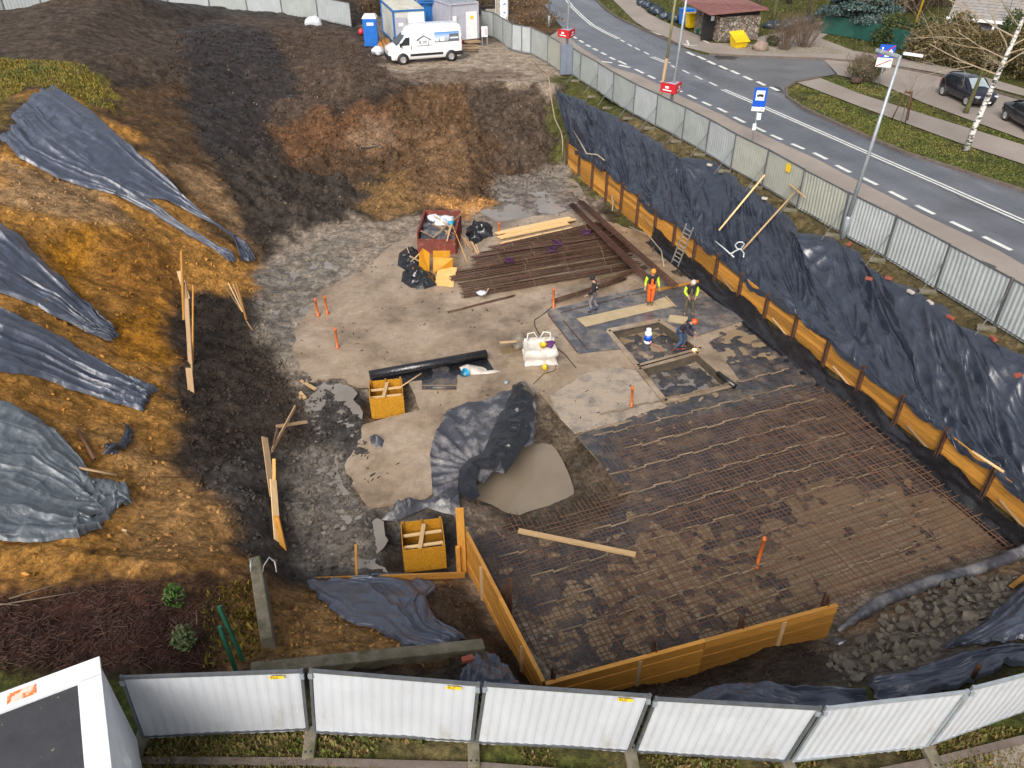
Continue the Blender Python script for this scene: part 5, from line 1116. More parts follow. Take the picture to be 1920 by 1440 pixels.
# big torn membrane round the sump
def big_membrane():
    px=[(806,850),(815,815),(840,768),(900,752),(962,733),(968,720),(985,716),(1003,735),(1005,790),(998,835),(980,842),(945,862),(905,905),(868,880),(858,905),(866,985),(845,960),(825,945),(812,925)]
    poly=flat(densify(px,3),-3.6); cx,cy=P(900,880,-3.6)[:2]
    def zf(x,y):
        an=np.arctan2(y-cy,x-cx); rd=np.hypot(x-cx,y-cy); base=bil(HBs,x,y)
        fan=(1-np.abs(np.sin(an*11+fbm(rd*.8,an*2,2)*1.5)))
        k=np.clip(rd/2.2,0,1); ridge2=np.exp(-((x*.55-y*.1+.0*x - (P(960,800,-3.6).x*.55-P(960,800,-3.6).y*.1))/.35)**2)
        zz=np.maximum(base,-3.75)+.06+fan*.11*np.minimum(rd,1.2)+.10*ridge(x*1.1,y*1.1,3)*k
        c2x,c2y=P(975,770,-3.4)[:2]; bump_=np.exp(-(((x-c2x)/.75)**2+((y-c2y)/1.8)**2)); zz+=bump_*(.12+.3*(ridge(x*1.8,y*.9,2)-.5))
        c3x,c3y=P(905,865,-3.4)[:2]; zz+=.08*np.exp(-(((x-c3x)/1.1)**2+((y-c3y)/.5)**2))
        return zz
    return link('membrane_sheet',fillpoly('membrane_sheet',poly,FOILC,zf,.055))
tag(big_membrane(),'large folded black membrane with dusty streaks draped around the muddy sump','plastic sheet')
crumple('folded_flap',[(961,722),(985,716),(1006,748),(1002,797),(983,836),(948,889),(898,877),(893,905),(900,930),(885,940),(862,925),(858,900),(862,880),(879,861),(905,850),(922,812),(937,776),(958,740)],-3.50,.26,FOILB,'pitch black folded flap at the edge of the muddy sump',9,freq=.75,fall=.35,step=.045)
crumple('crumpled_sheet',[(715,975),(740,945),(800,935),(830,925),(862,945),(862,968),(830,962),(800,952),(742,978)],ZF+.02,.5,FOILC,'crumpled black plastic behind the near shuttering box',10,freq=1.8,fall=.3)
crumple('crumpled_sheet',[(1545,1225),(1560,1195),(1600,1190),(1622,1205),(1612,1232),(1580,1228)],-3.3,.4,FOILC,'crumpled dusty plastic at the right end of the near formwork wall',11,freq=2,fall=.3)
SLUR=plastic('slurry_covered_membrane',(.10,.09,.08),.20,(.42,.33,.24),.30,.52,.5)
tag(link('slurry_sheet',fillpoly('slurry_sheet',flat(densify([(1030,742),(1100,700),(1150,690),(1192,694),(1245,760),(1180,786),(1078,814),(1050,785)],3),S_Z+.01),SLUR,lambda x,y:S_Z+.015+.05*(ridge(x*.8+.5*fbm(x,y,2),y*2.2,3)-.45)*np.clip(fbm(x*.4,y*.4,2)+.7,0,1.2),.07)),'creased plastic sheet coated with beige slurry in front of the recesses','plastic sheet')
# shuttering boxes
def shutter_box():
    root=empty('shuttering_box',(0,0,0),0,'x','formwork box','column shuttering boxes'); w,dp,h=1.25,1.15,.95
    for nm,c,dm in (('side_board',(0,-dp/2,h/2),(w,.02,h)),('side_board',(0,dp/2,h/2),(w,.02,h)),('side_board',(-w/2+.01,0,h/2),(.02,dp-.03,h)),('side_board',(w/2-.01,0,h/2),(.02,dp-.03,h))):
        MB().box(c,dm).build(nm,OSB,root)
    for x,y in ((-w/2+.06,-dp/2+.05),(w/2-.06,-dp/2+.05),(-w/2+.06,dp/2-.05),(w/2-.06,dp/2-.05),(0,dp/2-.05)):
        e=random.uniform(.05,.35) if y>0 else random.uniform(.02,.15); MB().box((x,y,(h+e)/2),(.07,.06,h+e)).build('upright',WOODO,root)
    MB().beam((-w/2+.05,.12,h-.12),(w/2-.05,.16,h-.12),.09,.05).build('cross_batten',WOODL,root); MB().beam((-w/2+.05,-.33,h-.14),(w/2-.05,-.3,h-.14),.09,.05).build('cross_batten',WOODL,root)
    MB().beam((-.12,-dp/2+.05,h-.05),(.06,dp/2-.12,h-.05),.12,.05).build('cross_batten',WOODL,root); return root
sb=shutter_box()
c=P(727,775,-4.1); c=(P(698,790,-4.1)+P(765,768,-4.1))/2
place(sb,'orange shuttering box in the muddy hole beside the long black roll',(c.x-.15,c.y+.5,-4.15),.16)
c=(P(757,1078,-4.1)+P(838,1055,-4.1))/2
place(sb,'orange shuttering box with crossed pale battens near the low edge plank',(c.x-.08,c.y+.55,-4.15),.16)
# skip with rubbish
pa=P(790,478,ZF+.05);pb=P(862,480,ZF+.05)
root=empty('rubbish_skip',P(826,455,ZF+.06),-.04,'rusty red steel skip heaped with building rubbish','skip')
SK=M('rusty_red_skip',(.22,.035,.025),(.12,.04,.03),3,.6,.75,.1,20,extra=((.30,.20,.12),4,.55,.7))
w,l,h=1.9,2.9,1.15
for nm,c,dm in (('end_wall',(0,l/2,h/2),(w,.05,h)),('end_wall',(0,-l/2,h*.35),(w,.05,h*.7)),('side_wall',(-w/2,0,h/2),(.05,l-.06,h)),('side_wall',(w/2,0,h/2),(.05,l-.06,h)),('floor',(0,0,.05),(w-.06,l-.06,.05))):
    m_=MB().box(c,dm)
    if nm=='side_wall':
        for yy in np.linspace(-l/2+.2,l/2-.2,5): m_.box((c[0]+(.04 if c[0]>0 else -.04),yy,h/2),(.05,.07,h-.02))
    if nm!='floor': m_.box((c[0],c[1],c[2]*2+.02),(dm[0]+.05,dm[1]+.05,.05))
    m_.build(nm,SK,root)
SKL=Vector(root.location)
fz=lambda x,y:SKL.z+.72+.32*ridge(x*1.8,y*1.8,3)*np.exp(-((x-SKL.x)**2+(y-SKL.y)**2)*.3)
tag(link('rubbish_heap',fillpoly('rubbish_heap',[(SKL.x-w/2+.06,SKL.y-l/2+.06),(SKL.x+w/2-.06,SKL.y-l/2+.06),(SKL.x+w/2-.06,SKL.y+l/2-.06),(SKL.x-w/2+.06,SKL.y+l/2-.06)],FOILC,fz,.05)),'dark plastic rubbish filling the red skip','rubbish')
BAGW=M('white_plastic_bag',(.66,.68,.72),(.5,.52,.56),5,.35,.5,.4,12)
BLUEB=M('blue_bucket_plastic',(.02,.32,.55),None,3,.4)
def blob(name,loc,s,mat,label,cat,seed,group=None,parent=None,n=2):
    bm=bmesh.new(); bmesh.ops.create_icosphere(bm,subdivisions=3,radius=1)
    for v in bm.verts:
        p=v.co; k=1+.35*float(fbm(p.x*1.8+seed*3,p.y*1.8+p.z*1.7,3))+.22*(float(ridge(p.x*2.2+seed,p.z*2.2+p.y,2))-.5); v.co=Vector((p.x*s[0]*k,p.y*s[1]*k,max(p.z*k,-.55)*s[2]))
    me=bpy.data.meshes.new(name); bm.to_mesh(me); bm.free(); me.materials.append(mat); me.polygons.foreach_set('use_smooth',[True]*len(me.polygons)); o=link(name,me,parent); o.location=loc
    return tag(o,label,cat,group) if parent is None else o
rs=random.Random(5)
for k,(dx,dy,t) in enumerate(((-.3,.9,'white plastic film on the rubbish, at the back of the skip'),(.35,.75,'white plastic film on the rubbish, at the right of the skip'),(.1,.35,'greyish plastic film in the middle of the skip'))):
    blob('plastic_film',(SKL.x+dx,SKL.y+dy,SKL.z+1.0),(.38,.3,.2),BAGW,t,'rubbish',k+3)
blob('blue_scrap',(SKL.x+.6,SKL.y+.15,SKL.z+1.0),(.14,.14,.14),BLUEB,'bright blue plastic scrap in the right side of the skip','rubbish',8)
for k in range(9):
    x=SKL.x+rs.uniform(-.7,.7); y=SKL.y+rs.uniform(-1.2,.6); a=rs.uniform(0,3.1); L=rs.uniform(.3,.7); z=SKL.z+1.02
    tag(MB().beam((x-math.cos(a)*L,y-math.sin(a)*L,z-.1),(x+math.cos(a)*L,y+math.sin(a)*L,z+rs.uniform(.05,.35)),.07,.035).build('scrap_batten',WOODP),'splintered wooden batten thrown on the rubbish in the red skip','scrap wood','scrap battens in the skip')
def panel(name,px,zs,mat,label,cat='board',th=.025,group='yellow boards at the skip'):
    w=[P(u,v,z) for (u,v),z in zip(px,zs)]; c=sum(w,Vector())/len(w); n=(w[1]-w[0]).cross(w[2]-w[0]).normalized(); mb=MB(); k=len(w); mb.v=[tuple(p+n*th/2) for p in w]+[tuple(p-n*th/2) for p in w]
    mb.face(list(range(k)),[(p.x*3,p.y*.3) for p in w]); mb.face([2*k-1-i for i in range(k)])
    for i in range(k): mb.face([i,i+k,(i+1)%k+k,(i+1)%k])
    return tag(mb.build(name,mat),label,cat,group)
BRD=M('yellow_formwork_board',(.60,.29,.02),(.48,.21,.015),3,.4,.5,.05,30,extra=((.25,.15,.05),3,.62,.8)); BRDP=M('pale_yellow_board',(.72,.50,.20),(.60,.38,.12),3,.5,.6,.05,30,extra=((.35,.2,.06),3,.6,.8))
zt=ZF+.1
panel('formwork_board',[(786,508),(805,511),(806,475),(792,465),(786,475)],[zt,zt,zt+1.0,zt+1.15,zt+1.0],BRD,'yellow board with a clipped corner leaning left of the skip front')
panel('formwork_board',[(812,512),(848,506),(850,484),(812,482)],[zt,zt,zt+.75,zt+.75],BRD,'yellow board leaning on the front of the skip, with a brown dirty top')
panel('formwork_board',[(812,482),(844,482),(844,470),(812,470)],[zt+.75,zt+.75,zt+1.1,zt+1.1],BRD,'small yellow board on top of the skip front')
panel('formwork_board',[(815,535),(850,539),(857,502),(822,500)],[zt-.02,zt-.02,zt+.18,zt+.18],BRDP,'pale yellow board lying in front of the skip')
panel('formwork_board',[(874,487),(876,491),(852,432),(849,424)],[zt,zt,zt+1.25,zt+1.35],BRD,'long yellow board leaning along the right side of the skip')
for k,(a,b,za,zb_,t) in enumerate((((770,492),(790,472),.1,.5,'left of the yellow boards'),((768,480),(787,490),.5,.3,'crossing another left of the yellow boards'),((763,464),(767,474),.6,.3,'upright at the far left of the black heap'))):
    tag(MB().beam(P(*a,zt+za),P(*b,zt+zb_),.07,.04).build('batten',WOODP),'pale broken batten '+t,'scrap wood')
for k in range(9):
    a=(866+k*3+rs.uniform(-2,2),442+k*2); tag(MB().beam(P(*a,zt+.45),P(a[0]+rs.uniform(8,16),a[1]+rs.uniform(18,26),zt+.05),.06,.04).build('scrap_batten',WOODP),'pale batten in the pile right of the red skip','scrap wood','scrap battens right of the skip')
# pile of sacks with a mixing tub (white big bag)
SACK=M('white_woven_sack',(.72,.69,.64),(.55,.50,.44),3,.7,.85,.3,40,extra=((.28,.20,.14),2.5,.55,.75))
c0=P(1013,684,S_Z); root=empty('big_bag',(c0.x,c0.y+.45,S_Z),.1,'white muddy big bag holding tools and a yellow tub','big bag')
bm=bmesh.new(); bmesh.ops.create_cube(bm,size=1); bmesh.ops.subdivide_edges(bm,edges=bm.edges[:],cuts=9,use_grid_fill=True)
for v in bm.verts:
    p=v.co; tp=max(0,p.z)*2; k=1+.10*float(fbm(p.x*4,p.y*4+p.z*3,3))+.06*math.sin(p.z*9); z=p.z+.5
    if p.z>.49 and max(abs(p.x),abs(p.y))<.44: z-=.22
    v.co=Vector((p.x*1.30*k,p.y*1.05*k,z*.72+.03*float(fbm(p.x*6,p.y*6,2))))
me=bpy.data.meshes.new('sack'); bm.to_mesh(me); bm.free(); me.materials.append(SACK); me.polygons.foreach_set('use_smooth',[True]*len(me.polygons)); link('sack',me,root)
for sx in (-1,1):
    MB().tube([(sx*.5,.35,.7),(sx*.45,.45,.95),(sx*.2,.5,.98),(sx*.05,.45,.72)],.03,6).build('strap',SACK,root,True)
o=MB().lathe((c0.x+.1,c0.y+.4,S_Z+.6),[(.10,0),(.15,.14),(.16,.14),(.14,.12),(.08,.02)],14).build('tub',YEL,None,True); tag(o,'small yellow tub in the white big bag','tub')
PURP=M('purple_strap',(.10,.03,.12),None,4,.6)
blob('tangled_straps',(c0.x+.42,c0.y+.55,S_Z+.62),(.22,.2,.12),PURP,'tangle of dark purple straps in the white big bag','straps',12)
blob('cement_bag',(c0.x-.85,c0.y+1.35,S_Z+.18),(.32,.34,.4),M('muddy_bag',(.22,.18,.14),(.12,.10,.08),4,.7,.9,.4),'muddy brown open bag behind the white big bag','bag',13)
tag(MB().beam(P(937,642,S_Z+.55),P(968,640,S_Z+.5),.12,.04).build('plank_piece',WOODP),'bleached plank piece on the muddy brown bag','scrap wood')
blob('rag',(c0.x-.55,c0.y+.75,S_Z+.12),(.18,.3,.2),SACK,'white rag hanging out between the two bags','rag',14)
mat_sheet('plywood_piece',[(936,650),(968,644),(976,655),(942,664)],S_Z+.02,M('wet_plywood',(.20,.13,.06),(.15,.10,.05),4,.3),'brown wet plywood piece under the muddy bag','board',.02)
blob('tool_bucket',(c0.x+.17,c0.y-.35,S_Z+.1),(.1,.1,.14),YEL,'small yellow and black tool on the screed before the big bag','tool',15)
tag(MB().lathe(P(949,719,S_Z),[(.08,0),(.09,.1),(.07,.11),(.02,.1)],14).build('tin_can',STEEL,None,True),'small metal tin alone on the screed','tin')
o=MB().lathe(P(867,702,S_Z+.02),[(.12,0),(.16,.28),(.17,.28),(.15,.25),(.10,.03)],16,ax=Euler((.5,.6,0)).to_matrix()).build('bucket',BLUEB,None,True); tag(o,'bright blue bucket tipped over beside the fleece','bucket')
# white rags on the bars
blob('rag',P(903,549,zb+.35),(.22,.2,.08),BAGW,'white rag lying on the lowest bar bundle','rag',16)
tag(MB().beam(P(910,552,zb+.3),P(916,541,zb+.3),.07,.03).build('batten',WOODP),'short pale batten beside the white rag on the bars','scrap wood')
for k,(u,v,t) in enumerate(((1100,435,'by the crosswise bars'),(1045,455,'in the middle of the stack'),(1035,468,'hanging in the middle'),(955,488,'at the left of the stack'))):
    pts=[P(u+10*math.sin(i*1.9+k),v+5*math.sin(i*1.3+k*2),zb+.36+.03*math.sin(i)) for i in range(12)]
    rope('strap_tangle',pts,.022,PURP,'tangled purple strap on the bar bundles, '+t,'strap',5,'purple straps on the bars')
# gas bottle, hoses
c=P(1214,643,-4.02); root=empty('gas_bottle',c,0,'white and blue gas bottle standing in the upper recess','gas bottle')
MB().lathe((0,0,0),[(.13,0),(.165,.03),(.17,.1),(.17,.16)],18).build('foot_ring',WHITE,root,True); MB().lathe((0,0,.16),[(.171,0),(.171,.26)],18).build('blue_band',BLUE,root,True)
MB().lathe((0,0,.42),[(.17,0),(.165,.08),(.13,.15),(.09,.17)],18).build('shoulder',WHITE,root,True); MB().lathe((0,0,.585),[(.10,0),(.11,.02),(.11,.12),(.09,.14)],14).build('collar',WHITE,root,True)
rope('gas_hose',[P(1216,640,-3.5),P(1226,648,-4.0),P(1236,652,-4.04),P(1243,662,-4.04),P(1258,658,-4.04),P(1272,654,-3.64),P(1282,655,-3.6)],.012,RED,'thin red gas hose from the gas bottle to the welding worker','hose')
rope('cable',[P(1035,575,S_Z+.05),P(1020,588,S_Z+.02),P(1002,600,S_Z+.02),P(1003,612,S_Z+.02),P(1010,625,S_Z+.02),P(1035,645,S_Z+.02),P(1060,665,S_Z+.02),P(1080,690,S_Z+.02)],.018,BLACKP,'black cable snaking from the orange pipe across the screed','cable')
rope('cable',[P(1000,720,S_Z+.02),P(1020,700,S_Z+.02),P(1040,695,S_Z+.02),P(1044,680,S_Z+.02),P(1040,660,S_Z+.5)],.012,BLACKP,'thin dark cable running in front of the big bag','cable')
for px,t in (([(1180,425),(1215,440),(1240,470),(1245,500)],'over the crosswise bars'),([(1145,320),(1152,360),(1148,395)],'below the far planks')):
    pts=[P(u,v,ZF+.4+.5*(len(px)-i)*.1) for i,(u,v) in enumerate(px)]; rope('hose',pts,.03,M('beige_hose',(.35,.28,.2),None,3,.6),'beige hose '+t,'hose',6,'beige hoses')
def on_slope(u,v,dz=0):
    p=G3(u,v); p.z+=dz; return p
HOSE=bpy.data.materials['beige_hose']
# hose running down at the far corner
rope('hose',[on_slope(1003,120,.08),on_slope(1015,132,.08),on_slope(1028,140,.08),on_slope(1031,160,.08),on_slope(1034,190,.1),on_slope(1040,225,.1),on_slope(1052,250,.1),P(1055,262,-1.7),P(1055,305,-3.4)],.045,HOSE,'grey hose running down the far right corner of the pit','hose',6)
rope('hose',[P(1075,245,-1.0),P(1090,270,-1.2),P(1100,288,-1.2),P(1120,290,-1.3),P(1135,302,-1.5),P(1145,318,-1.8),P(1147,345,-2.6),P(1148,380,-3.4)],.04,HOSE,'grey hose lying over the slope sheet at its far end','hose',6)
# poles propped on the sheet
def rayZ(u,v,z): return P(u,v,z)
tag(MB().tube([P(1348,432,-1.35),P(1434,328,.9)],.045,8).build('prop_pole',WOODL,None,True),'long yellow pole leaning from the sheet to the cream panel, left of two','pole','wooden prop poles')
tag(MB().tube([P(1393,468,-1.25),P(1498,352,.95)],.045,8).build('prop_pole',WOODL,None,True),'long yellow pole leaning from the sheet to the fence, right of two','pole','wooden prop poles')
tag(MB().beam(P(1481,346,.95),P(1510,370,.9),.06,.05).build('batten',WOODL),'short cross batten nailed at the top of the right prop pole','batten')
WPI=M('white_conduit',(.65,.67,.70),None,3,.4)
pts=[P(1341,452,-.95),P(1358,466,-1.0),P(1376,482,-1.0)]; rope('conduit',pts,.03,WPI,'straight white conduit lying on the sheet beside the loop','conduit',6)
c=[(1370,476),(1380,470),(1390,466),(1396,458),(1392,454),(1384,454),(1378,460),(1382,466),(1390,468),(1395,475),(1394,482)]
rope('conduit',[P(u,v,-.90) for u,v in c],.03,WPI,'looped white conduit on the slope sheet','conduit',6)
tag(MB().tube([P(1822,846,-1.2),P(1882,885,-1.45)],.045,8).build('round_stake',WOODL,None,True),'pale round stake lying on the lower edge of the slope sheet','stake')
# ladder
root=empty('ladder',P(1262,496,S_Z),0,'aluminium ladder leaning against the street side shoring','ladder'); c=Vector(root.location)
a1,a2=P(1259,492,S_Z)-c,P(1271,500,S_Z)-c; b1,b2=P(1287,420,-1.0)-c,P(1297,424,-1.0)-c; d=(b1-a1)
LAD=M('aluminium',(.52,.50,.47),(.4,.38,.35),5,.4,metal=.5)
for a,b in ((a1,b1),(a1+(a2-a1)*1.0,b1+(a2-a1)*.95)): MB().beam(a,b,.035,.08).build('rail',LAD,root)
for k in range(1,10):
    t=k/10; MB().tube([a1.lerp(b1,t),(a2).lerp(b1+(a2-a1)*.95,t)],.02,6).build('rung',LAD,root)
# bricks on the sheet
BRK=M('red_brick',(.30,.07,.04),(.22,.055,.035),6,.8); PBRK=M('pale_brick',(.50,.44,.38),None,5,.8)
br=MB().box((0,0,.04),(.26,.13,.09)).build('brick',BRK,None,bev=.006); pbr=MB().box((0,0,.04),(.26,.13,.09)).build('brick',PBRK,None,bev=.006)
BR=[((1628,527),0,'at the sheet corner right of the street lamp, left one'),((1665,526),0,'at the sheet corner right of the street lamp, right one'),((1780,600),0,'halfway along the lower part of the sheet edge'),((1861,640),0,'at the third fence foot right of the lamp'),((1906,709),0,'cut close by the right picture edge'),((1592,462),0,'just right of the leaning lamp foot'),((1706,552),1,'on the sheet edge, nearest the second fence foot'),((1742,572),1,'on the sheet edge beside the second fence foot'),((1330,313),1,'on the far part of the sheet below the bus stop sign'),((1433,376),1,'on the sheet top between the two prop poles')]
for (px,kind,t) in BR:
    p=P(*px,.05); place(pbr if kind else br,('pale' if kind else 'red')+' brick '+t,(p.x,p.y,.12),random.uniform(0,3))
for o in (br,pbr): o['category']='brick'; o['group']='bricks holding the sheet'
for o in bpy.data.objects:
    if o.name.startswith('brick'): o['category']='brick'; o['group']='bricks holding the sheet'
p=on_slope(878,1256,.35); o=place(br,'red brick on the dark sheet behind the near fence',tuple(p),.3)
# earth stakes and boards at the toe of the left slope
def boards(label,segs,mat,name='stake_board',grp=None,zoff=0):
    root=None
    for k,(a,za,b,zb_,w,h) in enumerate(segs):
        pa=P(*a,za); pb=P(*b,zb_)
        if root is None: root=empty(name,pa,0,label,'boards',grp); c=Vector(root.location)
        MB().beam(pa-c,pb-c,w,h,(0,1,0.3)).build('board',mat[k%len(mat)] if isinstance(mat,list) else mat,root)
boards('rotten upright boards standing in a row at the toe of the ochre slope',[((352,560),-1.7,(336,508),-.6,.22,.04),((356,640),-2.0,(345,530),-.7,.22,.04),((358,700),-2.4,(350,560),-1.0,.2,.04),((360,748),-2.8,(354,690),-1.6,.22,.04),((345,600),-1.6,(340,470),.2,.10,.06),((361,700),-2.5,(362,535),-.6,.06,.04)],[WOODP,WOODP,WOODP,WOODP,WOODO,WOODO])
boards('fan of thin pale battens stuck at the toe of the slope',[((452,582),-3.2,(418,530),-2.0,.05,.03),((455,585),-3.2,(428,530),-2.0,.05,.03),((458,588),-3.2,(437,532),-2.0,.05,.03),((462,600),-3.3,(443,530),-2.0,.09,.05),((484,636),-3.6,(462,602),-3.2,.04,.03)],[WOODP,WOODL,WOODP,WOODO,WOODP])
boards('old board revetment with splintered planks holding back the dark mud',[((524,1020),-3.6,(496,820),-2.4,.04,.22),((526,1090),-3.5,(512,900),-2.6,.04,.22),((508,850),-3.0,(520,800),-2.3,.05,.15),((510,845),-2.8,(554,762),-3.0,.04,.12),((518,800),-2.9,(576,791),-3.4,.04,.12),((515,960),-3.6,(514,860),-2.3,.10,.06),((538,1055),-3.7,(518,968),-2.2,.16,.07),((520,1098),-3.6,(516,1050),-2.7,.12,.05)],[WOODP,WOODL,WOODD,WOODP,WOODP,WOODO,WOODO,WOODD])
for a,b,t in (((552,707),(592,730),'long yellow scrap board on the mud edge of the screed'),((562,735),(572,747),'short yellow scrap block below the long scrap board'),((565,742),(560,748),'tiny wood chip next to the scrap block')):
    tag(MB().beam(P(*a,ZF+.1),P(*b,ZF+.1),.14,.05).build('scrap_board',WOODL),t,'scrap wood')
tag(MB().beam(P(669,1086,-3.6),P(667,1020,-2.6),.07,.05,(0,1,0)).build('stake',WOODO),'thin orange stake at the low edge plank left of the shuttering box','stake')
tag(MB().beam(P(849,1060,-3.6),P(848,1050,-3.2),.05,.04,(0,1,0)).build('peg',RUST),'short rusty peg right of the near shuttering box','peg')
tag(MB().tube([P(752,725,-3.2),P(790,700,-3.0)],.025,6).build('stick',WOODP,None,True),'thin stick propped on the far shuttering box','stick')
tag(MB().tube([on_slope(150,815,.15),on_slope(180,868,.15)],.06,7).build('log',WOODD,None,True),'brown round log at the edge of the wide weathered sheet','log')
tag(MB().tube([on_slope(153,890,.25),on_slope(224,903,.25)],.04,6).build('stick',WOODP,None,True),'pale stick lying across the end of the wide weathered sheet','stick')
tag(MB().beam(on_slope(241,1002,-.05),on_slope(243,1020,.05)+Vector((0,0,.45)),.12,.05,(0,1,0)).build('board_stub',WOODP),'pale board stub sticking out of the ochre soil','board stub')
# concrete remains near left
root=empty('concrete_wall_stub',P(497,1150,-1.8),0,'broken concrete wall stub with bent rebar ends beside the boards','concrete wall'); c=Vector(root.location)
MB().beam(P(486,1080,-1.7)-c,P(510,1235,-1.3)-c,.28,1.3).build('wall',CONCM,root,bev=.03)
for sx in (0,1):
    b0=P(474+sx*18,1080,-1.1)-c; MB().tube([b0,b0+Vector((-.05+.1*sx,.1,.25)),b0+Vector((.15*sx+.05,.2,.45)),b0+Vector((.35*sx,.1,.40)),b0+Vector((.4*sx+.02,-.1,.25))],.016,6).build('bent_bar',STEEL,root,True)
tag(MB().beam(P(470,1262,-.5),P(905,1215,-1.75),.3,.35).build('concrete_beam',CONCM,None,bev=.03),'old mossy concrete strip foundation crossing the near bank','concrete beam')
GRNP=M('green_post_paint',(.015,.10,.06),None,4,.5)
for k,(a,za,b,zb_,t) in enumerate((((455,1237),-.5,(411,1137),1.1,'upper and right'),((444,1262),-.4,(412,1175),1.1,'lower and left'))):
    tag(MB().beam(P(*a,za),P(*b,zb_),.07,.07).build('fence_post',GRNP),'leaning dark green metal post, %s of two, near the mulch'%t,'post','green posts')
# rubble: broken concrete slabs as single pieces
pieces=[]
for k in range(6):
    mb=MB(); n=random.randint(4,6); r0=.17; poly=[(r0*random.uniform(.6,1.35)*math.cos(2*math.pi*i/n+random.uniform(-.2,.2)),r0*random.uniform(.6,1.3)*math.sin(2*math.pi*i/n)) for i in range(n)]
    mb.prism(poly,(0,0,-.03),(1,0,0),(0,1,0),(0,0,1),random.uniform(.06,.11)); o=mb.build('concrete_fragment',M('rubble_concrete_%d'%k,(.12+.025*(k%3),.10+.022*(k%3),.075+.018*(k%3)),(.09,.078,.06),5,.8,.95,.3,25,extra=((.10,.075,.05),3,.5,.7)),None,bev=.008); pieces.append(o)
    o['label']='grey broken concrete fragment in the rubble heap at the near right corner of the pit'; o['category']='rubble'; o['group']='concrete fragments of the rubble heap'
rp=zone_xy([(1620,1190),(1700,1130),(1790,1085),(1900,1085),(1880,1130),(1820,1180),(1760,1210),(1720,1250),(1640,1265),(1590,1290),(1545,1245),(1590,1225)]); xs=[p[0] for p in rp];ys=[p[1] for p in rp]; cnt=0
rr=random.Random(11)
while cnt<298:
    x=rr.uniform(min(xs),max(xs)); y=rr.uniform(min(ys),max(ys))
    if not inpoly(np.array([x]),np.array([y]),rp)[0]: continue
    src=pieces[cnt%6]
    o=src if cnt<6 else src.copy()
    if cnt>=6: COL.objects.link(o)
    s=rr.choice([.5,.6,.7,.9,1.0,1.3,1.7]); o.location=(x,y,float(hz(x,y))+.04+rr.uniform(0,.08)); o.rotation_euler=(rr.gauss(0,.45),rr.gauss(0,.45),rr.uniform(0,6.28)); o.scale=(s*.62,s*.62,s*.42); cnt+=1
blob('litter_bag',P(1583,1212,-3.1),(.16,.13,.07),BAGW,'white scrap of plastic at the right end of the near formwork','litter',21)
tag(MB().beam(on_slope(1894,1105,.1),on_slope(1935,1075,.15),.12,.05).build('board_piece',WOODO),'orange board piece at the right edge above the rubble','board')
tag(MB().tube([P(1824,1270,.0),P(1836,1248,.6)],.05,7).build('peg',WOODD,None,True),'brown wooden peg driven through the right bank sheet','peg')
# ================================================================ PEOPLE
HIVIS=M('hi_vis_yellow_cloth',(.52,.72,.02),(.42,.60,.02),10,.7); HVO=M('hi_vis_orange_cloth',(.85,.14,.01),(.70,.10,.008),8,.7); NAVY=M('dark_navy_cloth',(.015,.015,.028),(.025,.025,.04),8,.8); BLKC=M('black_cloth',(.018,.016,.018),None,8,.8); GRYC=M('grey_cloth',(.20,.18,.19),(.14,.13,.14),8,.8); OLIVEC=M('olive_work_cloth',(.10,.085,.05),(.07,.06,.035),8,.8); BLUEC=M('blue_jeans_cloth',(.05,.09,.17),(.035,.06,.12),8,.8); PALEC=M('pale_cloth',(.55,.52,.50),None,8,.8); HELM=M('orange_helmet',(.85,.10,.01),None,3,.35); TANC=M('tan_beanie',(.30,.16,.05),None,8,.8)
def skin(name,verts,edges,radii,mat,parent,root=0,sub=1):
    me=bpy.data.meshes.new(name); me.from_pydata([tuple(v) for v in verts],edges,[]); o=link(name,me,parent); me.materials.append(mat)
    m=o.modifiers.new('skin','SKIN'); m.use_smooth_shade=True
    for i,r in enumerate(radii): d=me.skin_vertices[0].data[i]; d.radius=(r,r) if not hasattr(r,'__len__') else r; d.use_root=(i==root)
    s=o.modifiers.new('sub','SUBSURF'); s.levels=sub; s.render_levels=sub; return o
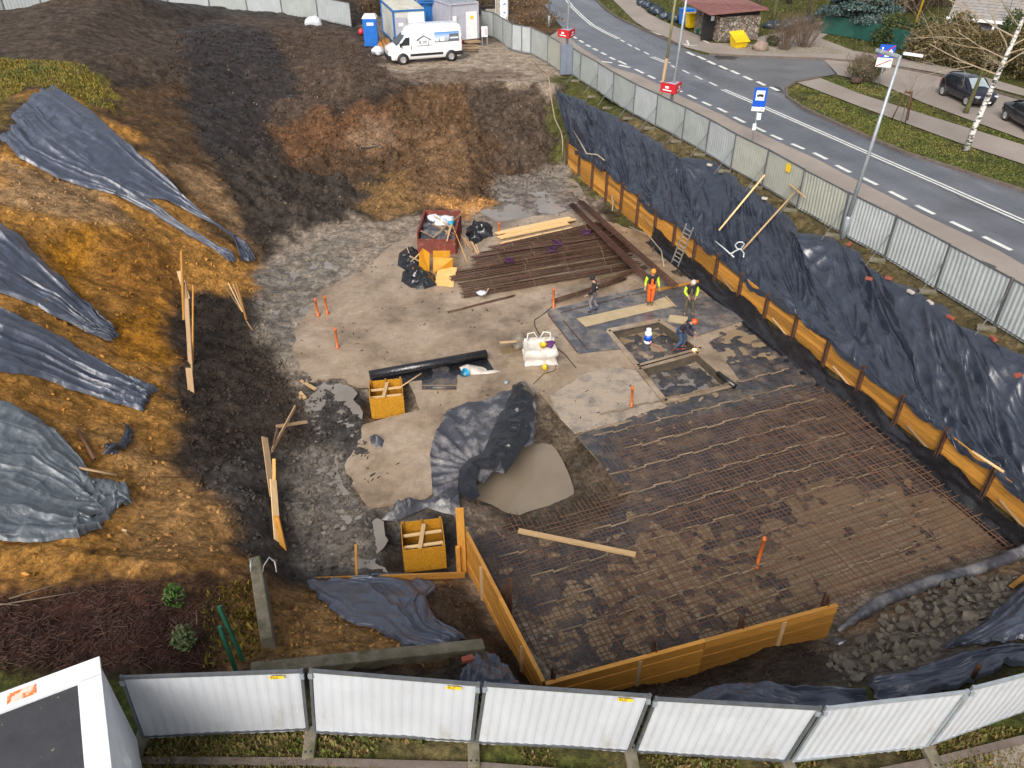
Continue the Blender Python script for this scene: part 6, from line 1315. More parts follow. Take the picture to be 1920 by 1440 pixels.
def person(loc,rz,label,J,jacket,trousers,boots,sleeve=None,hat=None,hatmat=None,front=None,calf=None,back=None):
    """J: joints dict in the figure's own frame, x right, y forward, z up"""
    root=empty('person',loc,rz,label,'person')
    g={k:Vector(v) for k,v in J.items()}
    V=[g['pel'],g['waist'],g['chest'],g['neck'],g['head'],g['top']]; E=[(0,1),(1,2),(2,3),(3,4),(4,5)]; Rr=[(.14,.10),(.12,.09),(.15,.10),.055,.085,.07]
    for s in ('l','r'):
        b=len(V); V+=[g['sh'+s],g['el'+s],g['wr'+s],g['wr'+s]+(g['wr'+s]-g['el'+s]).normalized()*.07]; E+=[(2,b),(b,b+1),(b+1,b+2),(b+2,b+3)]; Rr+=[.06,.045,.032,.036]
        d=(g['wr'+s]-g['el'+s]).normalized(); a=d.cross(Vector((0,1,.2))).normalized(); k=b+3; 
        for fi,(off,L) in enumerate(((-.03,.07),(-.01,.085),(.01,.08),(.03,.06))):
            b2=len(V); V+=[V[k]+a*off+d*.03,V[k]+a*off+d*(.03+L*.6)+Vector((0,.01,0)),V[k]+a*off*.9+d*(.03+L)+Vector((0,.03,0))]; E+=[(k,b2),(b2,b2+1),(b2+1,b2+2)]; Rr+=[.010,.009,.008]
        b2=len(V); th=d.cross(a); V+=[V[b+2]+a*-.04+d*.03,V[b+2]+a*-.055+d*.08]; E+=[(b+2,b2),(b2,b2+1)]; Rr+=[.012,.009]
        b=len(V); V+=[g['hip'+s],g['kn'+s],g['an'+s],g['toe'+s]]; E+=[(0,b),(b,b+1),(b+1,b+2),(b+2,b+3)]; Rr+=[.085,.06,.045,.04]
    skin('body',V,E,Rr,SKIN,root)
    # face: nose
    # jacket
    V=[g['pel']+Vector((0,0,.02)),g['waist'],g['chest'],g['neck']-Vector((0,0,.03))]; E=[(0,1),(1,2),(2,3)]; Rr=[(.175,.13),(.16,.12),(.185,.13),.085]
    for s in ('l','r'): b=len(V); V+=[g['sh'+s],g['sh'+s].lerp(g['el'+s],.35)]; E+=[(2,b),(b,b+1)]; Rr+=[.085,.075]
    skin('jacket',V,E,Rr,jacket,root)
    for s in ('l','r'): skin('sleeve',[g['sh'+s],g['el'+s],g['wr'+s]],[(0,1),(1,2)],[.088,.068,.05],sleeve or jacket,root)
    V=[g['pel']]; E=[]; Rr=[(.16,.125)]
    for s in ('l','r'): b=len(V); V+=[g['hip'+s],g['kn'+s],g['an'+s]+Vector((0,0,.03))]; E+=[(0,b),(b,b+1),(b+1,b+2)]; Rr+=[.105,.082,.068]
    skin('trousers',V,E,Rr,trousers,root)
    for s in ('l','r'):
        if calf: skin('boot_shaft',[g['kn'+s].lerp(g['an'+s],.45),g['an'+s]],[(0,1)],[.082,.075],calf,root)
        skin('boot',[g['an'+s]+Vector((0,0,.02)),g['an'+s]+(g['toe'+s]-g['an'+s])*.3-Vector((0,0,.02)),g['toe'+s]],[(0,1),(1,2)],[.062,.058,.048],boots,root)
    h=g['head']; up=(g['top']-g['head']).normalized(); f=g.get('face',Vector((0,1,-.1))).normalized()
    MB().lathe(h+f*.085,[(.016,-.02),(.02,0),(.008,.03)],6).build('nose',SKIN,root,True)
    ax_=up.to_track_quat('Z','Y').to_matrix()
    if hat=='helmet': MB().lathe(h+up*.035,[(.125,0),(.15,.0),(.122,.02),(.118,.07),(.09,.12),(.04,.15),(.01,.155)],16,ax=ax_).build('helmet',hatmat,root,True)
    else: MB().lathe(h+up*.015,[(.095,-.02),(.115,.03),(.118,.08),(.10,.14),(.06,.18),(.01,.19)],14,ax=ax_).build('hat',hatmat,root,True)
    if front:
        V=[g['pel']+Vector((0,.045,0)),g['waist']+Vector((0,.05,0)),g['chest']+Vector((0,.055,0))]; skin('shirt_front',V,[(0,1),(1,2)],[(.09,.11),(.08,.11),(.06,.11)],front,root)
    if back:
        V=[g['waist']+Vector((.02,-.07,.05)),g['chest']+Vector((0,-.06,-.05))]; skin('back_patch',V,[(0,1)],[(.11,.08),(.12,.08)],back,root)
    return root
ST=dict(pel=(0,0,.95),waist=(0,.0,1.1),chest=(0,0,1.35),neck=(0,.02,1.5),head=(0,.05,1.62),top=(0,.05,1.74),shl=(-.2,0,1.42),shr=(.2,0,1.42),ell=(-.28,-.02,1.15),elr=(.28,-.02,1.15),wrl=(-.3,.06,.9),wrr=(.3,.06,.9),hipl=(-.1,0,.9),hipr=(.1,0,.9),knl=(-.12,.03,.5),knr=(.12,.03,.5),anl=(-.13,0,.08),anr=(.13,0,.08),toel=(-.15,.2,.045),toer=(.15,.2,.045))
J1=dict(ST,knl=(-.1,.14,.5),anl=(-.12,.02,.09),toel=(-.14,.2,.05),knr=(.09,-.02,.52),anr=(.1,-.22,.12),toer=(.12,-.05,.045),head=(0,.08,1.60),top=(0,.12,1.71),wrl=(-.24,.22,.95),wrr=(.30,-.12,.92))
p=P(1111,584,S_Z+.05); person((p.x,p.y,S_Z+.05),R(75),'man in a dark jacket with pale back patch, grey trousers, walking on the grey membrane',J1,BLKC,GRYC,BLKC,hat='hood',hatmat=BLKC,back=PALEC,calf=BLUEC)
J2=dict(ST,knl=(-.09,.08,.5),knr=(.08,.03,.5),anl=(-.07,.0,.08),anr=(.07,.0,.09),toel=(-.09,.18,.045),toer=(.09,.18,.045),wrl=(-.34,.02,.88),wrr=(.30,.10,.95),head=(0,.07,1.62),top=(0,.09,1.73))
p=P(1218,570,S_Z+.08); person((p.x,p.y,S_Z+.08),R(178),'worker in orange overalls and a jacket with yellow sleeves standing on the tan mat',J2,BLKC,HVO,BLKC,sleeve=HIVIS,hat='beanie',hatmat=M('orange_beanie',(.75,.28,.03),None,5,.8),front=HVO)
J3=dict(ST,knl=(-.16,.05,.5),knr=(.16,.05,.5),anl=(-.17,0,.08),anr=(.17,0,.08),toel=(-.19,.18,.045),toer=(.19,.18,.045),ell=(-.30,.0,1.15),elr=(.30,.0,1.15),wrl=(-.18,.2,1.0),wrr=(.18,.2,1.0),head=(0,.12,1.58),top=(0,.14,1.69))
p=P(1290,589,S_Z+.05); person((p.x,p.y,S_Z+.05),R(182),'worker in a dark vest with yellow shoulders and a pale hood, looking down',J3,BLKC,OLIVEC,OLIVEC,sleeve=HIVIS,hat='hood',hatmat=PALEC,front=OLIVEC)
J4=dict(ST,pel=(0,-.12,.88),waist=(0,-.05,1.02),chest=(0,.12,1.20),neck=(0,.26,1.30),head=(0,.36,1.36),top=(0,.44,1.45),shl=(-.19,.15,1.24),shr=(.19,.15,1.24),ell=(-.26,.25,.98),elr=(.25,.22,.96),wrl=(-.08,.46,.86),wrr=(.14,.44,.80),hipl=(-.1,-.12,.84),hipr=(.1,-.12,.84),knl=(-.14,.16,.52),knr=(.14,.0,.48),anl=(-.15,.05,.08),anr=(.16,-.25,.09),toel=(-.16,.24,.045),toer=(.17,-.07,.045),face=(0,.8,-.6))
p=P(1276,655,-3.66); w4=person((p.x,p.y,-3.66),R(-105),'worker with an orange helmet bending forward to weld the membrane with a burner',J4,NAVY,BLUEC,BLKC,hat='helmet',hatmat=HELM,front=HIVIS)
ra=Matrix.Rotation(R(-105),4,'Z'); hand=Vector((p.x,p.y,-3.66))+ra@Vector((.10,.5,.80)); tip=P(1302,655,S_Z+.1)
root=empty('gas_burner',hand,0,'gas burner with a small flame held by the bending worker','burner'); MB().tube([(0,0,0),(tip-hand)*.9],.015,8).build('lance',STEEL,root,True); MB().lathe((tip-hand)*.9,[(.03,0),(.04,.05),(.04,.1)],10,ax=(tip-hand).to_track_quat('Z','Y').to_matrix()).build('nozzle',STEEL,root,True)
fm,ft_,fb_=newmat('flame'); fb_.inputs['Emission Color'].default_value=(1,.45,.08,1); fb_.inputs['Emission Strength'].default_value=9; fb_.inputs['Base Color'].default_value=(1,.4,.05,1)
MB().lathe(tip-hand,[(.03,-.06),(.07,0),(.05,.12),(.01,.22)],10,ax=(tip-hand).to_track_quat('Z','Y').to_matrix()).build('flame',fm,root,True)
# ================================================================ YARD: van, cabins, containers
def loft(name,rings,mat,parent,cap=True,smooth=True,mi=None):
    mb=MB(); n=len(rings[0])
    for r in rings: mb.v+= [tuple(p) for p in r]
    for i in range(len(rings)-1):
        for k in range(n): mb.face([i*n+k,i*n+(k+1)%n,(i+1)*n+(k+1)%n,(i+1)*n+k])
    if cap: mb.face(list(range(n))[::-1]); mb.face([(len(rings)-1)*n+k for k in range(n)])
    return mb.build(name,mat,parent,smooth)
def wheel(parent,loc,r,w,hub=ALLOY):
    root=bpy.data.objects.new('wheel',None); COL.objects.link(root); root.parent=parent; root.location=loc; s=1 if loc[1]>0 else -1
    ax_=Matrix.Rotation(R(90)*s*-1,3,'X')
    MB().lathe((0,0,0),[(r*.62,-w/2),(r*.93,-w/2),(r,-w*.3),(r,w*.3),(r*.93,w/2),(r*.62,w/2)],24,ax=ax_).build('tyre',RUBBER,root,True)
    mb=MB(); mb.lathe((0,0,0),[(r*.64,-w*.4),(r*.64,w*.53),(r*.56,w*.54),(r*.52,w*.505),(r*.12,w*.53),(.01,w*.53)],20,ax=ax_); 
    for k in range(5):
        a=k*2*math.pi/5; mb.beam(ax_@Vector((r*.1*math.cos(a),r*.1*math.sin(a),w*.55)),ax_@Vector((r*.58*math.cos(a),r*.58*math.sin(a),w*.54)),r*.16,.02,tuple(ax_@Vector((0,0,1))))
    mb.build('rim',hub,root); return root
# van: local x forward, y left
fr=P(753,121,0); re=P(843,114,0); ang=math.atan2(fr.y-re.y,fr.x-re.x); mid=(fr+re)/2; sidev=Vector((-math.sin(ang),math.cos(ang),0)); 
# the visible side (towards camera) is the van's left (driver) side when it faces the picture's left
cen=mid-sidev*.92 if (sidev.y<0) else mid+sidev*.92
van=empty('van',(cen.x,cen.y,.0),ang,'white high roof van with a house outline logo parked above the pit','van')
vl=[ # x, half width bottom, zbottom, z belt, half width roof, z roof
 (2.72,.70,.42,.82,.60,.95),(2.62,.90,.30,.95,.74,1.08),(2.35,.98,.28,1.08,.82,1.22),(1.95,1.0,.28,1.2,.84,1.36),(1.45,1.02,.28,1.3,.82,1.92),(1.15,1.02,.28,1.35,.83,2.32),(.75,1.02,.28,1.35,.86,2.50),(.0,1.02,.28,1.4,.88,2.56),(-1.5,1.02,.28,1.4,.88,2.56),(-2.6,1.02,.28,1.4,.87,2.53),(-2.78,1.01,.30,1.4,.86,2.46),(-2.86,.97,.36,1.4,.82,2.36)]
rings=[]
for x,wb,z0,zb_,wr,zr in vl:
    k=[]; 
    for s in (1,-1):
        pts=[(wb*.9,z0),(wb,z0+.12),(wb,zb_*.6+z0*.4),(wb*.995,zb_),(lerp(wb,wr,.45),lerp(zb_,zr,.55)),(wr,zr-.12),(wr*.82,zr-.02),(wr*.3,zr)]
        k+= [(x,s*a,b) for a,b in (pts if s==1 else pts[::-1])]
    rings.append(k)
loft('body',rings,PAINTW,van)
for sx in (1.72,-1.98):
    for sy in (1,-1): wheel(van,(sx,sy*.93,.34),.345,.22); 
for sy in (1,-1):
    for sx in (1.72,-1.98): MB().lathe((sx,sy*.985,.36),[(.44,0),(.44,.05),(.30,.052)],20,ax=Matrix.Rotation(R(-90)*sy,3,'X')).build('wheel_arch',BLACKP,van,True)
    mb=MB(); y=sy*1.03
    mb.prism([(1.98,1.28),(1.15,1.30),(1.12,1.92),(1.42,1.90)],(0,0,0),(1,0,0),(0,-sy*.10,1),(0,sy,0),.02); 
    o=MB().prism([(1.92,1.32),(1.17,1.32),(1.13,1.86),(1.42,1.85)],(0,sy*1.165,0),(1,0,0),(0,-sy*.115,1),(0,sy,0),.03).build('side_window',GLASSD,van)
    MB().box((-.1,sy*1.03,.62),(2.5,.035,.16)).build('rubbing_strip',BLACKP,van,bev=.01); MB().box((1.05,sy*1.025,1.13),(.06,.03,.16)).build('door_handle',BLACKP,van)
    MB().box((1.86,sy*1.16,1.38),(.14,.16,.28)).build('mirror',BLACKP,van,bev=.03)
    MB().box((1.03,sy*1.022,1.2),(.012,.012,1.3)).build('door_seam',BLACKP,van)
    MB().box((2.45,sy*.86,.98),(.40,.16,.18),Matrix.Rotation(-.3*sy,3,'Z')).build('headlight',M('headlamp_glass',(.55,.58,.62),None,3,.1),van,bev=.03)
    MB().box((-2.84,sy*.93,1.35),(.06,.10,.55)).build('tail_light',RED,van)
MB().prism([(-.76,0),(.76,0),(.66,1),(-.66,1)],(2.12,0,1.30),(0,1,0),(-.72,0,.62),(.62,0,.75),.03).build('windscreen',GLASSD,van)
MB().box((2.66,0,.47),(.26,1.84,.36)).build('front_bumper',BLACKP,van,bev=.05); MB().box((2.66,0,.82),(.12,1.2,.16)).build('grille',BLACKP,van); MB().box((-2.82,0,.5),(.16,1.9,.28)).build('rear_bumper',BLACKP,van,bev=.03); 
for sy in (1,-1): MB().box((-2.55,sy*1.0,.55),(.62,.06,.30)).build('rear_corner_cladding',BLACKP,van,bev=.02)
vs=1 if (Matrix.Rotation(ang,3,'Z')@Vector((0,1,0))).y<0 else -1      # side seen from the pit
xd=Vector((-1,0,0)) if vs==1 else Vector((1,0,0))
yv=Vector((0,-.105*vs,1)).normalized(); 
def vside(x,z): # point on leaning upper side
    t=(z-1.4)/1.1; return Vector((x,vs*(1.035-.085*max(0,t)-.02*max(0,t)),z))
LG=M('grey_logo_paint',(.12,.14,.18),None,3,.5)
mb=MB()
for a,b in (((.62,1.62),(.10,1.92)),((.10,1.92),(-.45,1.62)),((.62,1.62),(.52,1.62)),((-.45,1.62),(-.35,1.62))): mb.beam(vside(*a)+Vector((0,vs*.02,0)),vside(*b)+Vector((0,vs*.035,0)),.05,.05)
mb.build('logo_outline',LG,van); text('K M J',.34,LG,van,vside(.08,1.36)+Vector((0,vs*.055,0)),xd,yv,'lettering',True)
MB().beam(vside(.65,1.24)+Vector((0,vs*.008,0)),vside(-.55,1.24)+Vector((0,vs*.008,0)),.012,.03).build('small_print_line',LG,van)
# photo panel: sky, white houses, dark building
def vp_(nm,x0,x1,z0,z1,mat,o_): 
    a=vside(x0,z0);b=vside(x1,z0);c=vside(x1,z1);d=vside(x0,z1); oo=Vector((0,vs*o_,0)); return (a+oo,b+oo,c+oo,d+oo)
pm,pt,pb=newmat('printed_scene'); vec=coords(pt,'Object'); sx_=N(pt,'ShaderNodeSeparateXYZ'); pt.links.new(vec,sx_.inputs[0]); mr=N(pt,'ShaderNodeMapRange'); pt.links.new(sx_.outputs[2],mr.inputs[0]); mr.inputs[1].default_value=1.45; mr.inputs[2].default_value=2.05
rp_=ramp(pt,mr.outputs[0],[(0,(.05,.06,.07)),(.25,(.30,.33,.36)),(.5,(.45,.55,.68)),(1,(.08,.25,.62))]); pt.links.new(rp_.outputs[0],pb.inputs['Base Color']); pb.inputs['Roughness'].default_value=.35
mb=MB(); q=vp_('p',-.75,-2.62,1.42,2.08,pm,.022); mb.v=[tuple(x) for x in q]+[tuple(x-Vector((0,vs*.01,0))) for x in q]; mb.face([0,1,2,3]); mb.face([7,6,5,4]); 
for i in range(4): mb.face([i,i+4,(i+1)%4+4,(i+1)%4])
pp_=mb.build('picture_panel',pm,van)
for (x0,x1,z0,z1,m_) in ((-.80,-1.05,1.46,1.68,WHITE),(-1.15,-1.5,1.46,1.74,WHITE),(-1.55,-1.8,1.46,1.62,GREYP),(-1.88,-2.60,1.44,1.93,LG),(-1.95,-2.55,1.60,1.70,WHITE)):
    MB().quad(*vp_('b',x0,x1,z0,z1,m_,.028 if m_ is not WHITE or x0>-1.9 else .032)).build('printed_building',m_,pp_)
# site cabins
def box_cabin(name,label,fl,fr_,depth,h,mats_,rot=None,z0=0.15,roofmat=None,framemat=None,group=None,ribs=0):
    """fl, fr_: front bottom corners (world), front faces the pit"""
    fl=Vector(fl);fr_=Vector(fr_); d=(fr_-fl); w=d.length; a=math.atan2(d.y,d.x); root=empty(name,(fl.x,fl.y,z0),a,label,'site cabin',group)
    mb=MB(); mb.box((w/2,depth/2,h/2),(w-.04,depth-.04,h-.04)); 
    if ribs:
        for k in range(int(w/.28)): mb.box((.2+k*.28,.0,h/2),(.12,.05,h-.3))
        for k in range(int(depth/.28)):
            for xx in (0,w): mb.box((xx,.2+k*.28,h/2),(.05,.12,h-.3))
    mb.build('walls',mats_,root)
    f=MB(); g=.13
    for x in (0,w):
        for y in (0,depth): f.box((x,y,h/2),(g,g,h-.01))
    for z in (.06,h-.06):
        f.box((w/2,0,z),(w-.1,g*.9,.12)); f.box((w/2,depth,z),(w-.1,g*.9,.12)); f.box((0,depth/2,z),(g*.9,depth-.1,.12)); f.box((w,depth/2,z),(g*.9,depth-.1,.12))
    f.build('frame',framemat,root); MB().box((w/2,depth/2,h+.02),(w-.06,depth-.06,.05)).build('roof',roofmat,root)
    return root,w
RUSTROOF=M('stained_white_roof',(.62,.60,.52),(.50,.47,.38),1.2,.6,.7,.05,10,extra=((.35,.25,.10),.9,.52,.7)); OLDW=M('old_white_panel',(.60,.60,.57),(.50,.50,.46),1.2,.6,.7,0,10,extra=((.25,.26,.16),1.5,.55,.75))
r1,w=box_cabin('site_cabin','white site cabin with blue frame and stained roof behind the van',P(742,88,0),P(800,84,0),5.4,2.55,OLDW,roofmat=RUSTROOF,framemat=BLUE and CBLUE)
MB().box((.55,-.08,1.05),(.95,.05,1.95)).build('door',GREYP,r1); MB().box((.55,-.11,1.5),(.4,.02,.25)).build('notice',WHITE,r1); MB().box((w/2+.55,-.07,1.3),(w-1.25,.03,2.1)).build('front_panel',WHITE,r1)
a0=P(795,78,0);b0=P(848,75,0)
r2,w=box_cabin('shipping_container','lower blue shipping container partly hidden by the white van',a0+Vector((0,1.2,0)),b0+Vector((0,1.2,0)),6.0,2.5,CBLUE,roofmat=CBLUE,framemat=CBLUE,ribs=1)
p_=Vector(r2.location); r3,w=box_cabin('shipping_container','upper blue shipping container with double doors stacked on the lower one',p_+Vector((-.3,-.1,0)),p_+Vector((w-.1,-.1+.0,0)),6.0,2.6,CBLUE,z0=2.72,roofmat=CBLUE,framemat=CBLUE,ribs=0)
for o in (r2,r3): o['category']='shipping container'; o['group']='blue shipping containers'
for k in (0,1):
    x=w*(.27+.46*k); d=MB().box((x,-.07,1.3),(w*.44,.06,2.2)).build('door',CBLUE,r3)
    for dx in (-.18,.18): MB().tube([(x+dx,-.13,.2),(x+dx,-.13,2.4)],.03,6).build('locking_bar',STEEL,d,True)
r4,w=box_cabin('site_cabin','grey site cabin with a ribbed roof and a white door at the yard fence',P(846,86,0),P(897,80,0),6.5,2.75,GREYP,z0=.35,roofmat=STEEL,framemat=GREYP)
for k in range(9): MB().box((w*(k+.5)/9,3.25,2.82),(.05,6.4,.05)).build('roof_rib',STEEL,r4)
d=MB().box((w-.62,-.09,1.05),(1.0,.05,2.05)).build('door',WHITE,r4); MB().box((w-.62,-.13,1.65),(.3,.02,.24)).build('notice',YELS,d); MB().box((.35,-.09,1.2),(.35,.05,1.3)).build('shutter',WHITE,r4)
MB().box((w-.75,-.4,-.12),(1.2,.9,.1)).build('step_board',WOODP,r4)
s_=empty('wooden_steps',P(878,97,0),0,'low wooden steps in front of the grey cabin door','steps')
for k in range(3): MB().box((0,.3*k,.10+.13*k),(1.5,.3,.05)).build('tread',WOODP,s_)
for x in (-.65,.65): MB().box((x,.3,.12),(.06,.9,.2)).build('stringer',WOODD,s_)
# electric cabinet on legs
e_=empty('electric_cabinet',P(909,84,0),0,'small white electric cabinet on legs beside the grey cabin','electric cabinet'); MB().box((0,0,1.0),(.5,.3,.75)).build('case',WHITE,e_,bev=.02)
for x in (-.2,.2): MB().box((x,0,.32),(.04,.2,.62)).build('leg',STEEL,e_)
for z in (.85,1.0,1.15): MB().box((.12,-.16,z),(.1,.03,.08)).build('socket',RED,e_)
# portable toilet
t_=empty('portable_toilet',P(696,88,0)+Vector((0,.6,0)),.05,'blue portable toilet with a white roof left of the white cabin','portable toilet')
MB().box((0,0,1.05),(1.1,1.1,2.05)).build('cabin',TBLUE,t_,bev=.04); mb=MB(); mb.v=[(-.6,-.6,2.08),(.6,-.6,2.08),(.6,.6,2.08),(-.6,.6,2.08),(-.42,-.42,2.34),(.42,-.42,2.34),(.42,.42,2.34),(-.42,.42,2.34)]
for f in ((3,2,1,0),(4,5,6,7),(0,1,5,4),(1,2,6,5),(2,3,7,6),(3,0,4,7)): mb.face(list(f))
mb.build('roof',WHITE,t_,bev=.05); MB().box((0,-.565,1.1),(.8,.03,1.8)).build('door',TBLUE,t_); MB().box((.05,-.59,1.7),(.55,.02,.22)).build('notice',WHITE,t_)
for k in range(7):
    a=P(705+k*3.8,73,.2+.12*(k%2)); b=P(715+k*3.4,94,.15+.1*(k%2)); tag(MB().beam(a,b,.16,.1).build('timber',WOODO),'orange squared timber in the small pile between toilet and white cabin','timber','timber pile by the toilet')
blob('white_bag',P(709,96,.25),(.5,.55,.4),BAGW,'bulging white bag at the front of the van','bag',31)
blob('white_bag',P(588,42,.6),(.75,.5,.55),BAGW,'white bag against the back fence','bag',32)
blob('red_rag',P(677,60,.4),(.25,.2,.3),RED,'red and white rag beside the portable toilet','rag',33)
# litfass column and concrete slabs behind the yard fence
c_=P(941,44,0); l_=empty('advertising_column',c_,0,'white round advertising column with a red domed top behind the yard fence','advertising column')
MB().lathe((0,0,0),[(.62,0),(.62,.2),(.58,.22),(.58,2.5)],24).build('drum',WHITE,l_,True); MB().lathe((0,0,2.5),[(.75,0),(.75,.15),(.66,.2),(.6,.45),(.72,.5),(.70,.6),(.62,.9),(.4,1.15),(.1,1.27)],24).build('dome',RED,l_,True)
for k,z in enumerate((.8,1.5)): MB().beam(c_*0+Vector((-.35,-.56,z)),Vector((.35,-.56,z+.25)),.02,.06).build('poster_stripe',BLUE,l_)
MB().box((0,0,0),(1,1,1)) 
tag(MB().box(P(920,44,1.0),(.8,.3,2.2)).build('concrete_slab',CONC),'pale concrete slab upright left of the advertising column','slab'); tag(MB().box(P(934,44,1.2),(.35,.35,3.6)).build('concrete_post',CONC),'square grey concrete post beside the advertising column','post')
# ================================================================ POLES, SIGNS
def vpole(name,base,topv,r0,r1,mat,parent=None,lean=0):
    p=P(*base,0)
    for hh in np.arange(.5,16,.05):
        Zc=p.y*cT+(CH-hh)*sT; v=720-F*(p.y*sT-(CH-hh)*cT)/Zc
        if v<=topv: break
    return p,hh
def street_lamp(base,topv,label,head=None,lean=(0,0),zmax=None,fixed=None):
    p,h=vpole('',base,topv,.1,.05,STEEL); h=fixed or h
    r=empty('street_lamp',p,0,label,'street lamp','street lamps'); MB().lathe((0,0,0),[(.12,0),(.12,.9),(.09,1.0)],14).build('base_sleeve',STEEL,r,True); MB().tube([(0,0,.9),(lean[0]*h,lean[1]*h,h)],[.095,.05],12).build('pole',STEEL,r,True)
    t=Vector((lean[0]*h,lean[1]*h,h)); 
    hd=MB(); hd.box(t+Vector((-.45,.1,.05)),(.95,.36,.14),Euler((0,.25,.3)).to_matrix()); hd.build('lamp_head',STEEL,r,bev=.04); MB().box(t+Vector((.4,-.1,.05)),(.7,.12,.1),Euler((0,.1,-.2)).to_matrix()).build('bracket',WHITE,r,bev=.02)
    return r,p,h
street_lamp((1580,447),106,'leaning galvanised street lamp standing at the fence in front of the road',lean=(.055,.01))
street_lamp((1252,243),-160,'galvanised street lamp carrying the lower red triangular box',fixed=9.0,lean=(.03,0))
street_lamp((1061,135),-160,'galvanised street lamp with the upper red triangular box at the gate',fixed=9.0,lean=(.01,0))
street_lamp((1029,52),-200,'distant street lamp on the grass left of the road',fixed=9)
def tri_box(px,h,label):
    p=P(*px,0); r=empty('triangular_sign',(p.x,p.y,h),R(10),label,'sign','red triangular signs'); 
    poly=[(-.62,.25),(0,-.55),(.62,.25)]; MB().prism(poly,(0,0,0),(1,0,0),(0,1,0),(0,0,1),.5).build('box',RED,r); MB().prism([(-.45,.18),(0,-.40),(.45,.18)],(0,0,.503),(1,0,0),(0,1,0),(0,0,1),.004).build('inner_top',GREYP,r)
    for s in (-1,1):
        a=Vector((s*.10,-.42,0)); b=Vector((s*.56,.17,0)); n=Vector((s*.8,-.62,0)).normalized()*.012
        MB().beam(a.lerp(b,.15)+n+Vector((0,0,.14)),a.lerp(b,.9)+n+Vector((0,0,.14)),.01,.06).build('text_band',WHITE,r); MB().beam(a.lerp(b,.4)+n+Vector((0,0,.30)),a.lerp(b,.7)+n+Vector((0,0,.30)),.01,.12).build('emblem',WHITE,r)
tri_box((1061,135),2.35,'red triangular sign box on the lamp post at the gate'); tri_box((1252,243),2.1,'red triangular sign box on the lamp post, nearer one, left of the bus stop')
for px,t in (((1056,142),'left'),((1066,142),'right')):
    p=P(*px,0); tag(MB().box((p.x,p.y,1.1),(.45,.3,2.0)).build('meter_cabinet',M('blue_grey_steel',(.16,.19,.24),(.12,.14,.18),2,.5),None,bev=.03),'dark grey steel cabinet strapped to the gate lamp post, '+t+' of two','cabinet','steel cabinets at the gate')
# wooden pole
p=P(1229,232,0); r=empty('wooden_pole',p,0,'tall wooden pole with a greenish top standing behind the street fence','pole'); MB().tube([(0,0,0),(.3,.2,3.6)],[.10,.09],10).build('lower_pole',WOODP,r,True); MB().tube([(.3,.2,3.4),(.55,.4,9.5)],[.08,.06],10).build('upper_pole',M('greenish_pole',(.28,.27,.14),(.22,.2,.12),3,.7),r,True)
# bus stop sign
p=P(1408,278,0); r=empty('bus_stop_sign',p,R(-12),'blue and white bus stop sign on a grey pole behind the cream fence panels','bus stop sign'); MB().tube([(0,0,0),(0,0,3.1)],.04,10).build('pole',STEEL,r,True)
def flatbox(par,nm,x0,x1,z0,z1,y,mat,th=.004): return MB().box(((x0+x1)/2,y,(z0+z1)/2),(x1-x0,th,z1-z0)).build(nm,mat,par)
pl=flatbox(r,'plate',-.33,.33,2.22,3.2,-.05,BLUE,.03); flatbox(pl,'white_field',-.22,.22,2.55,3.05,-.07,WHITE); flatbox(pl,'name_field',-.33,.33,2.0,2.21,-.055,WHITE,.03)
mb=MB(); mb.box((0,-.076,2.79),(.34,.004,.09)); mb.box((.02,-.076,2.85),(.2,.004,.04)); mb.lathe((-.1,-.076,2.735),[(.03,0),(.03,.004)],10,ax=Matrix.Rotation(R(90),3,'X')); mb.lathe((.1,-.076,2.735),[(.03,0),(.03,.004)],10,ax=Matrix.Rotation(R(90),3,'X')); mb.build('bus_symbol',BLK,pl)
flatbox(pl,'name_text',-.22,.12,2.08,2.11,-.073,GREYP); flatbox(pl,'name_text',.16,.26,2.06,2.14,-.073,GREYP)
flatbox(r,'timetable',.02,.22,1.55,1.9,-.06,WHITE,.02); flatbox(r,'timetable',-.12,.06,1.0,1.35,-.06,WHITE,.02)
# residential zone sign
p=P(1645,165,0); r=empty('zone_sign',p,R(-20),'blue end of residential zone sign with a red diagonal, beside the parking lane','road sign'); MB().tube([(0,0,0),(.05,0,2.4)],.035,8).build('pole',STEEL,r,True)
pl=flatbox(r,'plate',-.48,.48,1.95,2.75,-.05,BLUE,.03); mb=MB(); mb.prism([(-.1,2.1),(.38,2.1),(.38,2.35),(.25,2.5),(.12,2.35),(-.1,2.35)],(0,-.07,0),(1,0,0),(0,0,1),(0,-1,0),.004); mb.box((-.28,-.072,2.3),(.08,.004,.3)); mb.lathe((-.28,-.07,2.53),[(.06,0),(.06,.004)],10,ax=Matrix.Rotation(R(90),3,'X')); mb.box((.05,-.074,2.05),(.3,.004,.08)); mb.build('symbols',WHITE,pl)
MB().beam((-.45,-.082,1.98),(.45,-.082,2.72),.006,.06).build('red_diagonal',RED,pl); pw=flatbox(r,'lower_plate',-.48,.48,1.35,1.93,-.05,WHITE,.03); MB().beam((-.42,-.072,1.40),(.42,-.072,1.86),.006,.06).build('red_diagonal',RED,pw)
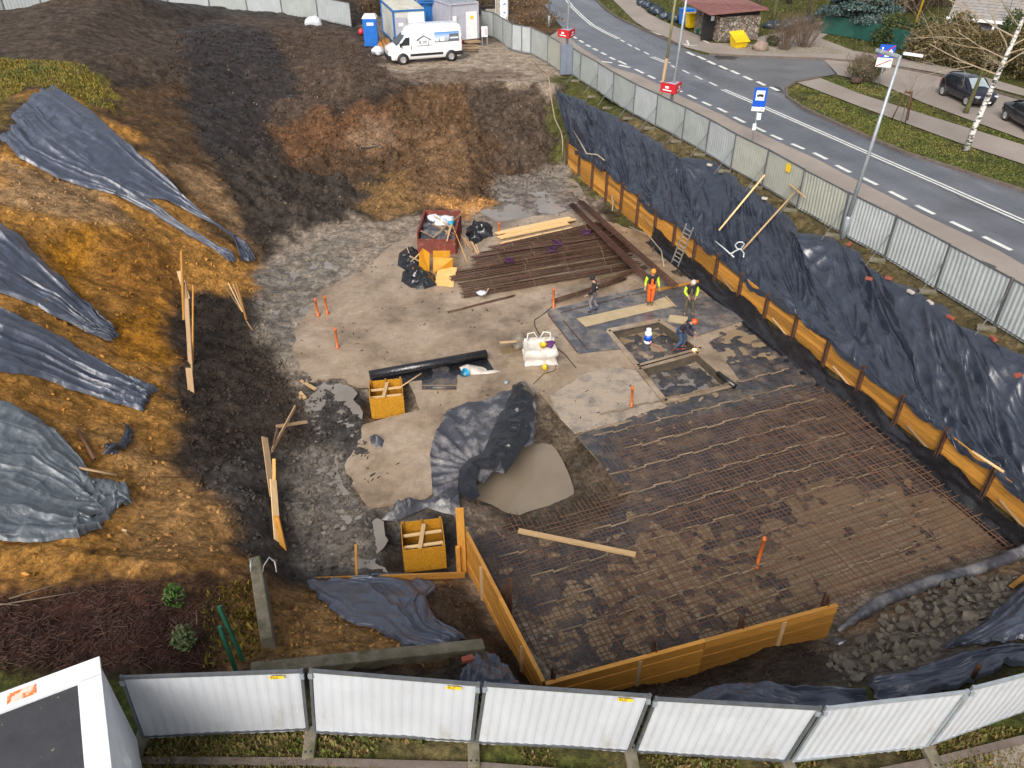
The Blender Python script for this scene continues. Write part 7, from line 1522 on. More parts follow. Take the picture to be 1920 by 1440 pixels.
# ================================================================ ACROSS THE ROAD
def stone_wall_mat():
    m,t,b=newmat('field_stone'); vec=coords(t,'Object'); v=N(t,'ShaderNodeTexVoronoi'); v.inputs['Scale'].default_value=3.4; t.links.new(vec,v.inputs['Vector']); e=N(t,'ShaderNodeTexVoronoi',feature='DISTANCE_TO_EDGE'); e.inputs['Scale'].default_value=3.4; t.links.new(vec,e.inputs['Vector'])
    s=N(t,'ShaderNodeSeparateColor'); t.links.new(v.outputs['Color'],s.inputs[0]); r=ramp(t,s.outputs[0],[(0,(.10,.085,.07)),(.4,(.24,.20,.16)),(.7,(.34,.29,.23)),(1,(.20,.11,.08))]); r2=ramp(t,e.outputs['Distance'],[(.02,0.0),(.07,1.0)])
    x=N(t,'ShaderNodeMix',data_type='RGBA'); t.links.new(r2.outputs[0],x.inputs[0]); x.inputs[6].default_value=(.06,.05,.04,1); t.links.new(r.outputs[0],x.inputs[7]); t.links.new(x.outputs[2],b.inputs['Base Color']); b.inputs['Roughness'].default_value=.85; bump(t,b,r2.outputs[0],.8,.08); return m
STONE=stone_wall_mat()
fa=P(1322,72,0);fb2=P(1345,79,0);fc=P(1420,74,0)
d=(fc-fb2).normalized(); ang=math.atan2(d.y,d.x); wd=(fc-fb2).length; dp=4.2; sh=empty('stone_shed',fb2,ang,'low field stone bin shed with a rusty red sheet roof across the road','shed')
MB().box((wd/2,dp/2,.95),(wd,dp,1.9)).build('stone_wall',STONE,sh); MB().box((wd/2,dp/2,2.1),(wd-.2,dp-.2,.4)).build('gap_shade_block',BLACKP,sh)  # solid black block stands in for the shade under the roof
RR=M('faded_red_roof',(.26,.11,.095),(.20,.085,.075),1.3,.5,.7,.05,20,extra=((.10,.08,.07),.8,.55,.75)); rfm=MB(); rfm.box((0,0,0),(wd+1.6,dp+1.0,.08)); rf=rfm.build('roof',RR,sh); rf.location=(wd/2-.5,dp/2,2.42); rf.rotation_euler=(.05,-.03,0)
for k in range(12): MB().box((wd/2-.5-(wd+1.4)/2+k*(wd+1.4)/11,dp/2,2.49),(.04,dp+.9,.03)).build('roof_seam',RR,sh)
MB().box((-.6,.8,1.1),(1.1,.08,2.1)).build('gate',BLACKP,sh); MB().box((-.3,.74,1.7),(.3,.02,.35)).build('notice',WHITE,sh)
def wheelie(px,mat,label,s=1.0):
    p=P(*px,0); r=empty('waste_bin',p,.3,label,'waste bin','waste bins at the stone shed'); mb=MB(); w,d,h=.95*s,.75*s,1.2*s
    mb.v=[(-w*.42,-d*.42,.12),(w*.42,-d*.42,.12),(w*.42,d*.42,.12),(-w*.42,d*.42,.12),(-w/2,-d/2,h),(w/2,-d/2,h),(w/2,d/2,h),(-w/2,d/2,h)]
    for f in ((3,2,1,0),(4,5,6,7),(0,1,5,4),(1,2,6,5),(2,3,7,6),(3,0,4,7)): mb.face(list(f))
    mb.build('body',mat,r,bev=.03); MB().box((0,0,h+.06),(w*1.06,d*1.06,.10)).build('lid',mat,r,bev=.04)
    for x in (-w*.35,w*.35): MB().lathe((x,d*.4,.1),[(.1,0),(.1,.05)],12,ax=Matrix.Rotation(R(90),3,'Y')).build('wheel',RUBBER,r)
wheelie((1284,48),TBLUE,'blue waste bin, left one by the stone shed',1.1); wheelie((1296,49),TBLUE,'blue waste bin, behind the yellow one'); wheelie((1295,54),YEL,'yellow waste bin in front of the stone shed'); 
tag(MB().lathe(P(1308,64,0),[(.14,0),(.17,.45),(.18,.45),(.15,.4),(.02,.05)],12).build('bucket',M('teal_plastic',(.02,.22,.18),None,3,.4),None,True),'small teal bucket at the shed entrance','bucket')
# yellow grit bin
p=P(1384,88,0); r=empty('grit_bin',p,.35,'yellow grit bin with a sloping lid on the grass corner','grit bin'); mb=MB(); mb.v=[(-.5,-.4,0),(.5,-.4,0),(.5,.4,0),(-.5,.4,0),(-.6,-.5,.45),(.6,-.5,.45),(.6,.5,.75),(-.6,.5,.75)]
for f in ((3,2,1,0),(4,5,6,7),(0,1,5,4),(1,2,6,5),(2,3,7,6),(3,0,4,7)): mb.face(list(f))
mb.build('body',YEL,r,bev=.04); mb=MB(); mb.v=[(-.68,-.6,.45),(.68,-.6,.45),(.68,.55,1.0),(-.68,.55,1.0),(-.66,-.56,.55),(.66,-.56,.55),(.64,.2,.78),(-.64,.2,.78),(.64,.5,1.15),(-.64,.5,1.15)]
for f in ((3,2,1,0),(4,5,6,7),(7,6,8,9),(0,1,5,4),(1,2,8,6,5),(2,3,9,8),(3,0,4,7,9)): mb.face(list(f))
mb.build('lid',YEL,r,bev=.03)
blob('boulder',P(1427,88,.25),(.65,.45,.5),M('boulder_stone',(.28,.21,.16),(.18,.14,.11),3,.85),'brown boulder on the green island','boulder',41)
blob('boulder',P(1605,150,.2),(.4,.35,.25),M('dark_soil_lump',(.07,.04,.03),None,3,.9),'dark stump under the round shrub by the parking lane','stump',42)
# rubbish bags
BB=M('blue_black_bag',(.02,.03,.045),(.03,.045,.06),5,.25,.4)
for k,(u,v) in enumerate([(1443,48),(1458,48),(1477,47),(1498,41),(1515,39),(1362,6),(1375,7),(1408,12),(1203,5),(1214,10),(1226,18),(1233,22),(1263,36),(1247,30)]):
    w_=['leftmost of the pair below the thin tree','right one of the pair below the thin tree','single one on the lawn edge','left one of the pair near the spruce','right one of the pair near the spruce','left one behind the shed','right one behind the shed','alone behind the shed roof','topmost of the row at the upper footpath','second of the row at the upper footpath','third of the row at the upper footpath','lowest of the row at the upper footpath','beside the blue waste bins','left of the one beside the waste bins'][k]
    blob('rubbish_bag',P(u,v,.25),(.55,.45,.42),BB,'full dark rubbish bag, '+w_,'rubbish bag',50+k,'rubbish bags on the lawn')
# plants
def leafcloud(name,blobs,n,size,cols,mat,parent,seed,up=.0,shell=.45):
    r=np.random.default_rng(seed); V=[];C_=[]
    tot=sum(b[3]*b[4]*b[5] for b in blobs)
    for (cx,cy,cz,rx,ry,rz_) in blobs:
        k=max(20,int(n*(rx*ry*rz_)/tot)); d=r.normal(size=(k,3)); d/=np.linalg.norm(d,axis=1)[:,None]; q=r.uniform(shell,1.08,k)**.6; lump=1+.28*fbm(d[:,0]*2.2+cx,d[:,1]*2.2+d[:,2]*2.1,3); p=d*(q*lump)[:,None]*np.array([rx,ry,rz_])+np.array([cx,cy,cz])
        keep=fbm(p[:,0]*1.2+seed,p[:,1]*1.2+p[:,2]*1.3,3)>-.42; p=p[keep]; V.append(p)
    p=np.concatenate(V); n=len(p); a=r.normal(size=(n,3)); a/=np.linalg.norm(a,axis=1)[:,None]; b=np.cross(a,r.normal(size=(n,3))); b/=np.linalg.norm(b,axis=1)[:,None]; s=size*r.uniform(.5,1.4,n)[:,None]
    v=np.stack([p-a*s,p+b*s*.5,p+a*s,p-b*s*.5],1); me=bpy.data.meshes.new(name); me.vertices.add(4*n); me.vertices.foreach_set('co',v.ravel()); me.loops.add(4*n); me.loops.foreach_set('vertex_index',np.arange(4*n,dtype=np.int32)); me.polygons.add(n); me.polygons.foreach_set('loop_start',np.arange(0,4*n,4,dtype=np.int32)); me.polygons.foreach_set('loop_total',np.full(n,4,np.int32))
    cl=fbm(p[:,0]*1.1,p[:,1]*1.1+p[:,2],3)*.6+.5+r.normal(0,.15,n); cs=np.array(cols); c=cs[np.clip(cl*len(cs),0,len(cs)-1).astype(int)]*r.uniform(.75,1.25,(n,1)); c=np.repeat(np.concatenate([c,np.ones((n,1))],1),4,0)
    at=me.attributes.new('Col','FLOAT_COLOR','POINT'); at.data.foreach_set('color',c.ravel().astype(np.float32)); me.update(calc_edges=True); me.materials.append(mat); return link(name,me,parent)
BARK=M('brown_bark',(.09,.065,.045),(.05,.038,.028),8,.9,.95,.5,20,stretch=(1,1,.3)); TWIG=M('brown_twigs',(.16,.11,.075),(.10,.07,.05),5,.85); MOSSB=M('mossy_bark',(.10,.105,.03),(.07,.06,.03),3,.9)
def branches(mb,p,d,L,r,depth,rd,spread=.55,n=3,up=.15,minr=.006):
    d=Vector(d).normalized(); pts=[Vector(p)]; k=4
    for i in range(k): d=(d+Vector((rd.gauss(0,.10),rd.gauss(0,.10),rd.gauss(0,.07)+up*.15))).normalized(); pts.append(pts[-1]+d*(L/k))
    rs_=[lerp(r,r*.5,i/k) for i in range(k+1)]; mb.tube(pts,rs_,5 if r>.03 else 3,False)
    if depth==0: return
    for i in range(n):
        t=rd.uniform(.3,1.0); j=min(int(t*k),k-1); q=pts[j].lerp(pts[j+1],t*k-j); a=rd.uniform(0,6.28); o=d.orthogonal().normalized(); o.rotate(Matrix.Rotation(a,3,d)); nd=(d*(1-spread)+o*spread+Vector((0,0,up))).normalized()
        branches(mb,q,nd,L*rd.uniform(.5,.75),max(minr,rs_[j]*.55),depth-1,rd,spread,n,up,minr)
def bare_tree(name,base,h,r,label,seed,crown=True,mat=BARK,tmat=None,group=None,lean=(0,0),nb=9,bl=.32,t0=.35,cat='tree',spread=.6):
    rd=random.Random(seed); root=empty(name,base,0,label,cat,group); pts=[Vector((0,0,-.1))]
    for i in range(1,9): t=i/8; pts.append(Vector((lean[0]*h*t+rd.gauss(0,.02)*h*.25*t,lean[1]*h*t+rd.gauss(0,.02)*h*.2*t,h*t)))
    MB().tube(pts,[r*(1-.75*i/8) for i in range(9)],10).build('trunk',tmat or mat,root,True)
    if crown:
        mb=MB()
        for i in range(nb):
            t=lerp(t0,.97,i/(nb-1)); j=min(int(t*8),7); q=pts[j].lerp(pts[j+1],t*8-j); a=i*2.4+rd.uniform(-.4,.4); branches(mb,q,(math.cos(a),math.sin(a),rd.uniform(.25,.7)),h*bl*(1.15-t*.7),r*.38*(1-.6*t),3,rd,.5,3,.12)
        mb.build('crown',mat,root)
    return root
# birch
bm_,bt,bb=newmat('birch_bark'); vec=coords(bt,'Object',(2.2,2.2,7)); f=noise(bt,vec,1.0,5,.7); r_=ramp(bt,f,[(.50,(.62,.60,.56)),(.55,(.045,.04,.035))]); bt.links.new(r_.outputs[0],bb.inputs['Base Color']); bb.inputs['Roughness'].default_value=.7
pb_=P(1811,282,0); h=11.5
root=empty('birch_tree',pb_,0,'tall bare birch with white black marked bark on the verge before the cars','tree'); rd=random.Random(3)
pts=[Vector((0,0,-.1)),Vector((.05,0,1.2)),Vector((.22,.05,2.6)),Vector((.42,.1,4.2)),Vector((.62,.1,5.8)),Vector((.78,.1,7.4)),Vector((.9,.1,9.2)),Vector((.98,.1,11.5))]
MB().tube(pts,[.19,.15,.135,.12,.10,.08,.055,.02],12).build('trunk',bm_,root,True)
PB=M('pale_branch_bark',(.42,.34,.24),(.26,.19,.12),4,.75); mb=MB()
for k,(t,a,L,e) in enumerate([(.40,2.9,3.8,.35),(.44,.2,3.2,.6),(.47,3.4,3.6,.45),(.5,1.6,2.5,.5),(.52,-.35,3.6,.5),(.56,2.75,4.6,.5),(.6,3.6,3.4,.6),(.62,.4,3.6,.8),(.66,4.8,3.0,.6),(.70,3.0,3.8,.8),(.74,.1,3.2,.9),(.78,2.4,2.8,.9),(.82,5.0,2.6,.9),(.86,.9,2.2,1.0),(.9,3.4,1.8,1.1),(.42,4.4,2.0,.3),(.49,5.6,2.6,.4)]):
    j=min(int(t*7),6); q=pts[j].lerp(pts[j+1],t*7-j); branches(mb,q,(math.cos(a),math.sin(a)*.8,e),L,.045*(1.2-t*.6),3,rd,.42,4,.04,.006)
mb.build('crown',PB,root)
p=P(1602,0,0); pt_=P(1810,212,0)
bare_tree('tree',pt_,3.2,.16,'short mossy green tree trunk between the birch and the black hatchback',14,mat=MOSSB,nb=4,bl=.2,t0=.9,lean=(.12,.05))
# sapling with stakes
ps=P(1690,228,0); root=empty('sapling',ps,0,'thin young tree tied inside a tripod of brown stakes','tree'); mb=MB(); branches(mb,(0,0,0),(0,0,1),2.6,.03,2,random.Random(4),.45,3,.2); mb.build('stem',TWIG,root)
root=empty('tree_stake_frame',ps,0,'brown wooden stake tripod around the young tree','tree stakes')
tops=[]
for k in range(3):
    a=k*2.1+.5; b=Vector((.55*math.cos(a),.55*math.sin(a),0)); t=Vector((.22*math.cos(a),.22*math.sin(a),1.75)); MB().tube([b,t],.035,7).build('stake',WOODD,root,True); tops.append(t)
for k in range(3): MB().beam(tops[k]-Vector((0,0,.08)),tops[(k+1)%3]-Vector((0,0,.08)),.03,.08).build('cross_rail',WOODD,root)
# shrubs
def shrub(px,w,h,label,n,seed,mat=TWIG,leaf=None,lm=None):
    p=P(*px,0); root=empty('shrub',p,0,label,'shrub'); rd=random.Random(seed); mb=MB()
    for k in range(n): a=rd.uniform(0,6.28); s=rd.uniform(.1,1); q=(math.cos(a)*w*.25*s,math.sin(a)*w*.25*s,0); branches(mb,q,(math.cos(a)*s*w*.4,math.sin(a)*s*w*.4,h*.8),h*rd.uniform(.6,.9),.016,2,rd,.35,3,.2,.007)
    mb.build('twigs',mat,root)
    if leaf: leafcloud('leaves',[(0,0,h*.5,w*.5,w*.45,h*.5)],leaf,.07,lm,GRASSM,root,seed)
shrub((1468,93),2.0,1.9,'left one of the two reddish bare shrubs on the green island',70,1)
shrub((1507,88),2.0,1.9,'right one of the two reddish bare shrubs on the green island',70,2)
shrub((1448,86),1.2,.8,'low dark shrub between boulder and reddish shrubs',30,3,leaf=500,lm=[(.03,.04,.01),(.06,.07,.02)])
shrub((1617,150),2.6,1.5,'round olive shrub on the grass beside the parking lane',60,4,leaf=1800,lm=[(.07,.07,.02),(.14,.12,.05),(.20,.16,.08)])
# spruce
ps=P(1600,62,0); root=empty('blue_spruce',ps,0,'dense blue green spruce behind the green mesh fence','tree'); MB().tube([(0,0,0),(0,0,7)],[.2,.03],8).build('trunk',BARK,root,True)
bl=[]
rd=random.Random(6)
for k in range(46):
    t=(k/46)**.8; a=k*2.4; rr_=3.4*(1-t)+.3; bl.append((math.cos(a)*rr_*.62,math.sin(a)*rr_*.62,.9+t*7,rr_*.5,rr_*.5,.38))
leafcloud('crown',bl,26000,.13,[(.025,.05,.045),(.06,.10,.095),(.11,.16,.16),(.05,.075,.06)],GRASSM,root,6,shell=.1)
# conifer hedge masses
hedge=[((1668,85),2.6,2.4,'clipped dark green yew hedge behind the mesh fence, left part'),((1730,88),2.6,2.2,'clipped dark green yew hedge behind the mesh fence, right part'),((1735,112),2.6,2.6,'bushy brown green juniper at the end of the mesh fence'),((1770,118),2.8,2.6,'bushy brown green juniper behind the parking lane, second from left'),((1810,125),2.8,2.7,'bushy brown green juniper behind the black hatchback'),((1850,128),2.8,2.6,'bushy brown green juniper right of the birch trunk'),((1893,132),2.9,3.0,'bushy dark juniper near the right edge above the cars'),((1940,150),3.0,3.4,'tall dark juniper cut by the right edge'),((1790,100),2.6,3.1,'olive juniper before the house porch'),((1880,108),2.6,3.4,'dark green conifer right of the house porch')]
for k,(px,w,h,t) in enumerate(hedge):
    p=P(*px,0); root=empty('conifer_bush',p,0,t,'bush','conifer bushes across the road'); MB().tube([(0,0,0),(0,0,h*.7)],[.12,.03],7).build('stem',BARK,root,True)
    cols=[(.03,.045,.012),(.05,.07,.018),(.08,.09,.025)] if k<2 or k>8 else [(.06,.05,.018),(.10,.075,.025),(.15,.11,.04),(.05,.055,.015)]
    leafcloud('foliage',[(rd.uniform(-.5,.5),rd.uniform(-.5,.5),h*.45,w*.55,w*.5,h*.5),(w*.3,-.3,h*.35,w*.4,w*.4,h*.38),(-w*.3,-.2,h*.3,w*.42,w*.4,h*.34),(0,0,h*.75,w*.35,w*.35,h*.25)],5200,.10,cols,GRASSM,root,20+k,shell=.3)
# green mesh fence
root=empty('mesh_fence',P(1680,80,0),0,'dark green privacy mesh fence below the yew hedge','fence'); c=Vector(root.location); GM=M('green_mesh',(.012,.085,.065),(.01,.06,.045),3,.7,.8,.3,40)
fp=[(1540,62),(1600,72),(1650,84),(1711,100)]; fw_=[P(u,v,0)-c for u,v in fp]
for k in range(3):
    MB().beam(fw_[k]+Vector((0,0,.75)),fw_[k+1]+Vector((0,0,.75)),.03,1.4).build('mesh_screen',GM,root)
for q in fw_: MB().box(q+Vector((0,0,.8)),(.07,.07,1.6)).build('post',GRNP,root)
# trees in the park strip (trunks cut by the top edge)
TR=[((1385,13),'dark trunk with ivy behind the shed'),((1420,25),'dark leaning trunk right of the shed'),((1449,43),'thin green tree left of the path'),((1514,33),'brown trunk between path and spruce'),((1340,-5),'dark trunk at the top edge left of the shed roof'),((1300,-2),'dark trunk above the waste bins'),((1560,20),'dark trunk left of the blue spruce'),((1690,38),'dark trunk right of the blue spruce'),((1480,6),'far trunk at the top edge above the path'),((1262,-12),'far trunk at the top edge above the upper footpath'),((1720,30),'trunk beside the yellow pole')]
for k,(px,t) in enumerate(TR): bare_tree('bare_tree',P(*px,0),8+k%3,.17+.03*(k%3),'bare '+t,60+k,group='bare trees across the road',nb=8,bl=.28,t0=.25,mat=MOSSB if k in(2,0) else BARK,cat='tree')
BT=[(-60,300,0),(0,0,0)]
DKB=[(.05,.035,.025),(.09,.06,.035),(.06,.05,.02),(.13,.08,.05)]
for k,(u,v,w,h,t) in enumerate([(1480,-14,6,4,'above the path'),(1540,-6,6,4,'left of the spruce, far'),(1600,-10,7,5,'behind the spruce'),(1700,20,5,3.5,'at the foot of the yellow pole'),(1400,-20,6,4,'above the stone shed'),(1320,-22,6,4,'above the waste bins'),(1230,-30,6,3,'above the upper footpath'),(1660,-12,6,5,'beside the far house'),(1740,10,5,4,'between yellow pole and house')]):
    p=P(u,v,0); root=empty('thicket',p,0,'dark bare thicket at the top edge '+t,'bush','bare thickets across the road'); mb=MB(); 
    for j in range(46):
        a=rd.uniform(0,6.28); s=rd.uniform(0,1); branches(mb,(math.cos(a)*w*.5*s,math.sin(a)*w*.35*s,0),(math.cos(a)*.4,math.sin(a)*.4,1),h*rd.uniform(.5,.8),.04,2,rd,.4,3,.1,.014)
    mb.build('twigs',TWIG,root); leafcloud('foliage',[(0,0,h*.35,w*.5,w*.35,h*.38)],1500,.13,DKB,GRASSM,root,90+k,shell=.1)
for k,(u,v,w,h,t) in enumerate([(705,25,3,2.6,'left of the white cabin'),(735,-5,5,3,'behind the white cabin'),(885,10,4,2.0,'behind the grey cabin'),(265,12,3,2.2,'at the mound top'),(960,10,6,1.2,'right of the advertising column'),(1000,40,5,.9,'on the bank right of the column'),(680,5,4,3,'above the portable toilet')]):
    p=P(u,v,.2); root=empty('brush',p,0,'brown brushwood '+t,'bush','brushwood around the yard'); mb=MB()
    for j in range(50):
        a=rd.uniform(0,6.28); s=rd.uniform(0,1); branches(mb,(math.cos(a)*w*.5*s,math.sin(a)*w*.5*s,0),(math.cos(a)*.4,math.sin(a)*.4,1),h*rd.uniform(.5,.8),.03,2,rd,.4,3,.1,.012)
    mb.build('twigs',TWIG,root); leafcloud('foliage',[(0,0,h*.3,w*.55,w*.5,h*.35)],1200,.1,[(.10,.06,.03),(.16,.09,.04),(.07,.055,.02)],GRASSM,root,120+k,shell=.1)
# yellow pole and houses
p=P(1717,42,0); tag(MB().tube([p,p+Vector((1.0,.4,9))],.09,8).build('yellow_pole',YEL,None,True),'slanting yellow pole in front of the houses','pole')
ROOFT=M('grey_tile_roof',(.30,.28,.27),(.20,.19,.18),3,.8,.9,.3,20,extra=((.12,.12,.09),1,.55,.75)); HWALL=M('mauve_render',(.34,.30,.36),(.28,.25,.30),1,.8)
a=P(1772,75,0); root=empty('house',a+Vector((0,0,-1.25)),R(-33),'house with a grey tiled roof and a white porch edge among the conifers','house')
MB().box((4.2,4,1.4),(8.2,6,2.8)).build('wall',HWALL,root)
mb=MB(); mb.v=[(-.3,.2,2.9),(9.2,.2,2.9),(9.2,4.5,5.2),(-.3,4.5,5.2),(-.3,.2,3.02),(9.2,.2,3.02),(9.2,4.5,5.32),(-.3,4.5,5.32)]
for f in ((3,2,1,0),(4,5,6,7),(0,1,5,4),(1,2,6,5),(2,3,7,6),(3,0,4,7)): mb.face(list(f))
rf=mb.build('roof',ROOFT,root)
for k in range(14): MB().box((4.45,.25+k*.32,3.06+k*.171),(9.4,.05,.06),Matrix.Rotation(.49,3,'X')).build('tile_course',ROOFT,rf)
MB().box((4.45,.12,2.92),(9.7,.1,.22)).build('fascia',WHITE,root)
for x in (0,3.2,6.4): MB().box((x,.35,1.45),(.16,.16,2.9)).build('porch_post',WHITE,root)
for x in (2.2,5.4): w_=MB().box((x,.98,1.5),(1.1,.06,1.2)).build('window',GLASSD,root); MB().box((x,.94,.86),(1.3,.1,.06)).build('sill',WHITE,w_)
a=P(1915,80,0); root=empty('house',a+Vector((2,6,0)),R(-18),'large mauve house wall at the top right corner','house'); MB().box((4,3,4),(9,6,8)).build('wall',HWALL,root); MB().box((4,3,8.1),(9.6,6.6,.25)).build('roof',ROOFT,root); MB().box((1.5,-.03,5),(1.2,.06,1.4)).build('window',GLASSD,root)
a=P(1640,0,0); root=empty('house',a+Vector((0,6,0)),R(-10),'far dark brown house behind the blue spruce','house'); MB().box((4,3,2.5),(12,6,5)).build('wall',M('dull_brick_wall',(.16,.10,.09),(.12,.08,.075),4,.85),root); MB().box((4,3,5.1),(12.6,6.6,.25)).build('roof',ROOFT,root); MB().box((2,-.03,2),(1.4,.06,1.4)).build('window',GLASSD,root)
# cars
def car(loc,rz,label,kind):
    r=empty('car',loc,rz,label,'car')
    if kind=='hatch': L=[(-1.98,.62,.42,.86,.60,.96),(-1.9,.80,.26,.92,.70,1.08),(-1.6,.84,.22,.95,.70,1.36),(-1.2,.85,.2,.95,.66,1.47),(-.4,.86,.2,.93,.64,1.52),(.3,.86,.2,.91,.62,1.46),(.75,.86,.2,.89,.64,1.22),(1.15,.85,.2,.87,.72,.96),(1.6,.84,.22,.80,.68,.88),(1.9,.78,.26,.70,.60,.76),(2.02,.60,.34,.60,.50,.64)]
    else: L=[(-2.2,.62,.42,.76,.60,.84),(-2.1,.80,.26,.82,.70,.90),(-1.6,.86,.22,.88,.72,.96),(-1.0,.87,.2,.88,.62,1.22),(-.4,.88,.2,.86,.58,1.32),(.2,.88,.2,.85,.58,1.28),(.7,.88,.2,.83,.66,1.02),(1.1,.87,.2,.80,.74,.86),(1.7,.85,.22,.74,.68,.80),(2.05,.78,.26,.64,.60,.68),(2.15,.60,.34,.56,.50,.60)]
    rings=[]
    for x,wb,z0,zb_,wr,zr in L:
        k=[]
        for s in (1,-1):
            pts=[(wb*.88,z0),(wb*.98,z0+.1),(wb,(z0+zb_)/2+.05),(wb*.96,zb_),(lerp(wb*.94,wr,.5),lerp(zb_,zr,.5)),(wr,zr-.03),(wr*.5,zr+.01)]
            k+=[(x,s*a,b) for a,b in (pts if s==1 else pts[::-1])]
        rings.append(k)
    o=loft('body',rings,PAINTK,r); sb=o.modifiers.new('s','SUBSURF'); sb.levels=1; sb.render_levels=1
    wb_=1.28 if kind=='hatch' else 1.35
    for x in (wb_-.02,-wb_+.05):
        for s in (1,-1):
            wheel(r,(x,s*.80,.31),.315,.2); MB().lathe((x,s*.80,.33),[(.38,0),(.38,.06),(.3,.062)],20,ax=Matrix.Rotation(R(-90)*s,3,'X')).build('wheel_arch',BLACKP,r,True)
    for s in (1,-1):
        if kind=='hatch': P1=[(-1.45,1.02),(-.35,.99),(-.35,1.42),(-1.05,1.38),(-1.35,1.2)]; P2=[(-.28,.99),(.85,.96),(.35,1.34),(-.1,1.43),(-.28,1.43)]
        else: P1=[(-1.1,.93),(-.4,.91),(-.4,1.24),(-.85,1.18)]; P2=[(-.33,.91),(.75,.88),(.3,1.18),(-.33,1.25)]
        for pp in (P1,P2): MB().prism(pp,(0,s*(.995 if kind=='hatch' else 1.02),0),(1,0,0),(0,-s*.185 if kind=='hatch' else -s*.2,1),(0,s,0),.02).build('side_window',GLASSD,r)
        MB().box((.78,s*.93,.98),(.12,.14,.11)).build('mirror',PAINTK,r,bev=.03)
        MB().box((1.86 if kind=='hatch' else 1.98,s*.60,.68),(.26,.24,.12),Matrix.Rotation(-.5*s,3,'Z')).build('headlight',bpy.data.materials['headlamp_glass'],r,bev=.03)
        MB().box((-1.86 if kind=='hatch' else -2.02,s*.66,.82 if kind=='hatch' else .72),(.1,.2,.16)).build('tail_light',RED,r,bev=.02)
        MB().box((-.3,s*.90,.72),(.012,.01,.5)).build('door_seam',BLACKP,r)
    ws=[(-.60,0),(.60,0),(.50,1),(-.50,1)]
    if kind=='hatch': MB().prism(ws,(1.10,0,.985),(0,1,0),(-.72,0,.46),(.5,0,.8),.02).build('windscreen',M('glass_painted_reflection',(.35,.42,.45),None,3,.1),r); MB().prism(ws,(-1.90,0,1.05),(0,1,0),(.40,0,.36),(-.7,0,.7),.03).build('rear_window',GLASSD,r)  # windscreen base colour paled to stand for reflected sky
    else: MB().prism(ws,(1.02,0,.89),(0,1,0),(-.68,0,.40),(.5,0,.8),.02).build('windscreen',GLASSD,r); MB().prism(ws,(-1.62,0,.98),(0,1,0),(.58,0,.26),(-.4,0,.9),.03).build('rear_window',GLASSD,r)
    MB().box(((2.0 if kind=='hatch' else 2.12),0,.42),(.08,1.1,.2)).build('grille',BLACKP,r,bev=.02); MB().box(((2.05 if kind=='hatch' else 2.17),0,.36),(.02,.5,.11)).build('number_plate',WHITE,r)
    return r
a=P(1763,178,0);b=P(1812,200,0); ang=math.atan2(b.y-a.y,b.x-a.x); n=Vector((-math.sin(ang),math.cos(ang),0)); m_=(a+b)/2+n*.82
car((m_.x,m_.y,.01),ang,'black small hatchback parked behind the birch','hatch')
a=P(1883,226,0);b=P(1945,262,0); ang=math.atan2(b.y-a.y,b.x-a.x); n=Vector((-math.sin(ang),math.cos(ang),0)); d=Vector((math.cos(ang),math.sin(ang),0)); m_=a+d*1.3+n*.82
car((m_.x,m_.y,.01),ang,'black low coupe at the right edge of the picture','coupe')
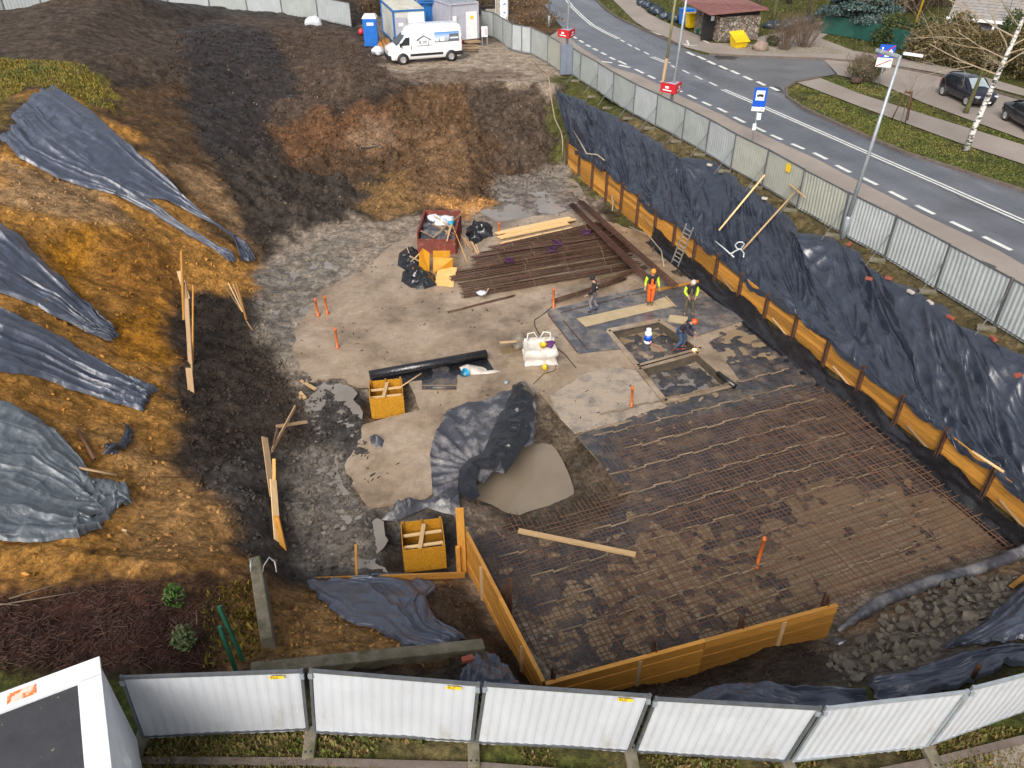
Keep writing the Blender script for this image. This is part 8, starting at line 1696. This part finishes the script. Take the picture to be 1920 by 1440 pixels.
# ================================================================ WHITE BOX BUILDING, bottom left
def kiosk():
    hk=2.55; A=P(183,1237,hk); B=Vector((A.x+.30,A.y-3.2,hk))
    back=P(0,1305,hk); d1=(Vector((back.x,back.y,0))-Vector((A.x,A.y,0))).normalized(); 
    cr=P(265,1430,0); d2=(P(150,1385,hk)-A); d2=Vector((d2.x,d2.y,0)).normalized()
    d2=(P(118,1440,hk)-P(158,1310,hk)); d2=Vector((d2.x,d2.y,0)).normalized()
    d2=Vector((d1.y,-d1.x,0)); d2=-d2 if d2.y>0 else d2
    root=empty('substation_building',(A.x,A.y,0),0,'white box building with a dark flat roof and white parapet at the bottom left','small building')
    W1,W2=4.5,3.2; O=Vector((0,0,0)); t=.30
    def wallseg(p,q,h0,h1,th,name,mat,inn): 
        c=(p+q)/2; d=(q-p); L=d.length; rm=Matrix.Rotation(math.atan2(d.y,d.x),3,'Z'); return MB().box(c+inn*th/2+Vector((0,0,(h0+h1)/2)),(L,th,h1-h0),rm).build(name,mat,root,bev=.01)
    wallseg(O,d1*W1,0,hk-.03,.26,'wall',WHITEP,d2)
    # right wall with an opening
    inn=d1
    wallseg(O+d2*.265,d2*.95,0,hk-.03,.26,'wall',WHITEP,inn); wallseg(d2*1.35,d2*W2,0,hk-.03,.26,'wall',WHITEP,inn); wallseg(d2*.952,d2*1.348,0,.9,.26,'wall',WHITEP,inn)
    wallseg(d2*.952,d2*1.348,hk-.9,hk-.035,.26,'wall',WHITEP,inn)
    # parapet caps
    def cap(p,q,inn,w=.36): 
        c=(p+q)/2; d=q-p; return MB().box(c+inn*(w/2-.04)+Vector((0,0,hk)),(d.length,w,.06),Matrix.Rotation(math.atan2(d.y,d.x),3,'Z')).build('parapet_cap',WHITE,root,bev=.008)
    cap(O-d1*.04+d2*0,d1*2.0,d2); cap(d1*2.01,d1*4.5,d2); cap(d2*.345,d2*.62,d1); cap(d2*.63,d2*1.4,d1); cap(d2*1.41,d2*3.2,d1)
    rf=[d1*.24+d2*.24,d1*W1+d2*.24,d1*W1+d2*W2,d1*.24+d2*W2]; mb=MB(); mb.v=[(p.x,p.y,hk-.12) for p in rf]+[(p.x,p.y,hk-.2) for p in rf]; mb.face([3,2,1,0]); mb.face([4,5,6,7]); 
    for i in range(4): mb.face([i,(i+1)%4,(i+1)%4+4,i+4])
    mb.build('roof',M('dark_roofing_felt',(.035,.036,.042),(.05,.05,.058),2,.6,.75,.3,60,extra=((.25,.25,.15),9,.67,.70)),root)
    MB().box(d1*1.12+d2*.15+Vector((0,0,hk+.033)),(.42,.2,.004),Matrix.Rotation(math.atan2(d1.y,d1.x),3,'Z')).build('orange_stain',M('orange_sticker',(.75,.18,.03),(.75,.6,.5),9,.5,lo=.45,hi=.55),root)
kiosk()
r_=empty('tube_fence',P(120,1278,0.9),0,'thin galvanised rails between the white building and the first fence panel','railing'); c=Vector(r_.location)
for z in (1.7,1.1,.5,.1): MB().tube([P(232,1390,0)*1+Vector((-1.0,.1,z))-c,P(268,1390,0)+Vector((-.1,0,z))-c],.02,7).build('rail',STEEL,r_,True)
MB().tube([P(268,1390,0)+Vector((-.12,0,0))-c,P(262,1390,0)+Vector((-.25,0,2.0))-c],.03,7).build('post',DSTEEL,r_,True)
# plants of the mulch bed
for k,(px,s,cols,t) in enumerate((((333,1135),.42,[(.025,.07,.01),(.05,.11,.015)],'bright green young pine on the mulch'),((350,1215),.45,[(.05,.09,.03),(.10,.13,.05)],'grey green young pine below the brighter one'))):
    p=on_slope(*px,0); root=empty('young_pine',p,0,t,'plant'); mb=MB(); branches(mb,(0,0,0),(0,0,1),.5,.015,2,random.Random(k),.5,5,.2,.005); mb.build('stem',TWIG,root); leafcloud('needles',[(0,0,.32,s*.6,s*.55,s*.62)],900,.05,cols,GRASSM,root,k+5,shell=.05)
mul=zone_xy([(-100,1120),(200,1100),(390,1075),(430,1150),(400,1250),(-100,1260)]); mb=MB(); xs=[p[0] for p in mul];ys=[p[1] for p in mul]; k=0; rr=random.Random(8)
while k<2600:
    x=rr.uniform(min(xs),max(xs)); y=rr.uniform(min(ys),max(ys))
    if not inpoly(np.array([x]),np.array([y]),mul)[0]: continue
    z=float(hz(x,y)); a=rr.uniform(0,6.3); L=rr.uniform(.04,.16)*(2.5 if rr.random()<.05 else 1); mb.tube([(x-math.cos(a)*L,y-math.sin(a)*L,z+rr.uniform(0,.06)),(x+math.cos(a)*L,y+math.sin(a)*L,z+rr.uniform(0.01,.10))],rr.uniform(.004,.010),3,False); k+=1
tag(mb.build('dead_twigs',M('red_brown_twigs',(.085,.036,.022),(.035,.018,.012),9,.85)),'tangle of red brown dead twigs covering the near left bed','twigs',None,'stuff')
for k,(a,b,t) in enumerate((((0,1140),(150,1118),'longest pale'),((20,1128),(130,1098),'upper'),((-20,1136),(42,1143),'short'),((370,1150),(372,1180),'upright'))):
    tag(MB().tube([on_slope(*a,.1),on_slope(*b,.15)],[.02,.01],5).build('dead_branch',TWIG,None,True),t+' dead branch lying at the left edge of the mulch bed' if k<3 else 'upright dead branch beside the young pines','branch','dead branches')


# ---- small debris on the pit floor
rd=random.Random(77); mb=MB(); slp=flat(SLAB,S_Z); xs=[p[0] for p in slp]; ys=[p[1] for p in slp]; k=0
while k<230:
    x=rd.uniform(min(xs),max(xs)); y=rd.uniform(min(ys),max(ys))
    if not inpoly(np.array([x]),np.array([y]),slp)[0] or inpoly(np.array([x]),np.array([y]),hol[0])[0] or inpoly(np.array([x]),np.array([y]),hol[1])[0] or float(fbm(x*.5,y*.5,2))<-.1: continue
    a=rd.uniform(0,3.14); L=rd.uniform(.01,.07); mb.tube([(x-L*math.cos(a),y-L*math.sin(a),S_Z+.02),(x+L*math.cos(a),y+L*math.sin(a),S_Z+.02)],rd.uniform(.008,.022),4); k+=1
tag(mb.build('floor_crumbs',CLD),'mud crumbs and splinters trodden over the screed','crumbs',None,'stuff')
